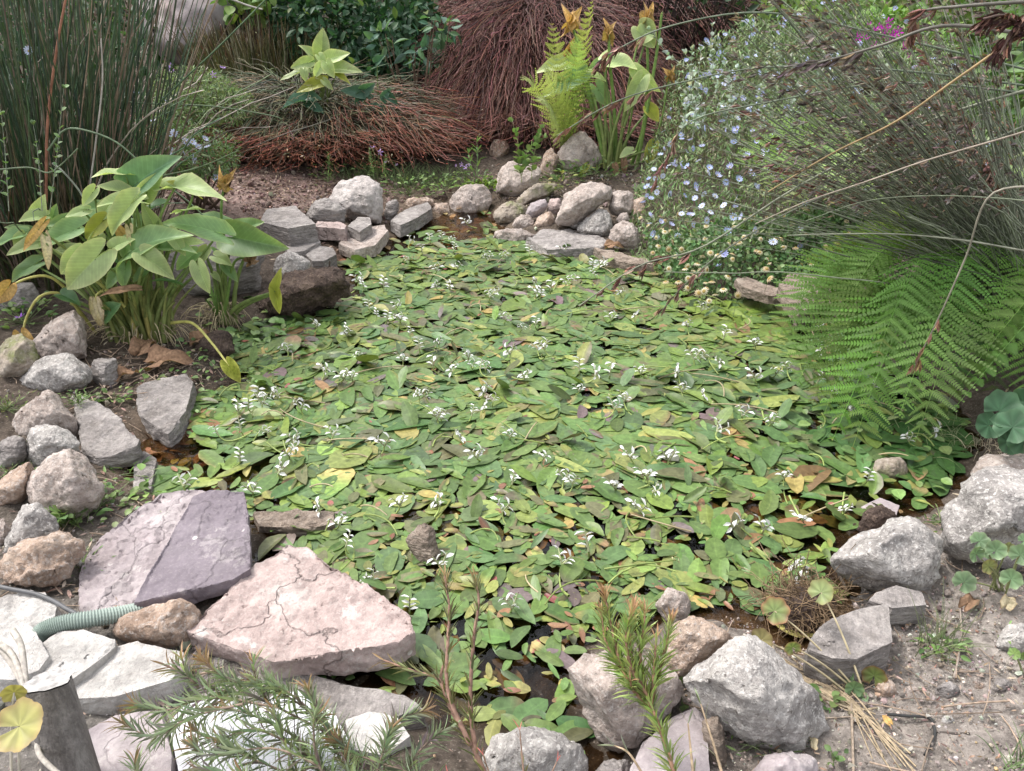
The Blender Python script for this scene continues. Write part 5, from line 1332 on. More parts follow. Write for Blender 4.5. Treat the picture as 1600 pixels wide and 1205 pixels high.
def fern(label, base, fr, col, seed=0, group=None, npair=19, npin=14):
    root = thing('fern', label, 'fern', base, group)
    r = np.random.default_rng(seed)
    for i, (tx, ty, y, W, lift, (ox, oy, oy2)) in enumerate(fr):
        tip = Yp(tx, ty, y)
        B = np.array(base) + np.array([ox, oy, oy2])
        mid = (B + tip) / 2 + np.array([0, 0, lift])
        N = nrm(nrm(CAM - (B + tip) / 2) * 0.85 + np.array([0, 0, 0.4]) + r.normal(0, .26, 3))
        V, F, C = frond(B, mid, tip, W, npair, npin, N=N, seed=seed * 50 + i)
        CC = C[:, None] * np.array(col) * r.uniform(.75, 1.25) * (1 + r.normal(0, .08, 3))
        if r.random() < .35:                   # browned end of the frond
            wt = np.exp(-np.linalg.norm(V - tip, axis=1) / r.uniform(.03, .07))[:, None]; CC = CC * (1 - wt) + np.array([.24, .17, .07]) * wt
        g = Geo(); g.add(V, F, CC)
        g.build('frond', M_FERN, root)
    return root
bf = np.array([1.95, 3.1, 0.45])
Z3 = (0, 0, 0)
FR = [(1212, 530, 2.95, .17, .30, (-.45, 0, .0)), (1245, 600, 2.75, .18, .30, (-.4, -.1, .0)), (1230, 560, 2.85, .18, .33, (-.42, 0, .0)), (1350, 640, 2.5, .19, .3, (-.25, -.15, .08)), (1430, 690, 2.3, .16, .22, (-.15, -.25, .05)), (1330, 706, 2.45, .20, .24, (-.35, -.2, .05)), (1300, 690, 2.5, .18, .3, (-.3, -.15, .05)), (1270, 630, 2.65, .18, .3, (-.4, -.1, .05)), (1285, 655, 2.6, .19, .26, (-.4, -.1, .03)), (1405, 650, 2.4, .16, .22, (-.2, -.2, .1)), (1320, 440, 3.0, .13, .2, (-.3, 0, .05)), (1372, 388, 3.1, .13, .18, (-.25, 0, .1)),
      (1240, 480, 3.0, .13, .25, (-.35, .05, .05)), (1440, 395, 3.1, .12, .2, (-.2, .1, .1)), (1455, 560, 2.6, .15, .3, (-.1, -.1, .12)), (1370, 555, 2.6, .16, .33, (-.25, -.1, .12)), (1530, 600, 2.5, .14, .2, (0, -.2, .1)), (1600, 620, 2.4, .14, .15, (.05, -.2, .05)), (1650, 560, 2.5, .14, .2, (.1, -.1, .1)), (1590, 480, 2.8, .13, .2, (.1, 0, .1)), (1500, 470, 2.8, .14, .25, (0, 0, .15)), (1310, 500, 2.85, .15, .32, (-.3, 0, .1))]
fern('large bright green fern drooping over the right bank of the pond', bf, FR, (0.135, 0.245, 0.055), 1)
fern('dark green fern fronds added under the large fern and the reeds, shade put into their colour', bf + [.25, .25, -.1], [(1300, 560, 3.2, .16, .2, Z3), (1400, 600, 3.0, .16, .2, Z3), (1480, 620, 2.9, .16, .2, Z3), (1550, 640, 2.8, .16, .2, Z3), (1350, 480, 3.3, .15, .2, Z3), (1580, 540, 3.0, .16, .2, Z3), (1450, 450, 3.3, .15, .2, Z3), (1640, 450, 3.1, .15, .2, Z3), (1540, 400, 3.3, .14, .2, Z3)], (0.06, 0.125, 0.035), 7)  # added fronds; the shade below the large fern is put into their dark colour
fr2 = [(1455, 662, 2.35, .075, .15, (.25, -.1, .35)), (1490, 640, 2.35, .07, .15, (.35, -.1, .3))]
fern('fern with narrow hanging pale green fronds at the right edge below the reeds', bf + [.1, -.1, .05], fr2 + [(1620, 600, 2.3, .1, .1, (.4, -.2, .2))], (0.15, 0.26, 0.07), 2)
bf3 = Yp(1490, 330, 3.5)
fern('yellow-green fern with fronds seen edge-on above the large fern', bf3, [(1250, 415, 3.3, .07, .06, Z3), (1300, 395, 3.3, .07, .08, Z3), (1345, 372, 3.3, .06, .08, Z3), (1280, 440, 3.2, .08, .05, (0, 0, -.05)), (1380, 340, 3.4, .06, .05, Z3)], (0.20, 0.29, 0.06), 3)
bf4 = H(1330, 330); bf4[1] += .5; bf4[2] += .35
fern('light yellow-green fern growing through the daisy bush', bf4, [(1190, 300, 4.2, .2, .25, Z3), (1230, 330, 4.1, .2, .25, Z3), (1150, 262, 4.4, .18, .2, Z3), (1270, 250, 4.5, .2, .25, Z3), (1330, 235, 4.6, .2, .3, Z3), (1300, 320, 4.0, .2, .25, Z3), (1390, 270, 4.4, .2, .25, Z3), (1380, 320, 4.0, .2, .2, Z3), (1440, 250, 4.4, .2, .2, Z3), (1220, 280, 4.4, .2, .25, Z3), (1450, 300, 4.0, .18, .2, Z3)], (0.23, 0.32, 0.10), 4, npin=10)
bf5 = H(885, 250); bf5[1] += .1
fern('small pale fern with a brown stem base behind the tall arum stalks', bf5, [(862, 36, 6.0, .12, .15, Z3), (925, 2, 6.1, .12, .2, Z3), (815, 125, 5.9, .13, .35, Z3), (850, 110, 5.8, .12, .3, Z3), (905, 60, 6.0, .12, .3, Z3), (880, 120, 5.7, .12, .25, Z3), (840, 160, 5.7, .12, .3, Z3), (925, 100, 6.0, .12, .25, Z3)], (0.27, 0.33, 0.13), 5, npair=20, npin=8)
g = Geo()
r_ = np.random.default_rng(3)
for _ in range(40):
    b = bf5 + r_.normal(0, .05, 3) * [1, 1, .2]; e = b + np.array([r_.normal(0, .1), r_.normal(0, .06), r_.uniform(.2, .5)])
    v, f, c = tubes(bez(b, (b + e) / 2 + r_.normal(0, .02, 3), e, 6)[None], .004, 4, np.array([0.16, 0.09, 0.07])); g.add(v, f, c)
fo = [o for o in bpy.data.objects if o.get('label', '').startswith('small pale fern')][0]
g.build('brown_stems', M_WOODY, fo, 'stuff')
# ---------------------------------------------------------------- shrubs and daisies
LF = blade(4, 2, 0.42, 0.8, 0.25, 0.15, 0.06, 0.45)
LN = blade(3, 2, 0.22, 0.8, 0.2, 0.15, 0.06, 0.5)
LR = blade(4, 2, 0.75, 0.6, 0.15, 0.15, 0.1, 0.5)

def blob_points(n, ells, r, shell=0.35):
    """points near the surface of a set of ellipsoids (centre, radii), with outward normals"""
    w_ = np.array([e[1][0] * e[1][2] + e[1][1] * e[1][2] + e[1][0] * e[1][1] for e in ells]); k = r.choice(len(ells), n, p=w_ / w_.sum())
    d = nrm(r.normal(0, 1, (n, 3)))
    c = np.array([e[0] for e in ells])[k]; R = np.array([e[1] for e in ells])[k]
    q = (1 - shell * r.random(n) ** 1.5)[:, None]
    return c + d * R * q, nrm(d / R)

def shrub(name, label, cat, ells, n, tpl, size, table, stems=14, mat=None, seed=0, base=None, bark=(0.10, 0.07, 0.05), shell=0.4, up=0.4):
    r = np.random.default_rng(seed)
    c0 = np.mean([e[0] for e in ells], 0)
    b = np.array([c0[0], c0[1], T1(c0[0], c0[1])]) if base is None else np.array(base)
    root = thing(name, label, cat, b)
    P, Nn = blob_points(n, ells, r, shell)
    T = Nn + r.normal(0, .7, (n, 3)) + np.array([0, 0, -.15])
    N = Nn * .6 + np.array([0, 0, up]) + r.normal(0, .35, (n, 3))
    g = Geo(); scatter(g, tpl, frames(T, N), P, r.uniform(*size, n), pal(n, table, .2))
    g.build('foliage', mat or M_LEAF, root, 'stuff')
    g = Geo()
    for e in ells:
        for _ in range(max(2, stems // len(ells))):
            t = np.array(e[0]) + nrm(r.normal(0, 1, 3)) * np.array(e[1]) * .8
            v, f, cc = tubes(bez(b + r.normal(0, .05, 3) * [1, 1, 0], (b + t) / 2 + r.normal(0, .08, 3), t, 8)[None], np.linspace(.012, .003, 8)[None], 5, np.array(bark)); g.add(v, f, cc)
    g.build('stem', M_WOODY, root)
    return root, r
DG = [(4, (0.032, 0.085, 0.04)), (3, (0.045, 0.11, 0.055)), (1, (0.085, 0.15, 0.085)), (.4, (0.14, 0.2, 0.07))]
def E(px, py, y, rx, ry, rz): return (Yp(px, py, y), (rx, ry, rz))
shrub('leafy_shrub', 'dark green leafy shrub at the top centre', 'shrub', [E(560, 30, 8.2, .75, .6, .55), E(640, 80, 8.0, .5, .5, .4), E(480, 10, 8.6, .6, .5, .5), E(600, 120, 7.8, .4, .4, .3), E(420, -20, 8.8, .5, .5, .45)], 5200, LF, (.07, .13), DG, seed=1)
shrub('broad_leaved_sapling', 'bright green broad leaves at the top edge left of the dark shrub', 'shrub', [E(378, 5, 8.0, .16, .15, .18), E(395, -20, 8.0, .2, .15, .2)], 70, LR, (.09, .15), [(2, (0.12, 0.20, 0.06)), (1, (0.18, 0.25, 0.07))], seed=2)
shrub('leafy_shrub', 'blue-green leafy sprigs beside the dark shrub over the maroon sedge', 'shrub', [E(650, 75, 7.0, .12, .1, .1), E(690, 40, 7.0, .12, .1, .1), E(600, 60, 7.1, .1, .1, .1)], 60, LF, (.08, .14), [(2, (0.06, 0.13, 0.09)), (1, (0.10, 0.18, 0.09))], seed=3)
# tall backdrop planting that closes the garden
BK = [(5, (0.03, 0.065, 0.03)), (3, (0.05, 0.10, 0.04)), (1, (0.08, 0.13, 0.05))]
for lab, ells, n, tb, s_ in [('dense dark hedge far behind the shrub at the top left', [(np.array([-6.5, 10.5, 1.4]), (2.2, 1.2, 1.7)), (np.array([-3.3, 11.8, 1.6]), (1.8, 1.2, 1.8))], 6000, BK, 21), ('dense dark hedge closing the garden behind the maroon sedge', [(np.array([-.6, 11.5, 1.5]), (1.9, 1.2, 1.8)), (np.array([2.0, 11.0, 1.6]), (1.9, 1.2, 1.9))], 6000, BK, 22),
                             ('yellow-green bushes far behind the reeds at the upper right', [(np.array([4.2, 9.6, 1.2]), (1.4, 1.0, 1.3)), (np.array([6.5, 9.0, 1.3]), (1.5, 1.2, 1.4)), (np.array([3.2, 8.6, .9]), (.9, .7, .7))], 8000, [(3, (0.16, 0.24, 0.07)), (3, (0.11, 0.18, 0.06)), (1, (0.24, 0.29, 0.12))], 23), ('dark shrubs behind the maroon sedge and the tall arum', [(np.array([.2, 9.6, .9]), (1.2, .8, 1.1)), (np.array([1.9, 9.3, .9]), (1.2, .8, 1.0)), (np.array([-1.2, 10., .9]), (1.0, .8, 1.2))], 5000, BK, 25), ('green shrubs behind the thatching reed at the right edge', [(np.array([4.0, 5.6, .9]), (.9, .8, .9)), (np.array([5.2, 6.8, 1.0]), (1.1, 1.0, 1.1)), (np.array([3.4, 4.3, .5]), (.5, .6, .5))], 5000, [(3, (0.07, 0.125, 0.045)), (2, (0.11, 0.18, 0.06)), (1, (.16, .23, .09))], 26), ('dark shrub mass at the far left behind the rushes', [(np.array([-5.0, 7.0, 1.0]), (1.4, 1.2, 1.5)), (np.array([-4.0, 8.5, .7]), (.7, .7, .8))], 4000, BK, 24)]:
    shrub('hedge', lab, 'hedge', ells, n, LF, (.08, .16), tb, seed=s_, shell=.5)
# purple-flowered cushion at left
cush, r = shrub('flowering_cushion', 'soft pale green cushion plant with a few mauve flowers behind the rust-tipped sedge', 'plant', [E(300, 140, 6.6, .34, .3, .16), E(340, 165, 6.4, .3, .25, .14), E(280, 170, 6.3, .2, .25, .14)], 5200, LN, (.025, .05), [(3, (0.14, 0.21, 0.09)), (2, (0.2, 0.25, 0.12)), (1, (0.10, 0.15, 0.07))], seed=4)
def daisy(n, R, pc, cc, cup=.1, disc=.25):
    g = Geo(); pet = blade(3, 2, .36, .55, .15, -cup, .12, .6)
    a = np.arange(n) * 2 * PI / n
    T = np.stack([np.cos(a), np.sin(a), 0.12 * np.ones(n)], 1)
    scatter(g, pet, frames(T, np.tile([0, 0, 1.], (n, 1))), T * R * .15, R * np.linspace(.85, 1, n), np.array(pc))
    th = np.linspace(0, 2 * PI, 9)[:-1]
    V = np.concatenate([np.stack([np.cos(th) * R * disc, np.sin(th) * R * disc, 0 * th + .02 * R], 1), np.stack([np.cos(th) * R * disc * .7, np.sin(th) * R * disc * .7, 0 * th + .16 * R], 1), [[0, 0, .22 * R]]])
    F = [[i, (i + 1) % 8, 8 + (i + 1) % 8, 8 + i] for i in range(8)]
    g.add(V, F, np.array(cc)); g.add(V[8:], [[i, (i + 1) % 8, 8] for i in range(8)], np.array(cc))
    return g
mauve = [daisy(5, .03, (0.42, 0.28, 0.62), (0.5, 0.4, .3), .5).mesh('flower', M_PETAL)]
def face(r, n=None, t=.5):
    """rotation that turns +Z roughly up and towards the open side"""
    N = nrm(np.array([0, -.5, 1.0]) + r.normal(0, t, 3)); N[2] = abs(N[2])
    return frames(r.normal(0, 1, (1, 3)), N[None])[0]
for px, py, y in [(268, 113, 6.3), (332, 117, 6.3), (348, 107, 6.35), (268, 104, 6.35)]:
    put('flower', mauve[0], cush, face(r), Yp(px, py, y), 1)

# blue daisy bush
fpoly = [H(px, py)[:2] for px, py in [(1003, 335), (1000, 375), (1040, 425), (1100, 455), (1180, 460), (1230, 440), (1300, 400), (1380, 380)]]
fpoly += [np.array([3.6, 5.2]), np.array([3.8, 7.6]), np.array([1.5, 7.6]), np.array([1.25, 6.5])]
FP = np.array(fpoly)
def poly_sd(P, A):
    d = np.full(len(P), 1e9); ins = np.zeros(len(P), bool)
    for a, b in zip(A, np.roll(A, -1, 0)):
        e = b - a; t = np.clip(((P - a) @ e) / (e @ e), 0, 1); q = a + t[:, None] * e
        d = np.minimum(d, np.hypot(*(P - q).T))
        c = (a[1] > P[:, 1]) != (b[1] > P[:, 1])
        with np.errstate(divide='ignore', invalid='ignore'):
            xi = a[0] + (P[:, 1] - a[1]) * e[0] / e[1]
        ins ^= c & (P[:, 0] < xi)
    return np.where(ins, d, -d)
def felicia():
    r = np.random.default_rng(31)
    c = FP.mean(0)
    root = thing('daisy_bush', 'spreading bush of pale blue daisies with fine green leaves on the right bank', 'flowering bush', (c[0], c[1], T1(*c)))
    def top(P):
        d = poly_sd(P, FP)
        lump = np.array([fbm((a, b, 0), 2.2, 3) for a, b in P])
        return terr(P) + 0.42 * sstep(-0.12, 0.55, d) * (1 + .45 * lump) + 0.14 * np.clip(P[:, 1] - 4.8, 0, 3), d
    lo, hi = FP.min(0) - .12, FP.max(0) + .12
    n = 30000
    P = lo + (hi - lo) * r.random((n, 2)); z, d = top(P)
    ok = d > -.10; P, z, d = P[ok], z[ok], d[ok]; n = len(P)
    h = (z - terr(P)).clip(.02)
    zz = z - h * .75 * r.random(n) ** 2
    T = np.column_stack([r.normal(0, .7, (n, 2)), .8 + 0 * z]); N = np.column_stack([r.normal(0, .5, n), -.5 + r.normal(0, .5, n), .8 + 0 * z])
    fr = np.exp(-((P[:, 1] - 4.2) / .5) ** 2)
    tab = pal(n, [(4, (0.16, 0.24, 0.10)), (3, (0.23, 0.29, 0.15)), (2, (0.11, 0.18, 0.07)), (1.5, (0.32, 0.34, 0.22))], .2)
    g = Geo(); scatter(g, LN, frames(T, N), np.column_stack([P, zz]), r.uniform(.025, .055, n), tab)
    q = r.random(n) < .25
    scatter(g, LF, frames(T[q], N[q]), np.column_stack([P, zz])[q], r.uniform(.02, .04, q.sum()), tab[q])
    g.build('foliage', M_LEAF, root, 'stuff')
    m = 2600; i = r.integers(0, n, m)
    g = Geo()
    b = np.column_stack([P[i], terr(P[i])]); e = np.column_stack([P[i] + r.normal(0, .05, (m, 2)), z[i] + .03])
    k = np.linspace(0, 1, 4)[None, :, None]
    v, f, cc = tubes(b[:, None] * (1 - k) + e[:, None] * k, .0015, 3, np.array([0.14, 0.16, 0.08])); g.add(v, f, cc)
    g.build('stems', M_STEM, root, 'stuff')
    ms = [daisy(11, .023, pc, (0.55, 0.42, 0.12), cu, .22).mesh('flower', M_PETAL) for pc, cu in [((0.56, 0.63, 0.90), .15), ((0.47, 0.55, 0.88), .3), ((0.64, 0.70, 0.92), .0), ((0.54, 0.57, 0.88), .5)]]
    # flowers seen in the photograph, then more between them
    FX = [(1020, 270), (1035, 285), (1050, 262), (1062, 268), (1075, 270), (1090, 262), (1012, 285), (1010, 300), (1030, 305), (1045, 312), (1070, 300), (1085, 305), (1100, 312), (1018, 320), (1015, 345), (1030, 355), (1062, 340), (1080, 345), (1095, 330), (1085, 322), (1105, 355), (1130, 330), (1115, 318), (1145, 345), (1132, 370), (1060, 408), (1118, 425), (1130, 408), (1158, 350), (1110, 270), (1120, 285), (1140, 275), (1125, 200), (1130, 215), (1085, 205), (1100, 210), (1128, 175), (1145, 160), (1160, 165), (1180, 160), (1170, 180), (1200, 275), (1215, 245), (1190, 250), (1220, 255), (1050, 230), (1075, 228), (1030, 250), (1035, 215), (1065, 215), (1040, 268), (1150, 230), (1165, 250), (1230, 175), (1260, 155), (1280, 150), (1150, 130), (1165, 100), (1180, 88), (1205, 80), (1240, 110), (1260, 100), (1320, 105), (1380, 230), (1345, 250), (1130, 140), (1100, 150), (1110, 120), (1290, 190), (1300, 130), (1185, 120)]
    gy = np.column_stack([P, z]); pr = proj(gy)
    used = 0
    for px, py in FX:
        j = int(np.argmin((pr[:, 0] - px) ** 2 + (pr[:, 1] - py) ** 2 + 60 * pr[:, 2]))
        put('flower', ms[r.integers(4)], root, face(r, t=.55), gy[j] + [0, 0, .035], r.uniform(.85, 1.2)); used += 1
    jj = np.nonzero((d > 0) & (r.random(n) < (0.8 * (pr[:, 0] < 1250) + .2)))[0]
    for j in r.choice(jj, 208, replace=False):
        put('flower', ms[r.integers(4)], root, face(r, t=.6), gy[j] + [0, 0, .03], r.uniform(.75, 1.15))
    return top
ftop = felicia()

def buttons():
    """lower, rounder leaved plant with cream button flower heads at the front of the blue daisies"""
    r = np.random.default_rng(32)
    A = np.array([H(px, py)[:2] for px, py in [(1020, 385), (1060, 440), (1110, 462), (1190, 462), (1240, 435), (1330, 395), (1380, 360), (1290, 350), (1180, 372), (1090, 390)]])
    c = A.mean(0)
    root = thing('button_daisy', 'low round-leaved plant with cream button flower heads below the blue daisies', 'flowering plant', (c[0], c[1], T1(*c)))
    lo, hi = A.min(0) - .1, A.max(0) + .1
    n = 7000
    P = lo + (hi - lo) * r.random((n, 2)); d = poly_sd(P, A); ok = d > -.06; P, d = P[ok], d[ok]; n = len(P)
    h = .07 + .20 * sstep(-.1, .35, d) * (1 + .3 * np.array([fbm((a, b, 0), 3, 3) for a, b in P]))
    z = terr(P) + h * (1 - .8 * r.random(n) ** 2)
    T = r.normal(0, 1, (n, 3)); N = np.column_stack([r.normal(0, .5, n), -.7 + r.normal(0, .4, n), .7 + 0 * z])
    g = Geo(); scatter(g, LR, frames(T, N), np.column_stack([P, z]), r.uniform(.018, .036, n), pal(n, [(4, (0.075, 0.15, 0.055)), (3, (0.12, 0.2, 0.075)), (1.5, (0.18, 0.25, 0.12))], .2))
    g.build('foliage', M_LEAF, root, 'stuff')
    ms = [daisy(12, .018, pc, (0.45, 0.33, 0.12), -.6, .5).mesh('flower_head', M_PETAL) for pc in [(0.66, 0.58, 0.40), (0.72, 0.66, 0.5), (0.58, 0.46, 0.30)]]
    gst = Geo()
    FX = [(1008, 405), (1025, 372), (1048, 362), (1052, 378), (1062, 372), (1045, 390), (1080, 365), (1100, 380), (1030, 410), (1045, 420), (1055, 400), (1070, 420), (1085, 432), (1098, 400), (1110, 395), (1122, 398), (1105, 422), (1092, 458), (1105, 450), (1112, 440), (1100, 455), (1130, 452), (1108, 470), (1075, 450), (1020, 395), (1040, 345), (1060, 335), (1105, 345), (1150, 382), (1165, 372), (1138, 432), (1148, 330), (1190, 355), (1220, 322), (1228, 342), (1238, 350), (1255, 325), (1290, 386), (1222, 373), (1310, 380), (1350, 322), (1340, 325), (1000, 340), (1012, 352), (1032, 338), (1145, 405), (1085, 390), (1065, 390), (1090, 412), (1040, 440), (1060, 440), (1075, 435), (1118, 460), (1153, 462), (1198, 420), (1202, 435), (1060, 358), (1118, 368), (1072, 345)]
    for px, py in FX:
        p = H(px, py)
        # move towards the camera until the head clears the foliage
        p = p + (CAM - p) * r.uniform(.055, .10)
        put('flower_head', ms[r.integers(3)], root, face(r, t=.4), p, r.uniform(.8, 1.2))
        b = np.array([p[0] + r.normal(0, .03), p[1] + .08, T1(p[0], p[1]) + .02])
        v, f, cc = tubes(bez(b, (b + p) / 2 + [0, 0, .04], p, 6)[None], .0013, 3, np.array([0.18, 0.2, 0.1])); gst.add(v, f, cc)
    for j in r.choice(n, 60):
        p = np.array([P[j, 0], P[j, 1], terr(P[j:j + 1])[0] + h[j] + .02])
        put('flower_head', ms[r.integers(3)], root, face(r, t=.4), p, r.uniform(.75, 1.1))
    gst.build('flower_stalks', M_STEM, root, 'stuff')
buttons()

# silver-leaved plant
def leafy_stems(name, label, cat, stems, tpl, size, gap, table, rad=.003, bark=(0.3, 0.32, 0.26), seed=0, mat=None, per=2, angle=.9, leafname='leaves', taper=True, tipcol=None, droop=0.0, kind='stuff'):
    """stems: list of 3-D polylines with leaves set around them"""
    r = np.random.default_rng(seed)
    root = thing(name, label, cat, stems[0][0])
    gs, gl = Geo(), Geo()
    for S in stems:
        P = path(S, 24)
        v, f, cc = tubes(P[None], np.linspace(rad, rad * .35, 24)[None], 6, np.array(bark) * r.uniform(.8, 1.2)); gs.add(v, f, cc)
        Ls = np.linalg.norm(np.diff(P, axis=0), axis=1).sum(); m = max(3, int(Ls / gap)) * per
        u = np.sort(r.uniform(.12, 1, m)); u[-per * 2:] = 1 - .02 * r.random(per * 2)
        X = np.stack([np.interp(u, np.linspace(0, 1, 24), P[:, i]) for i in range(3)], -1)
        T = nrm(np.gradient(P, axis=0)); T = nrm(np.stack([np.interp(u, np.linspace(0, 1, 24), T[:, i]) for i in range(3)], -1))
        ph = np.arange(m) * 2.4 + r.normal(0, .3, m)
        A = nrm(np.cross(T, [.3, .8, .2])); B = np.cross(T, A)
        O = A * np.cos(ph)[:, None] + B * np.sin(ph)[:, None]
        an = angle * (1 - .45 * u) + r.normal(0, .15, m)
        D = T * np.cos(an)[:, None] + O * np.sin(an)[:, None] - np.array([0, 0, droop])
        c = pal(m, table, .18)
        if tipcol is not None:
            wt = sstep(.82, 1, u)[:, None]; c = c * (1 - wt) + np.array(tipcol) * wt
        sz = r.uniform(*size, m) * (1 - .35 * (u if taper else 0))
        scatter(gl, tpl, frames(D, T + r.normal(0, .2, (m, 3))), X, sz, c)
    gs.build('stem', M_WOODY, root)
    gl.build(leafname, mat or M_LEAF, root, kind)
    return root
r = np.random.default_rng(50)
SIL = []
for (a, b, c, y) in [((1110, 120), (1050, 90), (1015, 45), 5.8), ((1115, 130), (1112, 80), (1113, 40), 5.9)] + [((r.uniform(1060, 1400), 190, ), None, None, 0) for _ in range(34)]:
    if b is None:
        x = a[0]; y = r.uniform(5.2, 6.4); p0 = Yp(x, 215, y); t = Yp(x + r.uniform(-45, 45), r.uniform(70, 150), y + r.uniform(-.2, .2))
        SIL.append([p0, (p0 + t) / 2 + r.normal(0, .04, 3), t])
    else:
        SIL.append([Yp(*a, y), Yp(*b, y), Yp(*c, y)])
leafy_stems('silver_bush', 'silvery grey-leaved bush behind the blue daisies under the reed heads', 'shrub', SIL, LR, (.035, .06), .035, [(3, (0.38, 0.44, 0.38)), (2, (0.28, 0.35, 0.29)), (1, (0.46, 0.50, 0.45))], .003, seed=5, angle=1.0)
mg, r = shrub('magenta_bush', 'bright green bush with magenta flowers at the upper right behind the reeds', 'flowering bush', [E(1380, 60, 7.2, .4, .3, .2), E(1440, 85, 7.0, .4, .3, .16), E(1330, 90, 7.0, .3, .3, .14)], 1500, LF, (.05, .1), [(3, (0.16, 0.27, 0.06)), (2, (0.11, 0.19, 0.06))], seed=6)
mm = daisy(6, .035, (0.50, 0.03, 0.42), (0.5, .05, .4), .7).mesh('flower', M_PETAL)
for px, py in [(1378, 45), (1382, 52), (1374, 44), (1386, 44), (1380, 58), (1341, 58), (1351, 61), (1366, 72), (1390, 67), (1412, 72), (1402, 50), (1368, 48), (1420, 88), (1408, 108), (1500, 65), (1388, 36), (1360, 38), (1394, 56)]:
    put('flower', mm, mg, face(r), Yp(px, py, 6.55 + r.uniform(-.1, .1)), r.uniform(.8, 1.3))

# ---------------------------------------------------------------- scalloped round-leaved plants
def scallop(R, lobes=7, seed=0, col=(0.12, 0.2, .07), edge=(.2, .26, .12), cup=.2, gap=.5):
    r = np.random.default_rng(seed)
    n = 57; an = np.linspace(gap * .5, 2 * PI - gap * .5, n)
    rr = R * (1 - .09 * np.abs(np.sin(an * lobes / 2)) ** 3 - .03 * np.abs(np.sin(an * lobes * 1.5))) * (0.82 + .18 * np.abs(np.sin(an / 2)))
    rings = np.array([0.02, .4, .75, .93, 1.0])
    X = rings[:, None] * rr * np.sin(an); Y = -rings[:, None] * rr * np.cos(an)
    Z = cup * (X ** 2 + Y ** 2) / R + .05 * R * np.sin(an * lobes + 1) * rings[:, None] ** 2 + r.normal(0, .012 * R, X.shape) * rings[:, None]
    V = np.stack([X, Y, Z], -1).reshape(-1, 3)
    i = np.arange(4)[:, None]; j = np.arange(n - 1)[None]; a = i * n + j
    F = np.stack([a, a + 1, a + n + 1, a + n], -1).reshape(-1, 4)
    t = (rings ** 5)[:, None, None]; ray_ = (1 + .16 * np.cos(an * lobes))[None, :, None]
    C = ((np.array(col) * (1 - t) + np.array(edge) * t) * ray_).reshape(-1, 3)
    return V, F, np.stack([X / R / 2 + .5, Y / R], -1).reshape(-1, 2), C
def pelarg(label, base, leaves, col, edge, seed=0, name='scalloped_plant', stemcol=(.2, .22, .1)):
    root = thing(name, label, 'plant', base); r = np.random.default_rng(seed)
    for k, (px, py, rp, y, up, rot, ck) in enumerate(leaves):
        A = Yp(px, py, y); R = rp / FPX * depth(A)
        c, e = (col, edge) if ck is None else ck
        V, F, uv, C = scallop(R, 7, seed * 9 + k, np.array(c) * r.uniform(.85, 1.15), np.array(e), r.uniform(.1, .35))
        N = nrm(nrm(CAM - A) * (1 - up) + np.array([0, 0, 1.]) * up + r.normal(0, .15, 3))
        M = frames(np.array([[math.cos(rot), .2, math.sin(rot)]]), N[None])[0]
        g = Geo(); g.add(V, F, C, uv); lf = put('leaf', g.mesh('leaf', M_ARUM if False else M_LEAF), root, M, A, 1)
        b = np.array(base) + r.normal(0, .012, 3) * [1, 1, 0]
        P = bez(b, b * .4 + A * .6 + np.array([0, 0, .3 * np.linalg.norm(A - b) * .4]) , A, 12)
        v, f, cc = tubes(P[None], np.linspace(.003, .0018, 12)[None], 5, np.array(stemcol)); g = Geo(); g.add(v, f, cc)
        pt = link('petiole', g.mesh('petiole', M_STEM)); pt.parent = lf
        pt.matrix_parent_inverse = (lf.parent.matrix_basis @ lf.matrix_basis).inverted()
    return root
b_ = H(1590, 715)
yb = float(b_[1])
pelarg('dark blue-green round-leaved plant at the right edge above the big boulder', b_, [(1562, 642, 34, yb - .15, .15, .3, None), (1582, 668, 30, yb - .22, .3, 1.0, None), (1600, 690, 26, yb - .2, .3, 2, None), (1608, 655, 30, yb - .1, .3, .6, None), (1575, 690, 24, yb - .15, .3, 2.6, None), (1545, 665, 24, yb - .05, .3, 3, None), (1630, 680, 30, yb - .2, .3, 0, None), (1600, 630, 26, yb, .3, 1.5, None)], (0.05, 0.115, 0.06), (0.085, 0.16, 0.09), 1)
b_ = H(1560, 925); yb = float(b_[1])
pelarg('grey-green scalloped plant growing in front of the biggest boulder', b_, [(1530, 846, 16, yb - .02, .4, .5, None), (1556, 860, 17, yb - .05, .4, 1, None), (1525, 866, 15, yb - .04, .5, 2, None), (1574, 858, 12, yb - .02, .3, 0, ((.2, .22, .1), (.25, .24, .12))), (1594, 868, 18, yb - .05, .4, 1, None), (1545, 885, 14, yb - .06, .3, 2.5, ((.18, .2, .07), (.25, .2, .1))), (1506, 910, 19, yb - .02, .4, .8, None), (1580, 905, 18, yb - .1, .4, 1.2, None), (1545, 862, 13, yb, .4, 3, None), (1600, 845, 12, yb, .4, .3, None)], (0.12, 0.195, 0.10), (0.22, 0.29, 0.17), 2)
b_ = H(1338, 1062); yb = float(b_[1])
pelarg('small scalloped seedling in front of the greenish slate block', b_, [(1308, 1038, 15, yb, .3, .5, None), (1306, 1054, 14, yb - .02, .4, 2, None), (1324, 1056, 11, yb - .02, .4, 1, None), (1334, 1076, 16, yb - .05, .4, 1.3, None), (1348, 1090, 9, yb - .06, .4, .4, None), (1366, 1056, 21, yb - .02, .4, 1.5, ((.17, .23, .07), (.30, .16, .09)))], (0.13, 0.215, 0.10), (0.2, 0.28, 0.15), 3)
b_ = H(1345, 1085); yb = float(b_[1])
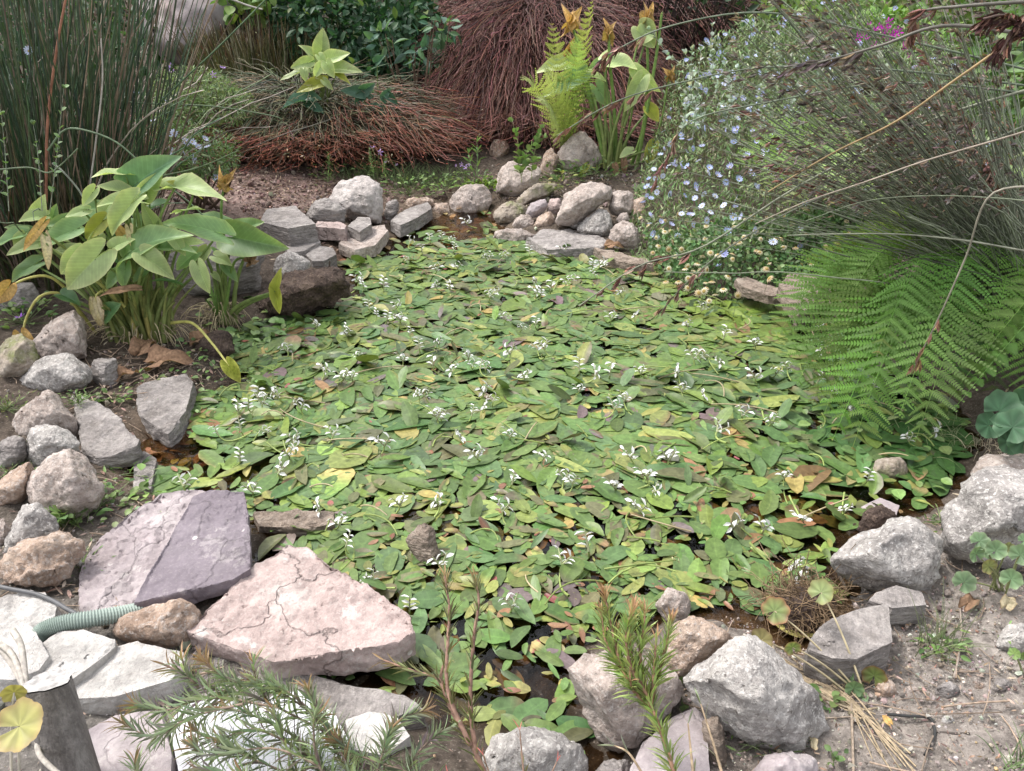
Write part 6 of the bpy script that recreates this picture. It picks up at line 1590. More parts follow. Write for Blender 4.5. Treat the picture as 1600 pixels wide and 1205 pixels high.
pelarg('trailing plant with long pale stalks and red-edged leaves over the root clump', b_, [(1210, 955, 24, yb + .1, .3, .5, ((.20, .26, .10), (.36, .17, .10))), (1283, 926, 22, yb + .12, .2, .9, ((.22, .27, .12), (.28, .26, .12))), (1238, 1012, 15, yb + .02, .3, 2, ((.19, .25, .08), (.33, .2, .12))), (1190, 1000, 20, yb + .05, .5, 1, ((.27, .24, .11), (.22, .16, .09)))], (0.2, 0.25, 0.1), (0.3, 0.2, 0.1), 4, stemcol=(.45, .38, .24))
b_ = H(1595, 1050)
pelarg('tiny two-leaved sprout on the bare soil at the right edge', b_, [(1585, 1022, 10, float(b_[1]), .4, 1, None), (1600, 1024, 9, float(b_[1]), .4, 2, None)], (0.17, 0.25, 0.08), (0.2, 0.3, 0.12), 5)
# big yellow leaf and post at the bottom left corner
bp = Dp(20, 1280, 1.5)
pelarg('yellowing scalloped leaf on a pale stalk in front of the wooden post', bp, [(30, 1135, 44, .95, .15, .2, ((.36, .35, .13), (.42, .31, .15))), (22, 1082, 20, 1.0, .3, 1.4, ((.42, .38, .12), (.4, .33, .13)))], (0.4, 0.36, .1), (.42, .3, .12), 6, stemcol=(.5, .46, .38))
# ---------------------------------------------------------------- wooden post, hose, cable, dry stalks
M_POST = rock_mat('post_wood', (0.23, 0.21, 0.20), (0.13, 0.118, 0.11), (0.33, 0.31, 0.295), scale=26, speck=0.15, strata=.06, bump=.8, stain=.3)
def post():
    t = thing('wooden_post', 'grey weathered wooden post cut off short at the bottom left corner', 'post', Dp(135, 1290, 1.60))
    g = Geo()
    K, S = 22, 26
    top, bot = Dp(74, 1066, 1.52), Dp(135, 1290, 1.60)
    bot = bot + np.array([0.0, 0, 0])
    ax = np.linspace(0, 1, K)
    a = np.arange(S) * 2 * PI / S
    r = np.random.default_rng(4)
    d = nrm(bot - top); A = nrm(np.cross(d, [0, 1, 0.2])); B = np.cross(d, A)
    R = (0.036 + .009 * ax)[:, None] * (1 + .06 * np.sin(3 * a + 1) + .05 * np.sin(7 * a) + r.normal(0, .012, S))[None]
    C = top[None] + (bot - top)[None] * ax[:, None]
    V = C[:, None] + R[..., None] * (A * np.cos(a)[:, None] * 1.25 + B * np.sin(a)[:, None])[None]
    i = np.arange(K - 1)[:, None]; j = np.arange(S)[None]; jn = (j + 1) % S
    F = np.stack([i * S + j, i * S + jn, (i + 1) * S + jn, (i + 1) * S + j], -1).reshape(-1, 4)
    stripe = np.array([.7 + .5 * abs(fbm((math.cos(q) * 3, math.sin(q) * 3, 0), 2.5, 3)) for q in a])
    g.add(V.reshape(-1, 3), F, (np.array([0.30, 0.28, 0.27]) * stripe[None, :, None] * np.ones((K, 1, 1))).reshape(-1, 3))
    g.build('shaft', M_POST, t)
    g = Geo(); Rg = np.array([0, .4, .8, 1.0])
    V = top + (Rg[:, None, None] * (R[0][None, :, None] * (A * np.cos(a)[:, None] * 1.25 + B * np.sin(a)[:, None])[None])) - d * .003
    i = np.arange(3)[:, None]
    F = np.stack([i * S + j, (i + 1) * S + j, (i + 1) * S + jn, i * S + jn], -1).reshape(-1, 4)
    g.add(V.reshape(-1, 3), F, np.array([0.40, 0.385, 0.375]))
    g.build('sawn_top', M_WOODY, t)
post()

def hose():
    P = path([H(56, 1000, .05), H(68, 985, .065), H(100, 974, .07), (H(150, 966, .065)), H(200, 958, .05), H(240, 950, .03)], 110)
    n = len(P)
    R = 0.021 * (1 + .10 * np.where(np.arange(n) % 2 == 0, 1, -1))
    g = Geo(); v, f, c = tubes(P[None], R[None], 14, np.array([0.30, 0.36, 0.325])); g.add(v, f, c)
    m, nn, l, p = nodes('hose_plastic')
    at = nn.new('ShaderNodeAttribute'); at.attribute_name = 'col'; l.new(at.outputs['Color'], p.inputs['Base Color']); p.inputs['Roughness'].default_value = .5
    o = g.build('corrugated_hose', m, None, None, False); recenter(o)
    tag(o, 'grey-green corrugated hose half buried between the stones at lower left', 'hose')
    def cable(label, pts, rad, col, cat='cable', lift=.02):
        P = path([H(px, py, lift) for px, py in pts], 40)
        g = Geo(); v, f, c = tubes(P[None], rad, 8, np.array(col)); g.add(v, f, c)
        o = g.build('cable' if cat == 'cable' else 'twig', M_STEM, None); recenter(o); tag(o, label, cat)
    cable('dark grey cable running over the whitish stone at the left edge', [(-20, 912), (15, 920), (55, 928), (85, 940), (105, 952), (125, 962)], .006, (0.10, 0.10, 0.105), lift=.06)
    cable('thin black wire bent on the dry soil at lower right', [(1385, 1116), (1420, 1119), (1450, 1121), (1458, 1132), (1460, 1150), (1445, 1180)], .0035, (0.03, 0.03, 0.03), lift=.008)
    cable('dark thin twig lying on the soil right of the bent wire', [(1460, 1143), (1490, 1146), (1515, 1146)], .003, (0.09, 0.075, 0.065), 'twig', .006)
    cable('thin grey twig pointing away on the soil below the grass tuft', [(1490, 1060), (1497, 1030), (1502, 990), (1500, 945)], .0025, (0.25, 0.21, 0.18), 'twig', .012)
hose()
def stalks_left():
    g = Geo()
    for pts in [[(-20, 995), (15, 1018), (32, 1055), (45, 1110)], [(20, 985), (33, 1010), (40, 1060), (47, 1110)], [(-10, 1000), (20, 1040), (45, 1090), (60, 1140), (62, 1180), (110, 1225)]]:
        P = path([Dp(px, py, 1.66 - .04 * i) for i, (px, py) in enumerate(pts)], 24)
        v, f, c = tubes(P[None], np.linspace(.007, .005, 24)[None], 7, np.array([0.50, 0.46, 0.42])); g.add(v, f, c)
    o = g.build('dry_stalks', M_DRY, None, 'stuff'); tag(o, 'pale dry bent stalks beside the top of the wooden post', 'dry stalks')
stalks_left()
def spotted():
    V, F, uv = blade(10, 6, .55, .5, -.25, .0, .2, .5)
    A = Dp(293, 1012, 1.98); M = frames(np.array([[.15, .1, -1.]]), nrm(CAM - A)[None])[0]
    t = thing('pale_chip', 'small pale green oval chip with dark spots beside the tan rock', 'chip', A - np.array([0, 0, .02]))
    g = Geo(); W = V * .06; W[:, 1] -= .03; g.add(W, F, np.array([0.55, 0.60, 0.47]), uv); put('plate', g.mesh('plate', M_PETAL), t, M, A, 1)
    th = np.linspace(0, 2 * PI, 9)[:-1]
    for x, y in ((-.005, .0), (.007, .004), (.001, .012), (-.006, .012)):
        g = Geo(); q = np.stack([x + .0022 * np.cos(th), y + .0022 * np.sin(th), 0 * th + .0012], 1); q2 = q.copy(); q2[:, 2] -= .003
        g.add(np.vstack([q, [[x, y, .0016]]]), [[i, (i + 1) % 8, 8] for i in range(8)], np.array([0.03, .03, .03])); g.add(np.vstack([q, q2]), [[i, 8 + i, 8 + (i + 1) % 8, (i + 1) % 8] for i in range(8)], np.array([.03, .03, .03]))
        put('spot', g.mesh('spot', M_STEM), t, M, A, 1)
spotted()

# ---------------------------------------------------------------- needle-leaved shrubs in the foreground
ND = blade(3, 2, .105, .6, .2, .2, .25, .5)
NDT = [(4, (0.23, 0.29, 0.18)), (3, (0.30, 0.36, 0.23)), (2, (0.17, 0.20, 0.14)), (1, (0.2, 0.16, 0.18))]
def S_(pts, t): return [Dp(px, py, t[0] + (t[1] - t[0]) * i / (len(pts) - 1)) for i, (px, py) in enumerate(pts)]
leafy_stems('needle_shrub', 'grey-green needle-leaved shrub with reddish tips sprawling over the white stones at the bottom', 'shrub', [
    S_([(640, 1290), (560, 1190), (480, 1110), (420, 1075), (360, 1065), (315, 1030)], (1.55, 1.62)), S_([(560, 1200), (500, 1125), (440, 1075), (390, 1060)], (1.55, 1.6)), S_([(520, 1150), (400, 1090), (330, 1075), (262, 1040)], (1.55, 1.65)), S_([(430, 1105), (330, 1090), (260, 1110), (210, 1100)], (1.55, 1.6)), S_([(380, 1100), (300, 1120), (240, 1150), (190, 1130)], (1.52, 1.55)),
    S_([(560, 1250), (480, 1180), (400, 1140), (340, 1155), (300, 1140)], (1.5, 1.52)), S_([(520, 1260), (450, 1210), (380, 1180), (345, 1160)], (1.45, 1.5)), S_([(600, 1280), (540, 1200), (500, 1120), (480, 1075)], (1.5, 1.55)), S_([(560, 1280), (500, 1200), (490, 1130), (495, 1120)], (1.42, 1.45)), S_([(620, 1280), (600, 1200), (620, 1130), (665, 1110)], (1.5, 1.55)), S_([(640, 1280), (640, 1200), (680, 1150), (720, 1130)], (1.5, 1.55)),
    S_([(500, 1290), (440, 1230), (360, 1210), (300, 1200)], (1.42, 1.45)), S_([(480, 1290), (470, 1220), (440, 1150), (425, 1105)], (1.45, 1.5)), S_([(700, 1290), (660, 1220), (560, 1180), (530, 1160)], (1.45, 1.5)), S_([(650, 1290), (560, 1230), (540, 1190)], (1.4, 1.45)), S_([(240, 1290), (215, 1230), (210, 1190)], (1.45, 1.5)), S_([(560, 1290), (520, 1215), (430, 1170), (330, 1180), (300, 1165)], (1.42, 1.48)), S_([(600, 1290), (520, 1240), (470, 1160), (400, 1120), (350, 1105)], (1.48, 1.54)), S_([(640, 1290), (590, 1230), (600, 1170), (610, 1140)], (1.45, 1.5)), S_([(450, 1290), (400, 1240), (380, 1215)], (1.4, 1.42)), S_([(420, 1100), (400, 1060), (395, 1035)], (1.6, 1.6)), S_([(310, 1075), (290, 1050), (285, 1030)], (1.62, 1.62))],
    ND, (.042, .070), .0048, NDT, .003, (0.20, 0.15, 0.12), seed=61, per=2, angle=1.0, tipcol=(0.32, 0.20, 0.12), leafname='needles')
leafy_stems('needle_shrub', 'brown upright branching stem with sparse olive needles in front of the water channel', 'shrub', [
    S_([(800, 1300), (745, 1180), (705, 1110), (685, 1062), (650, 1050), (600, 1032)], (1.5, 1.6)), S_([(735, 1165), (700, 1080), (700, 1000), (702, 950), (695, 900)], (1.52, 1.6)), S_([(745, 1185), (735, 1100), (740, 1000), (748, 940), (742, 905)], (1.52, 1.58)), S_([(690, 1070), (690, 1050), (700, 1020)], (1.58, 1.6))],
    ND, (.042, .062), .0055, [(3, (0.14, 0.15, 0.065)), (2, (0.18, 0.18, 0.08)), (1, (0.10, 0.10, 0.055))], .0055, (0.21, 0.13, 0.10), seed=62, per=1, angle=.55, tipcol=(0.28, 0.18, 0.09), leafname='needles')
leafy_stems('needle_shrub', 'fresh light green sprig with reddish tips standing before the rounded pinkish rock', 'shrub', [
    S_([(1075, 1290), (1045, 1180), (1020, 1110), (1000, 1060), (985, 1010), (990, 950)], (1.45, 1.55)), S_([(1015, 1100), (975, 1050), (960, 1000), (945, 930)], (1.52, 1.58)), S_([(1012, 1090), (1000, 1030), (1005, 990), (1008, 955)], (1.52, 1.55)), S_([(1015, 1100), (1030, 1050), (1040, 1010), (1048, 970)], (1.52, 1.55)), S_([(1005, 1080), (965, 1040), (965, 985)], (1.53, 1.58)), S_([(1018, 1105), (990, 1080), (985, 1065)], (1.52, 1.5)), S_([(1010, 1085), (985, 1040), (978, 990), (985, 960)], (1.5, 1.52)), S_([(1018, 1100), (1022, 1050), (1025, 1000)], (1.5, 1.52)), S_([(1008, 1085), (950, 1010), (940, 960)], (1.53, 1.58))],
    ND, (.040, .062), .0040, [(4, (0.27, 0.35, 0.12)), (3, (0.33, 0.39, 0.15)), (1, (0.19, 0.26, 0.10))], .005, (0.27, 0.16, 0.11), seed=63, per=2, angle=.75, tipcol=(0.42, 0.24, 0.14), leafname='needles')
leafy_stems('needle_shrub', 'thin brown twig with grey narrow leaves beside the light green sprig', 'shrub', [
    S_([(1090, 1290), (1082, 1200), (1075, 1130)], (1.45, 1.5)), S_([(1150, 1290), (1120, 1180), (1095, 1100)], (1.45, 1.5)), S_([(1040, 1290), (1020, 1240), (985, 1180), (960, 1165)], (1.45, 1.5))],
    ND, (.04, .06), .03, [(3, (0.20, 0.22, 0.15)), (1, (0.14, 0.16, 0.09))], .004, (0.33, 0.25, 0.17), seed=64, per=1, angle=.6, leafname='needles')
leafy_stems('needle_shrub', 'twiggy low sprig with pinkish red tips at the bottom edge', 'shrub', [
    S_([(835, 1300), (820, 1220), (812, 1140)], (1.4, 1.5)), S_([(850, 1300), (850, 1240), (870, 1190)], (1.4, 1.45)), S_([(780, 1300), (770, 1230), (755, 1180)], (1.42, 1.45)), S_([(760, 1300), (740, 1240), (700, 1210)], (1.4, 1.45))],
    ND, (.025, .04), .010, [(3, (0.13, 0.12, 0.06)), (1, (0.18, 0.13, 0.08))], .0035, (0.24, 0.16, 0.12), seed=65, per=1, angle=.6, tipcol=(0.55, 0.16, 0.15), leafname='needles')
# willow-like sprouts among the rushes at left
SP = []
r = np.random.default_rng(66)
for x0, x1, y in [(66, 52, 3.3), (14, 2, 3.3), (78, 100, 3.35), (-10, -25, 3.3)]:
    SP.append([Yp(x0, 330, y), Yp((x0 + x1) / 2, 240, y), Yp(x1, r.uniform(130, 200), y)])
leafy_stems('sapling', 'young sprouts with small pale green oval leaves among the rushes', 'plant', SP, LR, (.022, .038), .05, [(2, (0.13, 0.21, 0.09)), (1, (0.17, 0.25, 0.11))], .002, seed=67, angle=1.1)

# ---------------------------------------------------------------- small weeds, grass tufts
def tuft(label, px, py, n, L, spread, col, w=.004, seed=0, cat='grass tuft', name='grass_tuft', droop=.3, lift=0):
    r = np.random.default_rng(seed); b = H(px, py, lift)
    t = thing(name, label, cat, b)
    B = b + r.normal(0, spread, (n, 3)) * [1, .7, 0]
    a = r.uniform(0, 2 * PI, n); l_ = r.uniform(.5, 1, n) * L
    out = np.stack([np.cos(a), np.sin(a), 0 * a], 1) * r.uniform(.1, .8, (n, 1))
    s = np.linspace(0, 1, 6)[None, :, None]
    P = B[:, None] + l_[:, None, None] * (out[:, None] * s + np.array([0, 0, 1.]) * (s - droop * s ** 2))
    v, f, c = tubes(P, w / 2 * np.linspace(1, .25, 6)[None], 3, (np.array(col) * r.uniform(.7, 1.3, (n, 1)))[:, None] * np.ones((1, 6, 1)))
    g = Geo(); g.add(v, f, c); g.build('blades', M_STEM, t, 'stuff'); return t
def weed(label, px, py, n, R, h, tpl, size, table, seed=0, name='weed', cat='weed', lift=0):
    r = np.random.default_rng(seed); b = H(px, py, lift); t = thing(name, label, cat, b)
    P = b + np.column_stack([r.normal(0, R, n), r.normal(0, R * .8, n), h * r.random(n)])
    T = np.column_stack([(P - b)[:, :2] / R + r.normal(0, .6, (n, 2)), .5 + 0 * P[:, 0]]); N = np.column_stack([r.normal(0, .4, (n, 2)), np.ones(n)])
    g = Geo(); scatter(g, tpl, frames(T, N), P, r.uniform(*size, n), pal(n, table, .2)); g.build('leaves', M_LEAF, t, 'stuff')
    q = r.integers(0, n, max(4, n // 3)); g = Geo()
    k = np.linspace(0, 1, 4)[None, :, None]
    v, f, c = tubes(b * (1 - k) + P[q][:, None] * k, .0015, 3, np.array([.15, .2, .08])); g.add(v, f, c); g.build('stems', M_STEM, t, 'stuff')
    return t
LG = [(3, (0.15, 0.235, 0.075)), (2, (0.10, 0.17, 0.06)), (1, (0.2, 0.27, 0.1))]
weed('leafy rosette between two rounded rocks on the left bank', 102, 818, 26, .03, .05, LR, (.025, .045), LG, 1)
tuft('fine grass sprouting beside the leafy rosette on the left bank', 108, 822, 40, .09, .03, (0.14, 0.2, .07), .003, 2)
weed('small weed beside the layered grey slate at left', 188, 742, 34, .06, .03, LN, (.03, .06), LG, 3)
weed('low ground weeds below the thin slab at left', 200, 775, 40, .08, .03, LR, (.02, .045), LG, 31)
weed('ground weeds behind the arum clump at the left edge', 40, 505, 90, .10, .10, LR, (.02, .04), LG, 4)
weed('yellow-green moss patch by the grey boulders at the left edge', 10, 640, 160, .06, .03, LN, (.012, .025), [(2, (0.2, 0.25, .07)), (1, (.13, .19, .06))], 5)
weed('fine moss on the left edge below the flat grey rock', 12, 740, 120, .05, .03, LN, (.012, .022), LG, 51)
weed('feathery green weed on top of the layered slate', 122, 630, 90, .03, .04, LN, (.012, .025), LG, 52, lift=.06)
vi = thing('violet_flower', 'single violet flower low at the left edge behind the rocks', 'flower', H(47, 510))
rr_ = np.random.default_rng(8)
put('petals', daisy(5, .028, (.28, .10, .5), (.5, .4, .5), .3).mesh('petals', M_PETAL), vi, face(rr_, t=.2), H(47, 508) + [0, -.05, .06], 1)
g = Geo(); v, f, c = tubes(bez(H(47, 512), H(46, 510) + [0, 0, .03], H(47, 508) + [0, -.05, .06], 6)[None], .0015, 4, np.array([.15, .2, .08])); g.add(v, f, c); g.build('stalk', M_STEM, vi)
# growth between the sedge and the stream
for k, (px, py, n, L) in enumerate([(575, 285, 50, .22), (590, 270, 60, .25), (630, 290, 70, .28), (660, 290, 70, .25), (690, 290, 60, .25), (545, 280, 40, .2), (720, 280, 40, .2)]):
    tuft(['grass tuft behind the pointed pale rock', 'taller grass tuft right behind the pointed pale rock', 'grass tuft above the grey wedge stone', 'thick grass tuft left of the stream head', 'grass tuft beside the lone round boulder', 'wispy grass on the left of the pointed pale rock', 'grass at the dark stream head below the maroon sedge'][k], px, py, n, L, .08, (0.13, 0.19, 0.075), .004, 70 + k)
for k, (px, py, n) in enumerate([(440 + 75, 285, 60), (590, 275, 120), (640, 305, 90), (690, 300, 70), (745, 300, 70)]):
    weed(['trailing weed on the bare soil left of the pointed pale rock', 'feathery weed with pale buds behind the pointed pale rock', 'leafy weed above the flat brown rock', 'pale green weed beside the small stone left of the lone boulder', 'bright green weed behind the lone round boulder'][k], px, py, n, .10, .14, LN if k < 2 else LF, (.025, .05), LG, 80 + k)
leafy_stems('upright_herb', 'upright leafy green herb in the dark stream head', 'plant', [S_([(745, 275), (746, 245), (745, 222)], (5.9, 5.9)), S_([(742, 275), (735, 255), (732, 240)], (5.9, 5.9))], LN, (.07, .11), .03, [(1, (0.11, 0.2, .07)), (1, (.16, .25, .09))], .004, (.12, .2, .07), seed=68, angle=1.1)
leafy_stems('upright_herb', 'soft green feathery sprig in front of the rust-tipped sedge', 'plant', [S_([(512, 285), (514, 260), (513, 240)], (5.9, 5.9)), S_([(585, 280), (580, 255), (578, 235)], (5.8, 5.8)), S_([(605, 285), (600, 262), (603, 245)], (5.8, 5.8))], LN, (.03, .05), .008, [(1, (0.13, 0.21, .09)), (1, (.18, .26, .11))], .003, (.12, .18, .07), seed=69, angle=1.0)
leafy_stems('scrambling_herb', 'light green scrambling herb with a pink bud right of the maroon sedge', 'plant', [S_([(815, 285), (812, 250), (808, 215), (800, 190)], (5.7, 5.7)), S_([(830, 280), (835, 240), (845, 200)], (5.7, 5.7)), S_([(815, 275), (825, 235), (850, 215)], (5.7, 5.7))], LR, (.05, .08), .03, [(1, (0.15, 0.24, .08)), (1, (.2, .29, .1))], .003, (.2, .22, .1), seed=70, angle=1.1)
weed('mixed green weeds at the foot of the tall arum stalks', 930, 275, 130, .22, .12, LF, (.03, .06), LG, 90)
weed('green weeds with yellow leaves above the mossy yellow-green rock', 875, 282, 110, .16, .10, LF, (.03, .065), LG + [(1, (.35, .36, .12))], 91)
weed('vivid green mat at the stream head behind the lone boulder', 770, 290, 180, .14, .03, LR, (.02, .04), [(2, (0.14, 0.24, .03)), (1, (.2, .28, .05))], 92)
weed('moss clinging to the rocks below the tall arum', 858, 296, 150, .05, .03, LN, (.02, .035), [(2, (.22, .28, .06)), (1, (.15, .2, .05))], 93, lift=.06)
# felicia seedlings with blue flowers at left below the rust sedge
lefty, r = shrub('daisy_plant', 'loose blue daisy plant at left between the rushes and the rust-tipped sedge', 'flowering plant', [E(300, 235, 5.2, .3, .25, .16), E(250, 215, 5.3, .2, .2, .16), E(330, 250, 5.0, .16, .15, .1)], 2600, LN, (.025, .05), [(3, (0.09, 0.15, .06)), (2, (.13, .19, .08))], seed=9)
bm_ = daisy(11, .024, (0.60, 0.65, 0.86), (0.55, 0.42, 0.12), .25, .22).mesh('flower', M_PETAL)
for px, py in [(272, 208), (262, 212), (320, 217), (310, 230), (325, 230), (303, 245), (306, 252), (290, 222), (338, 277), (270, 238), (213, 146), (45, 80), (258, 158), (240, 190), (288, 238), (352, 283), (300, 222)]:
    put('flower', bm_, lefty, face(r, t=.3), Yp(px, py, 4.95 if px > 100 else 4.0), r.uniform(.9, 1.25))
for k, (px, py, s) in enumerate([(583, 231, 1), (593, 238, 1.1), (603, 254, .7), (722, 257, .8), (732, 256, 1), (728, 262, .9)]):
    pass
mv = thing('mauve_daisy', 'slender herb with pale mauve flowers behind the pointed pale rock', 'flowering plant', H(590, 285))
for px, py, s in [(583, 231, 1), (593, 238, 1.1), (603, 254, .7), (620, 258, .6)]: put('flower', mauve[0], mv, face(rr_), Yp(px, py, 5.75), s * .8)
g = Geo(); v, f, c = tubes(np.array([bez(H(590, 285), Yp(588, 260, 5.8), Yp(px, py, 5.75), 6) for px, py in [(583, 231), (593, 238), (603, 254)]]), .002, 4, np.array([.14, .2, .08])); g.add(v, f, c); g.build('stalks', M_STEM, mv)
mv2 = thing('mauve_daisy', 'slender herb with white-mauve flowers by the stream head', 'flowering plant', H(728, 285))
for px, py, s in [(722, 257, .8), (732, 256, 1), (728, 262, .9), (713, 259, .5)]: put('flower', mauve[0], mv2, face(rr_), Yp(px, py, 5.75), s * .8)
g = Geo(); v, f, c = tubes(np.array([bez(H(728, 285), Yp(728, 275, 5.8), Yp(px, py, 5.75), 6) for px, py in [(722, 257), (732, 256), (713, 259)]]), .002, 4, np.array([.14, .2, .08])); g.add(v, f, c); g.build('stalks', M_STEM, mv2)
# dry soil at the lower right
tuft('grass tuft with dry blades on the bare soil at lower right', 1465, 1010, 46, .17, .03, (0.17, 0.20, 0.10), .003, 101)
weed('small bright green weed at the foot of the soil grass tuft', 1470, 1015, 40, .025, .03, LF, (.015, .03), LG, 102)
weed('little green seedling below the big pale grey boulder', 1295, 1105, 14, .015, .05, LR, (.018, .03), LG, 103)
weed('tiny seedling at the bottom right of the soil', 1302, 1190, 8, .01, .03, LR, (.012, .02), LG, 104)
weed('sparse green sprig beside the dry stalks at lower right', 1560, 1000, 14, .03, .05, LN, (.02, .03), LG, 105)
tuft('blurred grass blades at the bottom right corner', 1590, 1200, 30, .12, .03, (0.16, 0.23, 0.1), .004, 106)
tuft('grass tuft beside the dry stump splinter at the bottom', 1165, 1150, 24, .12, .03, (0.16, 0.21, 0.1), .003, 107)
tuft('dry grass hanging over the biggest boulder from the round-leaved plant', 1555, 705, 46, .16, .05, (0.40, 0.34, 0.24), .003, 108, droop=.9)
tuft('green and dry grass wisps at the foot of the large fern', 1480, 690, 50, .25, .1, (0.25, 0.27, 0.14), .003, 109, droop=.8)
tuft('grass wisps at the pond edge below the daisy bush', 1190, 470, 26, .2, .1, (0.2, 0.25, 0.11), .003, 110, droop=.6)
for k_, (lab, px, py) in enumerate([('moss and grass between the two topmost rocks of the left row', 60, 690), ('weeds at the foot of the large round pinkish rock at left', 158, 790), ('tiny weeds between the brown rock and the purple slab', 130, 885), ('weeds sprouting by the angular block below the arum', 170, 625), ('green growth behind the smaller speckled boulder on the right', 1470, 815), ('moss under the orange-stained rock at the near edge', 1060, 1062), ('small weeds at the base of the big pale grey boulder', 1200, 1165)]):
    weed(lab, px, py, 46, .05, .025, LR if k_ % 2 else LN, (.015, .03), LG, 120 + k_)
def root_clump():
    b = H(1262, 985); r = np.random.default_rng(5)
    t = thing('root_clump', 'matted brown clump of fine dry roots between the leaves and the slate block', 'root clump', b)
    g = Geo()
    n = 700
    c = b + np.array([0, .05, .03])
    d = nrm(r.normal(0, 1, (n, 3))); d[:, 2] = np.abs(d[:, 2])
    p0 = c + d * np.array([.13, .10, .08]) * r.uniform(.3, 1, (n, 1))
    s = np.linspace(0, 1, 6)[None, :, None]
    P = p0[:, None] + s * (r.normal(0, .05, (n, 1, 3)) + np.array([0, 0, -.02])) + np.cumsum(r.normal(0, .006, (n, 6, 3)), 1)
    v, f, cc = tubes(P, .0011, 3, (np.array([0.27, 0.19, 0.12]) * r.uniform(.5, 1.4, (n, 1)))[:, None] * np.ones((1, 6, 1))); g.add(v, f, cc)
    g.build('roots', M_DRY, t, 'stuff')
    pts = [b + np.array([.11 * math.cos(a) * q, .09 * math.sin(a) * q + .05, h]) for a in np.arange(8) * PI / 4 for q, h in ((1, -.03), (.8, .05), (.4, .085))]
    me = stone_mesh('soil_core', pts, M_DARK, None, 2, .06)
    link('soil_core', me, t)
root_clump()
def straw():
    r = np.random.default_rng(6)
    t = thing('straw_bundle', 'long tan grass straws fanned out on the soil at lower right', 'straw', H(1330, 1100))
    def S3(pts, rad, col):
        P = path([H(px, py, .012) for px, py in pts], 20); g = Geo(); v, f, c = tubes(P[None], rad, 5, np.array(col)); g.add(v, f, c); g.build('straw', M_DRY, t)
    for k in range(22):
        x0, y0 = 1215 + r.normal(0, 12), 1028 + r.normal(0, 8)
        m_ = (1330 + r.normal(0, 10), 1100 + r.normal(0, 6)); e = (1400 + r.uniform(-40, 40), 1205 + r.uniform(-30, 20)) if k % 2 else (1340 + r.uniform(-10, 40), 1110 + r.uniform(-10, 20))
        S3([(x0, y0), ((x0 + m_[0]) / 2, (y0 + m_[1]) / 2 + r.normal(0, 5)), m_, e], r.uniform(.0012, .0024), np.array([0.40, 0.32, 0.22]) * r.uniform(.7, 1.2))
    S3([(1330, 1100), (1332, 1150), (1334, 1215)], .003, (0.36, 0.29, 0.23)); S3([(1240, 1124), (1290, 1122), (1330, 1120)], .002, (0.33, 0.27, 0.22)); S3([(1195, 990), (1230, 1045), (1290, 1090), (1335, 1110)], .003, (0.45, 0.37, 0.27))
    S3([(1440, 1205), (1450, 1170), (1458, 1150)], .002, (0.25, 0.2, 0.16))
straw()
def crumple(label, px, py, Lp, wr, ck, t, rot=0, seed=0, lift=.015, name='dead_leaf', fold=.6):
    A = H(px, py, lift); L = Lp / FPX * depth(A)
    V, F, uv, C = arum_leaf(L, L * wr, seed, fold, .5, .14, GL[ck][0], GL[ck][1]); r = np.random.default_rng(seed)
    V[:, 1] -= .25 * L
    V[:, 2] += r.normal(0, .03 * L, len(V))
    N = nrm(np.array([r.normal(0, .3), -.4, 1])); M = frames(np.array([[math.cos(rot), math.sin(rot), .2]]), N[None])[0]
    g = Geo(); g.add(V @ M.T + A + np.array([0, 0, .25 * L]), F, C, uv)
    o = g.build(name, M_DRY, None); recenter(o); tag(o, label, 'dead leaf')
crumple('crumpled brown dead leaf below the right side of the arum roots', 262, 572, 48, .7, 'n', 0, .3, 1)
crumple('standing brown dead leaf below the middle of the arum roots', 228, 548, 42, .6, 'n', 0, 1.4, 2, .03)
crumple('small curled brown dead leaf beside the angular block under the arums', 196, 590, 30, .6, 'n', 0, .9, 3)
crumple('tan dead leaf on the soil right of the arum roots', 318, 535, 30, .7, 'n', 0, .2, 4)
crumple('dry curled leaf lying on the big pale grey boulder', 1190, 1060, 30, .7, 'n', 0, .3, 5, .14)
crumple('brown folded leaf on the rock shelf beside the daisies', 958, 388, 22, .6, 'n', 0, .1, 6, .05)
crumple('crumpled brown leaf on the soil at the bottom under the pale boulder', 1208, 1155, 26, .7, 'n', 0, 1.2, 7)
crumple('white dry leaf curl on the soil at the bottom', 1268, 1160, 22, .5, 'w', 0, 1.5, 8)
crumple('orange dry leaf beside the bent black wire', 1385, 1127, 14, .6, 'o', 0, 2, 9)
crumple('greyish dead leaf beside the scalloped plant in front of the boulder', 1515, 945, 30, .6, 'n', 0, .5, 10)
crumple('rolled pale dead leaf at the right edge of the soil', 1575, 945, 28, .6, 'w', 0, .7, 11)
crumple('pale brown leaf lying below the tall arum at the far bank', 820, 268, 20, .6, 'n', 0, .7, 12, .05)
# loose stones on the soil
for lab, px, py, s, m in [('greenish grey pebble on the soil right of the grass tuft', 1480, 1080, 20, M_SLATE), ('orange pebble on the bare soil at right', 1531, 1073, 9, M_TAN), ('small white pebble at the right of the bent wire', 1481, 1127, 12, M_WHITE), ('tan flat pebble below the slate block', 1385, 1078, 20, M_TAN), ('white chip beside the bottom of the channel', 952, 1178, 7, M_PALE), ('little grey pebble above the bare soil', 1440, 985, 10, M_GREY), ('brownish pebble left of the greenish pebble', 1425, 1080, 12, M_GRAN), ('dark pebble half buried at the right of the soil', 1565, 1072, 16, M_SLATE), ('flat grey stone embedded in the soil at the right edge', 1590, 1000, 34, M_GREY)]:
    a = np.arange(9) * 2 * PI / 9
    boulder('pebble', lab, m, np.stack([px + s * np.cos(a) * (1 + .1 * np.sin(3 * a)), py + s * .75 * np.sin(a)], 1), cat='pebble', smooth=2)
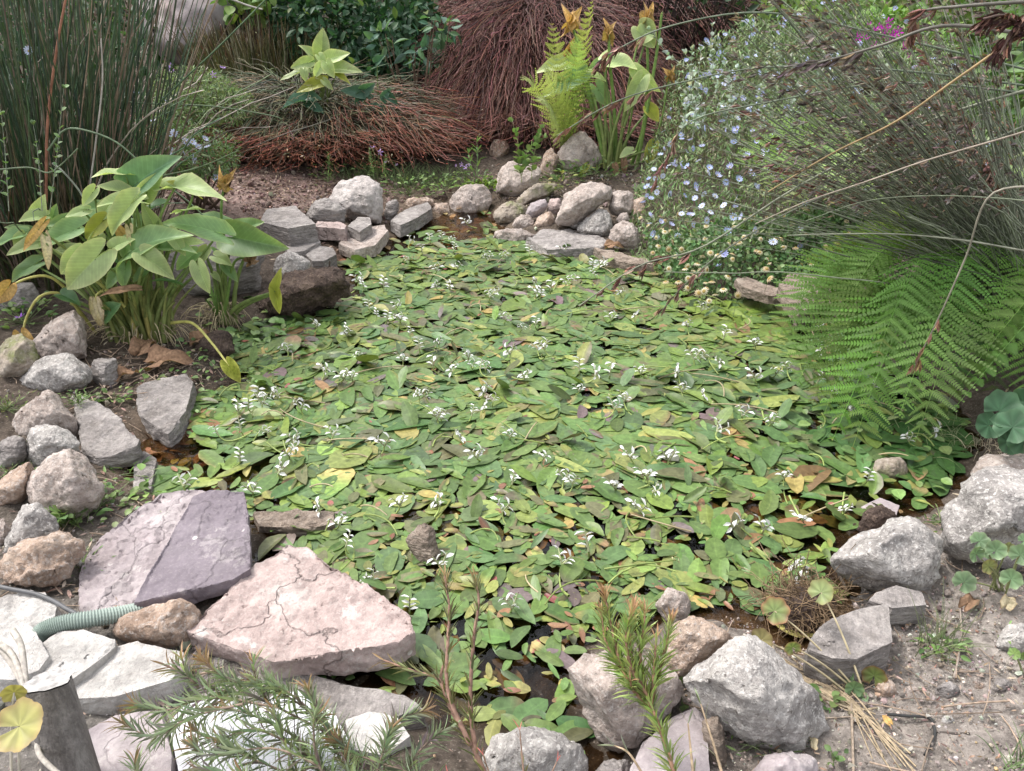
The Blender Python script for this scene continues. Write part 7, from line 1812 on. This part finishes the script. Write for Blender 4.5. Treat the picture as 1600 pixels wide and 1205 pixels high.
boulder('stump_splinter', 'pale splintered stump piece standing by the pink flat stone at the bottom', M_BARK, [(1095, 1128), (1120, 1118), (1130, 1140), (1136, 1200), (1110, 1205)], cat='wood', smooth=1, bulge=.3)

def gravel():
    r = np.random.default_rng(9)
    bm = bmesh.new(); bmesh.ops.create_icosphere(bm, subdivisions=1, radius=1.0)
    V = np.array([v.co[:] for v in bm.verts]); F = np.array([[v.index for v in f.verts] for f in bm.faces]); bm.free()
    V = V * (1 + r.normal(0, .22, (len(V), 1)))
    def spread(cx, cy, rx, ry, n, size, tab):
        c = H(cx, cy)[:2]; P = c + r.normal(0, 1, (n, 2)) * [rx, ry]; P = P[sdist(P) < -.02]; m = len(P)
        T = r.normal(0, 1, (m, 3)); N = r.normal(0, 1, (m, 3))
        s = r.lognormal(math.log(size), .5, m).clip(size * .4, size * 4)
        z = terr(P) + s * .3 + .008
        return (frames(T, N), np.column_stack([P, z]), np.stack([s, s * .8, s * .6], 1), pal(m, tab, .2))
    TB = [(3, (.33, .28, .25)), (2, (.42, .38, .34)), (1, (.2, .165, .14)), (.5, (.55, .52, .48)), (.3, (.4, .26, .18))]
    g = Geo()
    for a in [(1480, 1100, .45, .3, 4200, .0026, TB), (1250, 1160, .3, .2, 900, .0026, TB), (80, 900, .4, .4, 1200, .0035, TB), (420, 300, .6, .35, 1600, .008, [(3, (.25, .17, .15)), (2, (.36, .27, .24)), (1, (.14, .095, .085))]), (160, 1110, .2, .15, 500, .0028, TB), (250, 600, .3, .3, 500, .004, TB), (900, 300, .5, .4, 500, .010, TB), (1420, 960, .25, .15, 1100, .0032, TB)]:
        M, L, S, c = spread(*a); scatter(g, (V, F, np.zeros((len(V), 2))), M, L, S, c)
    g.build('gravel', M_DRY, None, 'stuff', False)
    # bark chips, twigs and leaf scraps on the open ground
    g = Geo()
    for (cx, cy, rx, ry, n, sz) in [(430, 285, .65, .35, 1500, .035), (1450, 1060, .5, .35, 1300, .016), (150, 860, .45, .5, 500, .03), (250, 590, .3, .25, 350, .03), (880, 280, .5, .3, 300, .04), (1500, 720, .35, .2, 160, .03), (520, 390, .3, .2, 160, .03)]:
        c = H(cx, cy)[:2]; P = c + r.normal(0, 1, (n, 2)) * [rx, ry]; P = P[sdist(P) < -.01]; m = len(P)
        T = r.normal(0, 1, (m, 3)) * [1, 1, .2]; N = np.column_stack([r.normal(0, .35, (m, 2)), np.ones(m)])
        scatter(g, blade(3, 2, .28, .5, .1, .1, .3), frames(T, N), np.column_stack([P, terr(P) + .012]), r.uniform(.4, 1.3, m) * sz, pal(m, [(3, (.26, .18, .14)), (2, (.36, .27, .22)), (2, (.16, .11, .09)), (.5, (.48, .40, .32))], .2))
    g.build('ground_litter', M_DRY, None, 'stuff')
    g = Geo(); n = 700
    pts = [(430, 290, .6, .3), (1450, 1080, .5, .3), (150, 850, .4, .5), (880, 285, .5, .3), (250, 590, .3, .2)]
    for i in range(n):
        cx, cy, rx, ry = pts[i % 5]; c = H(cx, cy)[:2] if i < 5 else cc5[i % 5]
        if i < 5:
            if i == 0: cc5 = [H(a[0], a[1])[:2] for a in pts]
        q = c + r.normal(0, 1, 2) * [rx, ry]; a = r.uniform(0, PI); L = r.uniform(.04, .2); d = np.array([math.cos(a), math.sin(a)]) * L
        A = np.array([*q, 0]); B = np.array([*(q + d), 0]); Mi = np.array([*(q + d / 2 + r.normal(0, .015, 2)), 0])
        Pz = bez(A, Mi, B, 5); Pz[:, 2] = terr(Pz) + .012
        if sdist(Pz).max() > -.01: continue
        v, f, c_ = tubes(Pz[None], r.uniform(.001, .0025), 4, np.array([.3, .23, .18]) * r.uniform(.6, 1.4)); g.add(v, f, c_)
    g.build('twigs', M_DRY, None, 'stuff')
    # loose round water-starwort like seedlings along the margin
    g = Geo()
    for (cx, cy, rad, n, sz) in [(330, 575, .16, 120, .03), (250, 790, .14, 40, .03), (540, 1060, .12, 26, .035), (1330, 690, .2, 50, .05), (390, 530, .15, 70, .05)]:
        P = H(cx, cy)[:2] + r.normal(0, rad, (n, 2)); z = np.maximum(terr(P), 0) + .015 + .02 * r.random(n)
        scatter(g, LR, frames(r.normal(0, 1, (n, 3)) * [1, 1, .2], np.column_stack([r.normal(0, .25, (n, 2)), np.ones(n)])), np.column_stack([P, z]), r.uniform(.6, 1.3, n) * sz, pal(n, LG, .2))
    g.build('margin_leaves', M_PAD, None, 'stuff')
gravel()
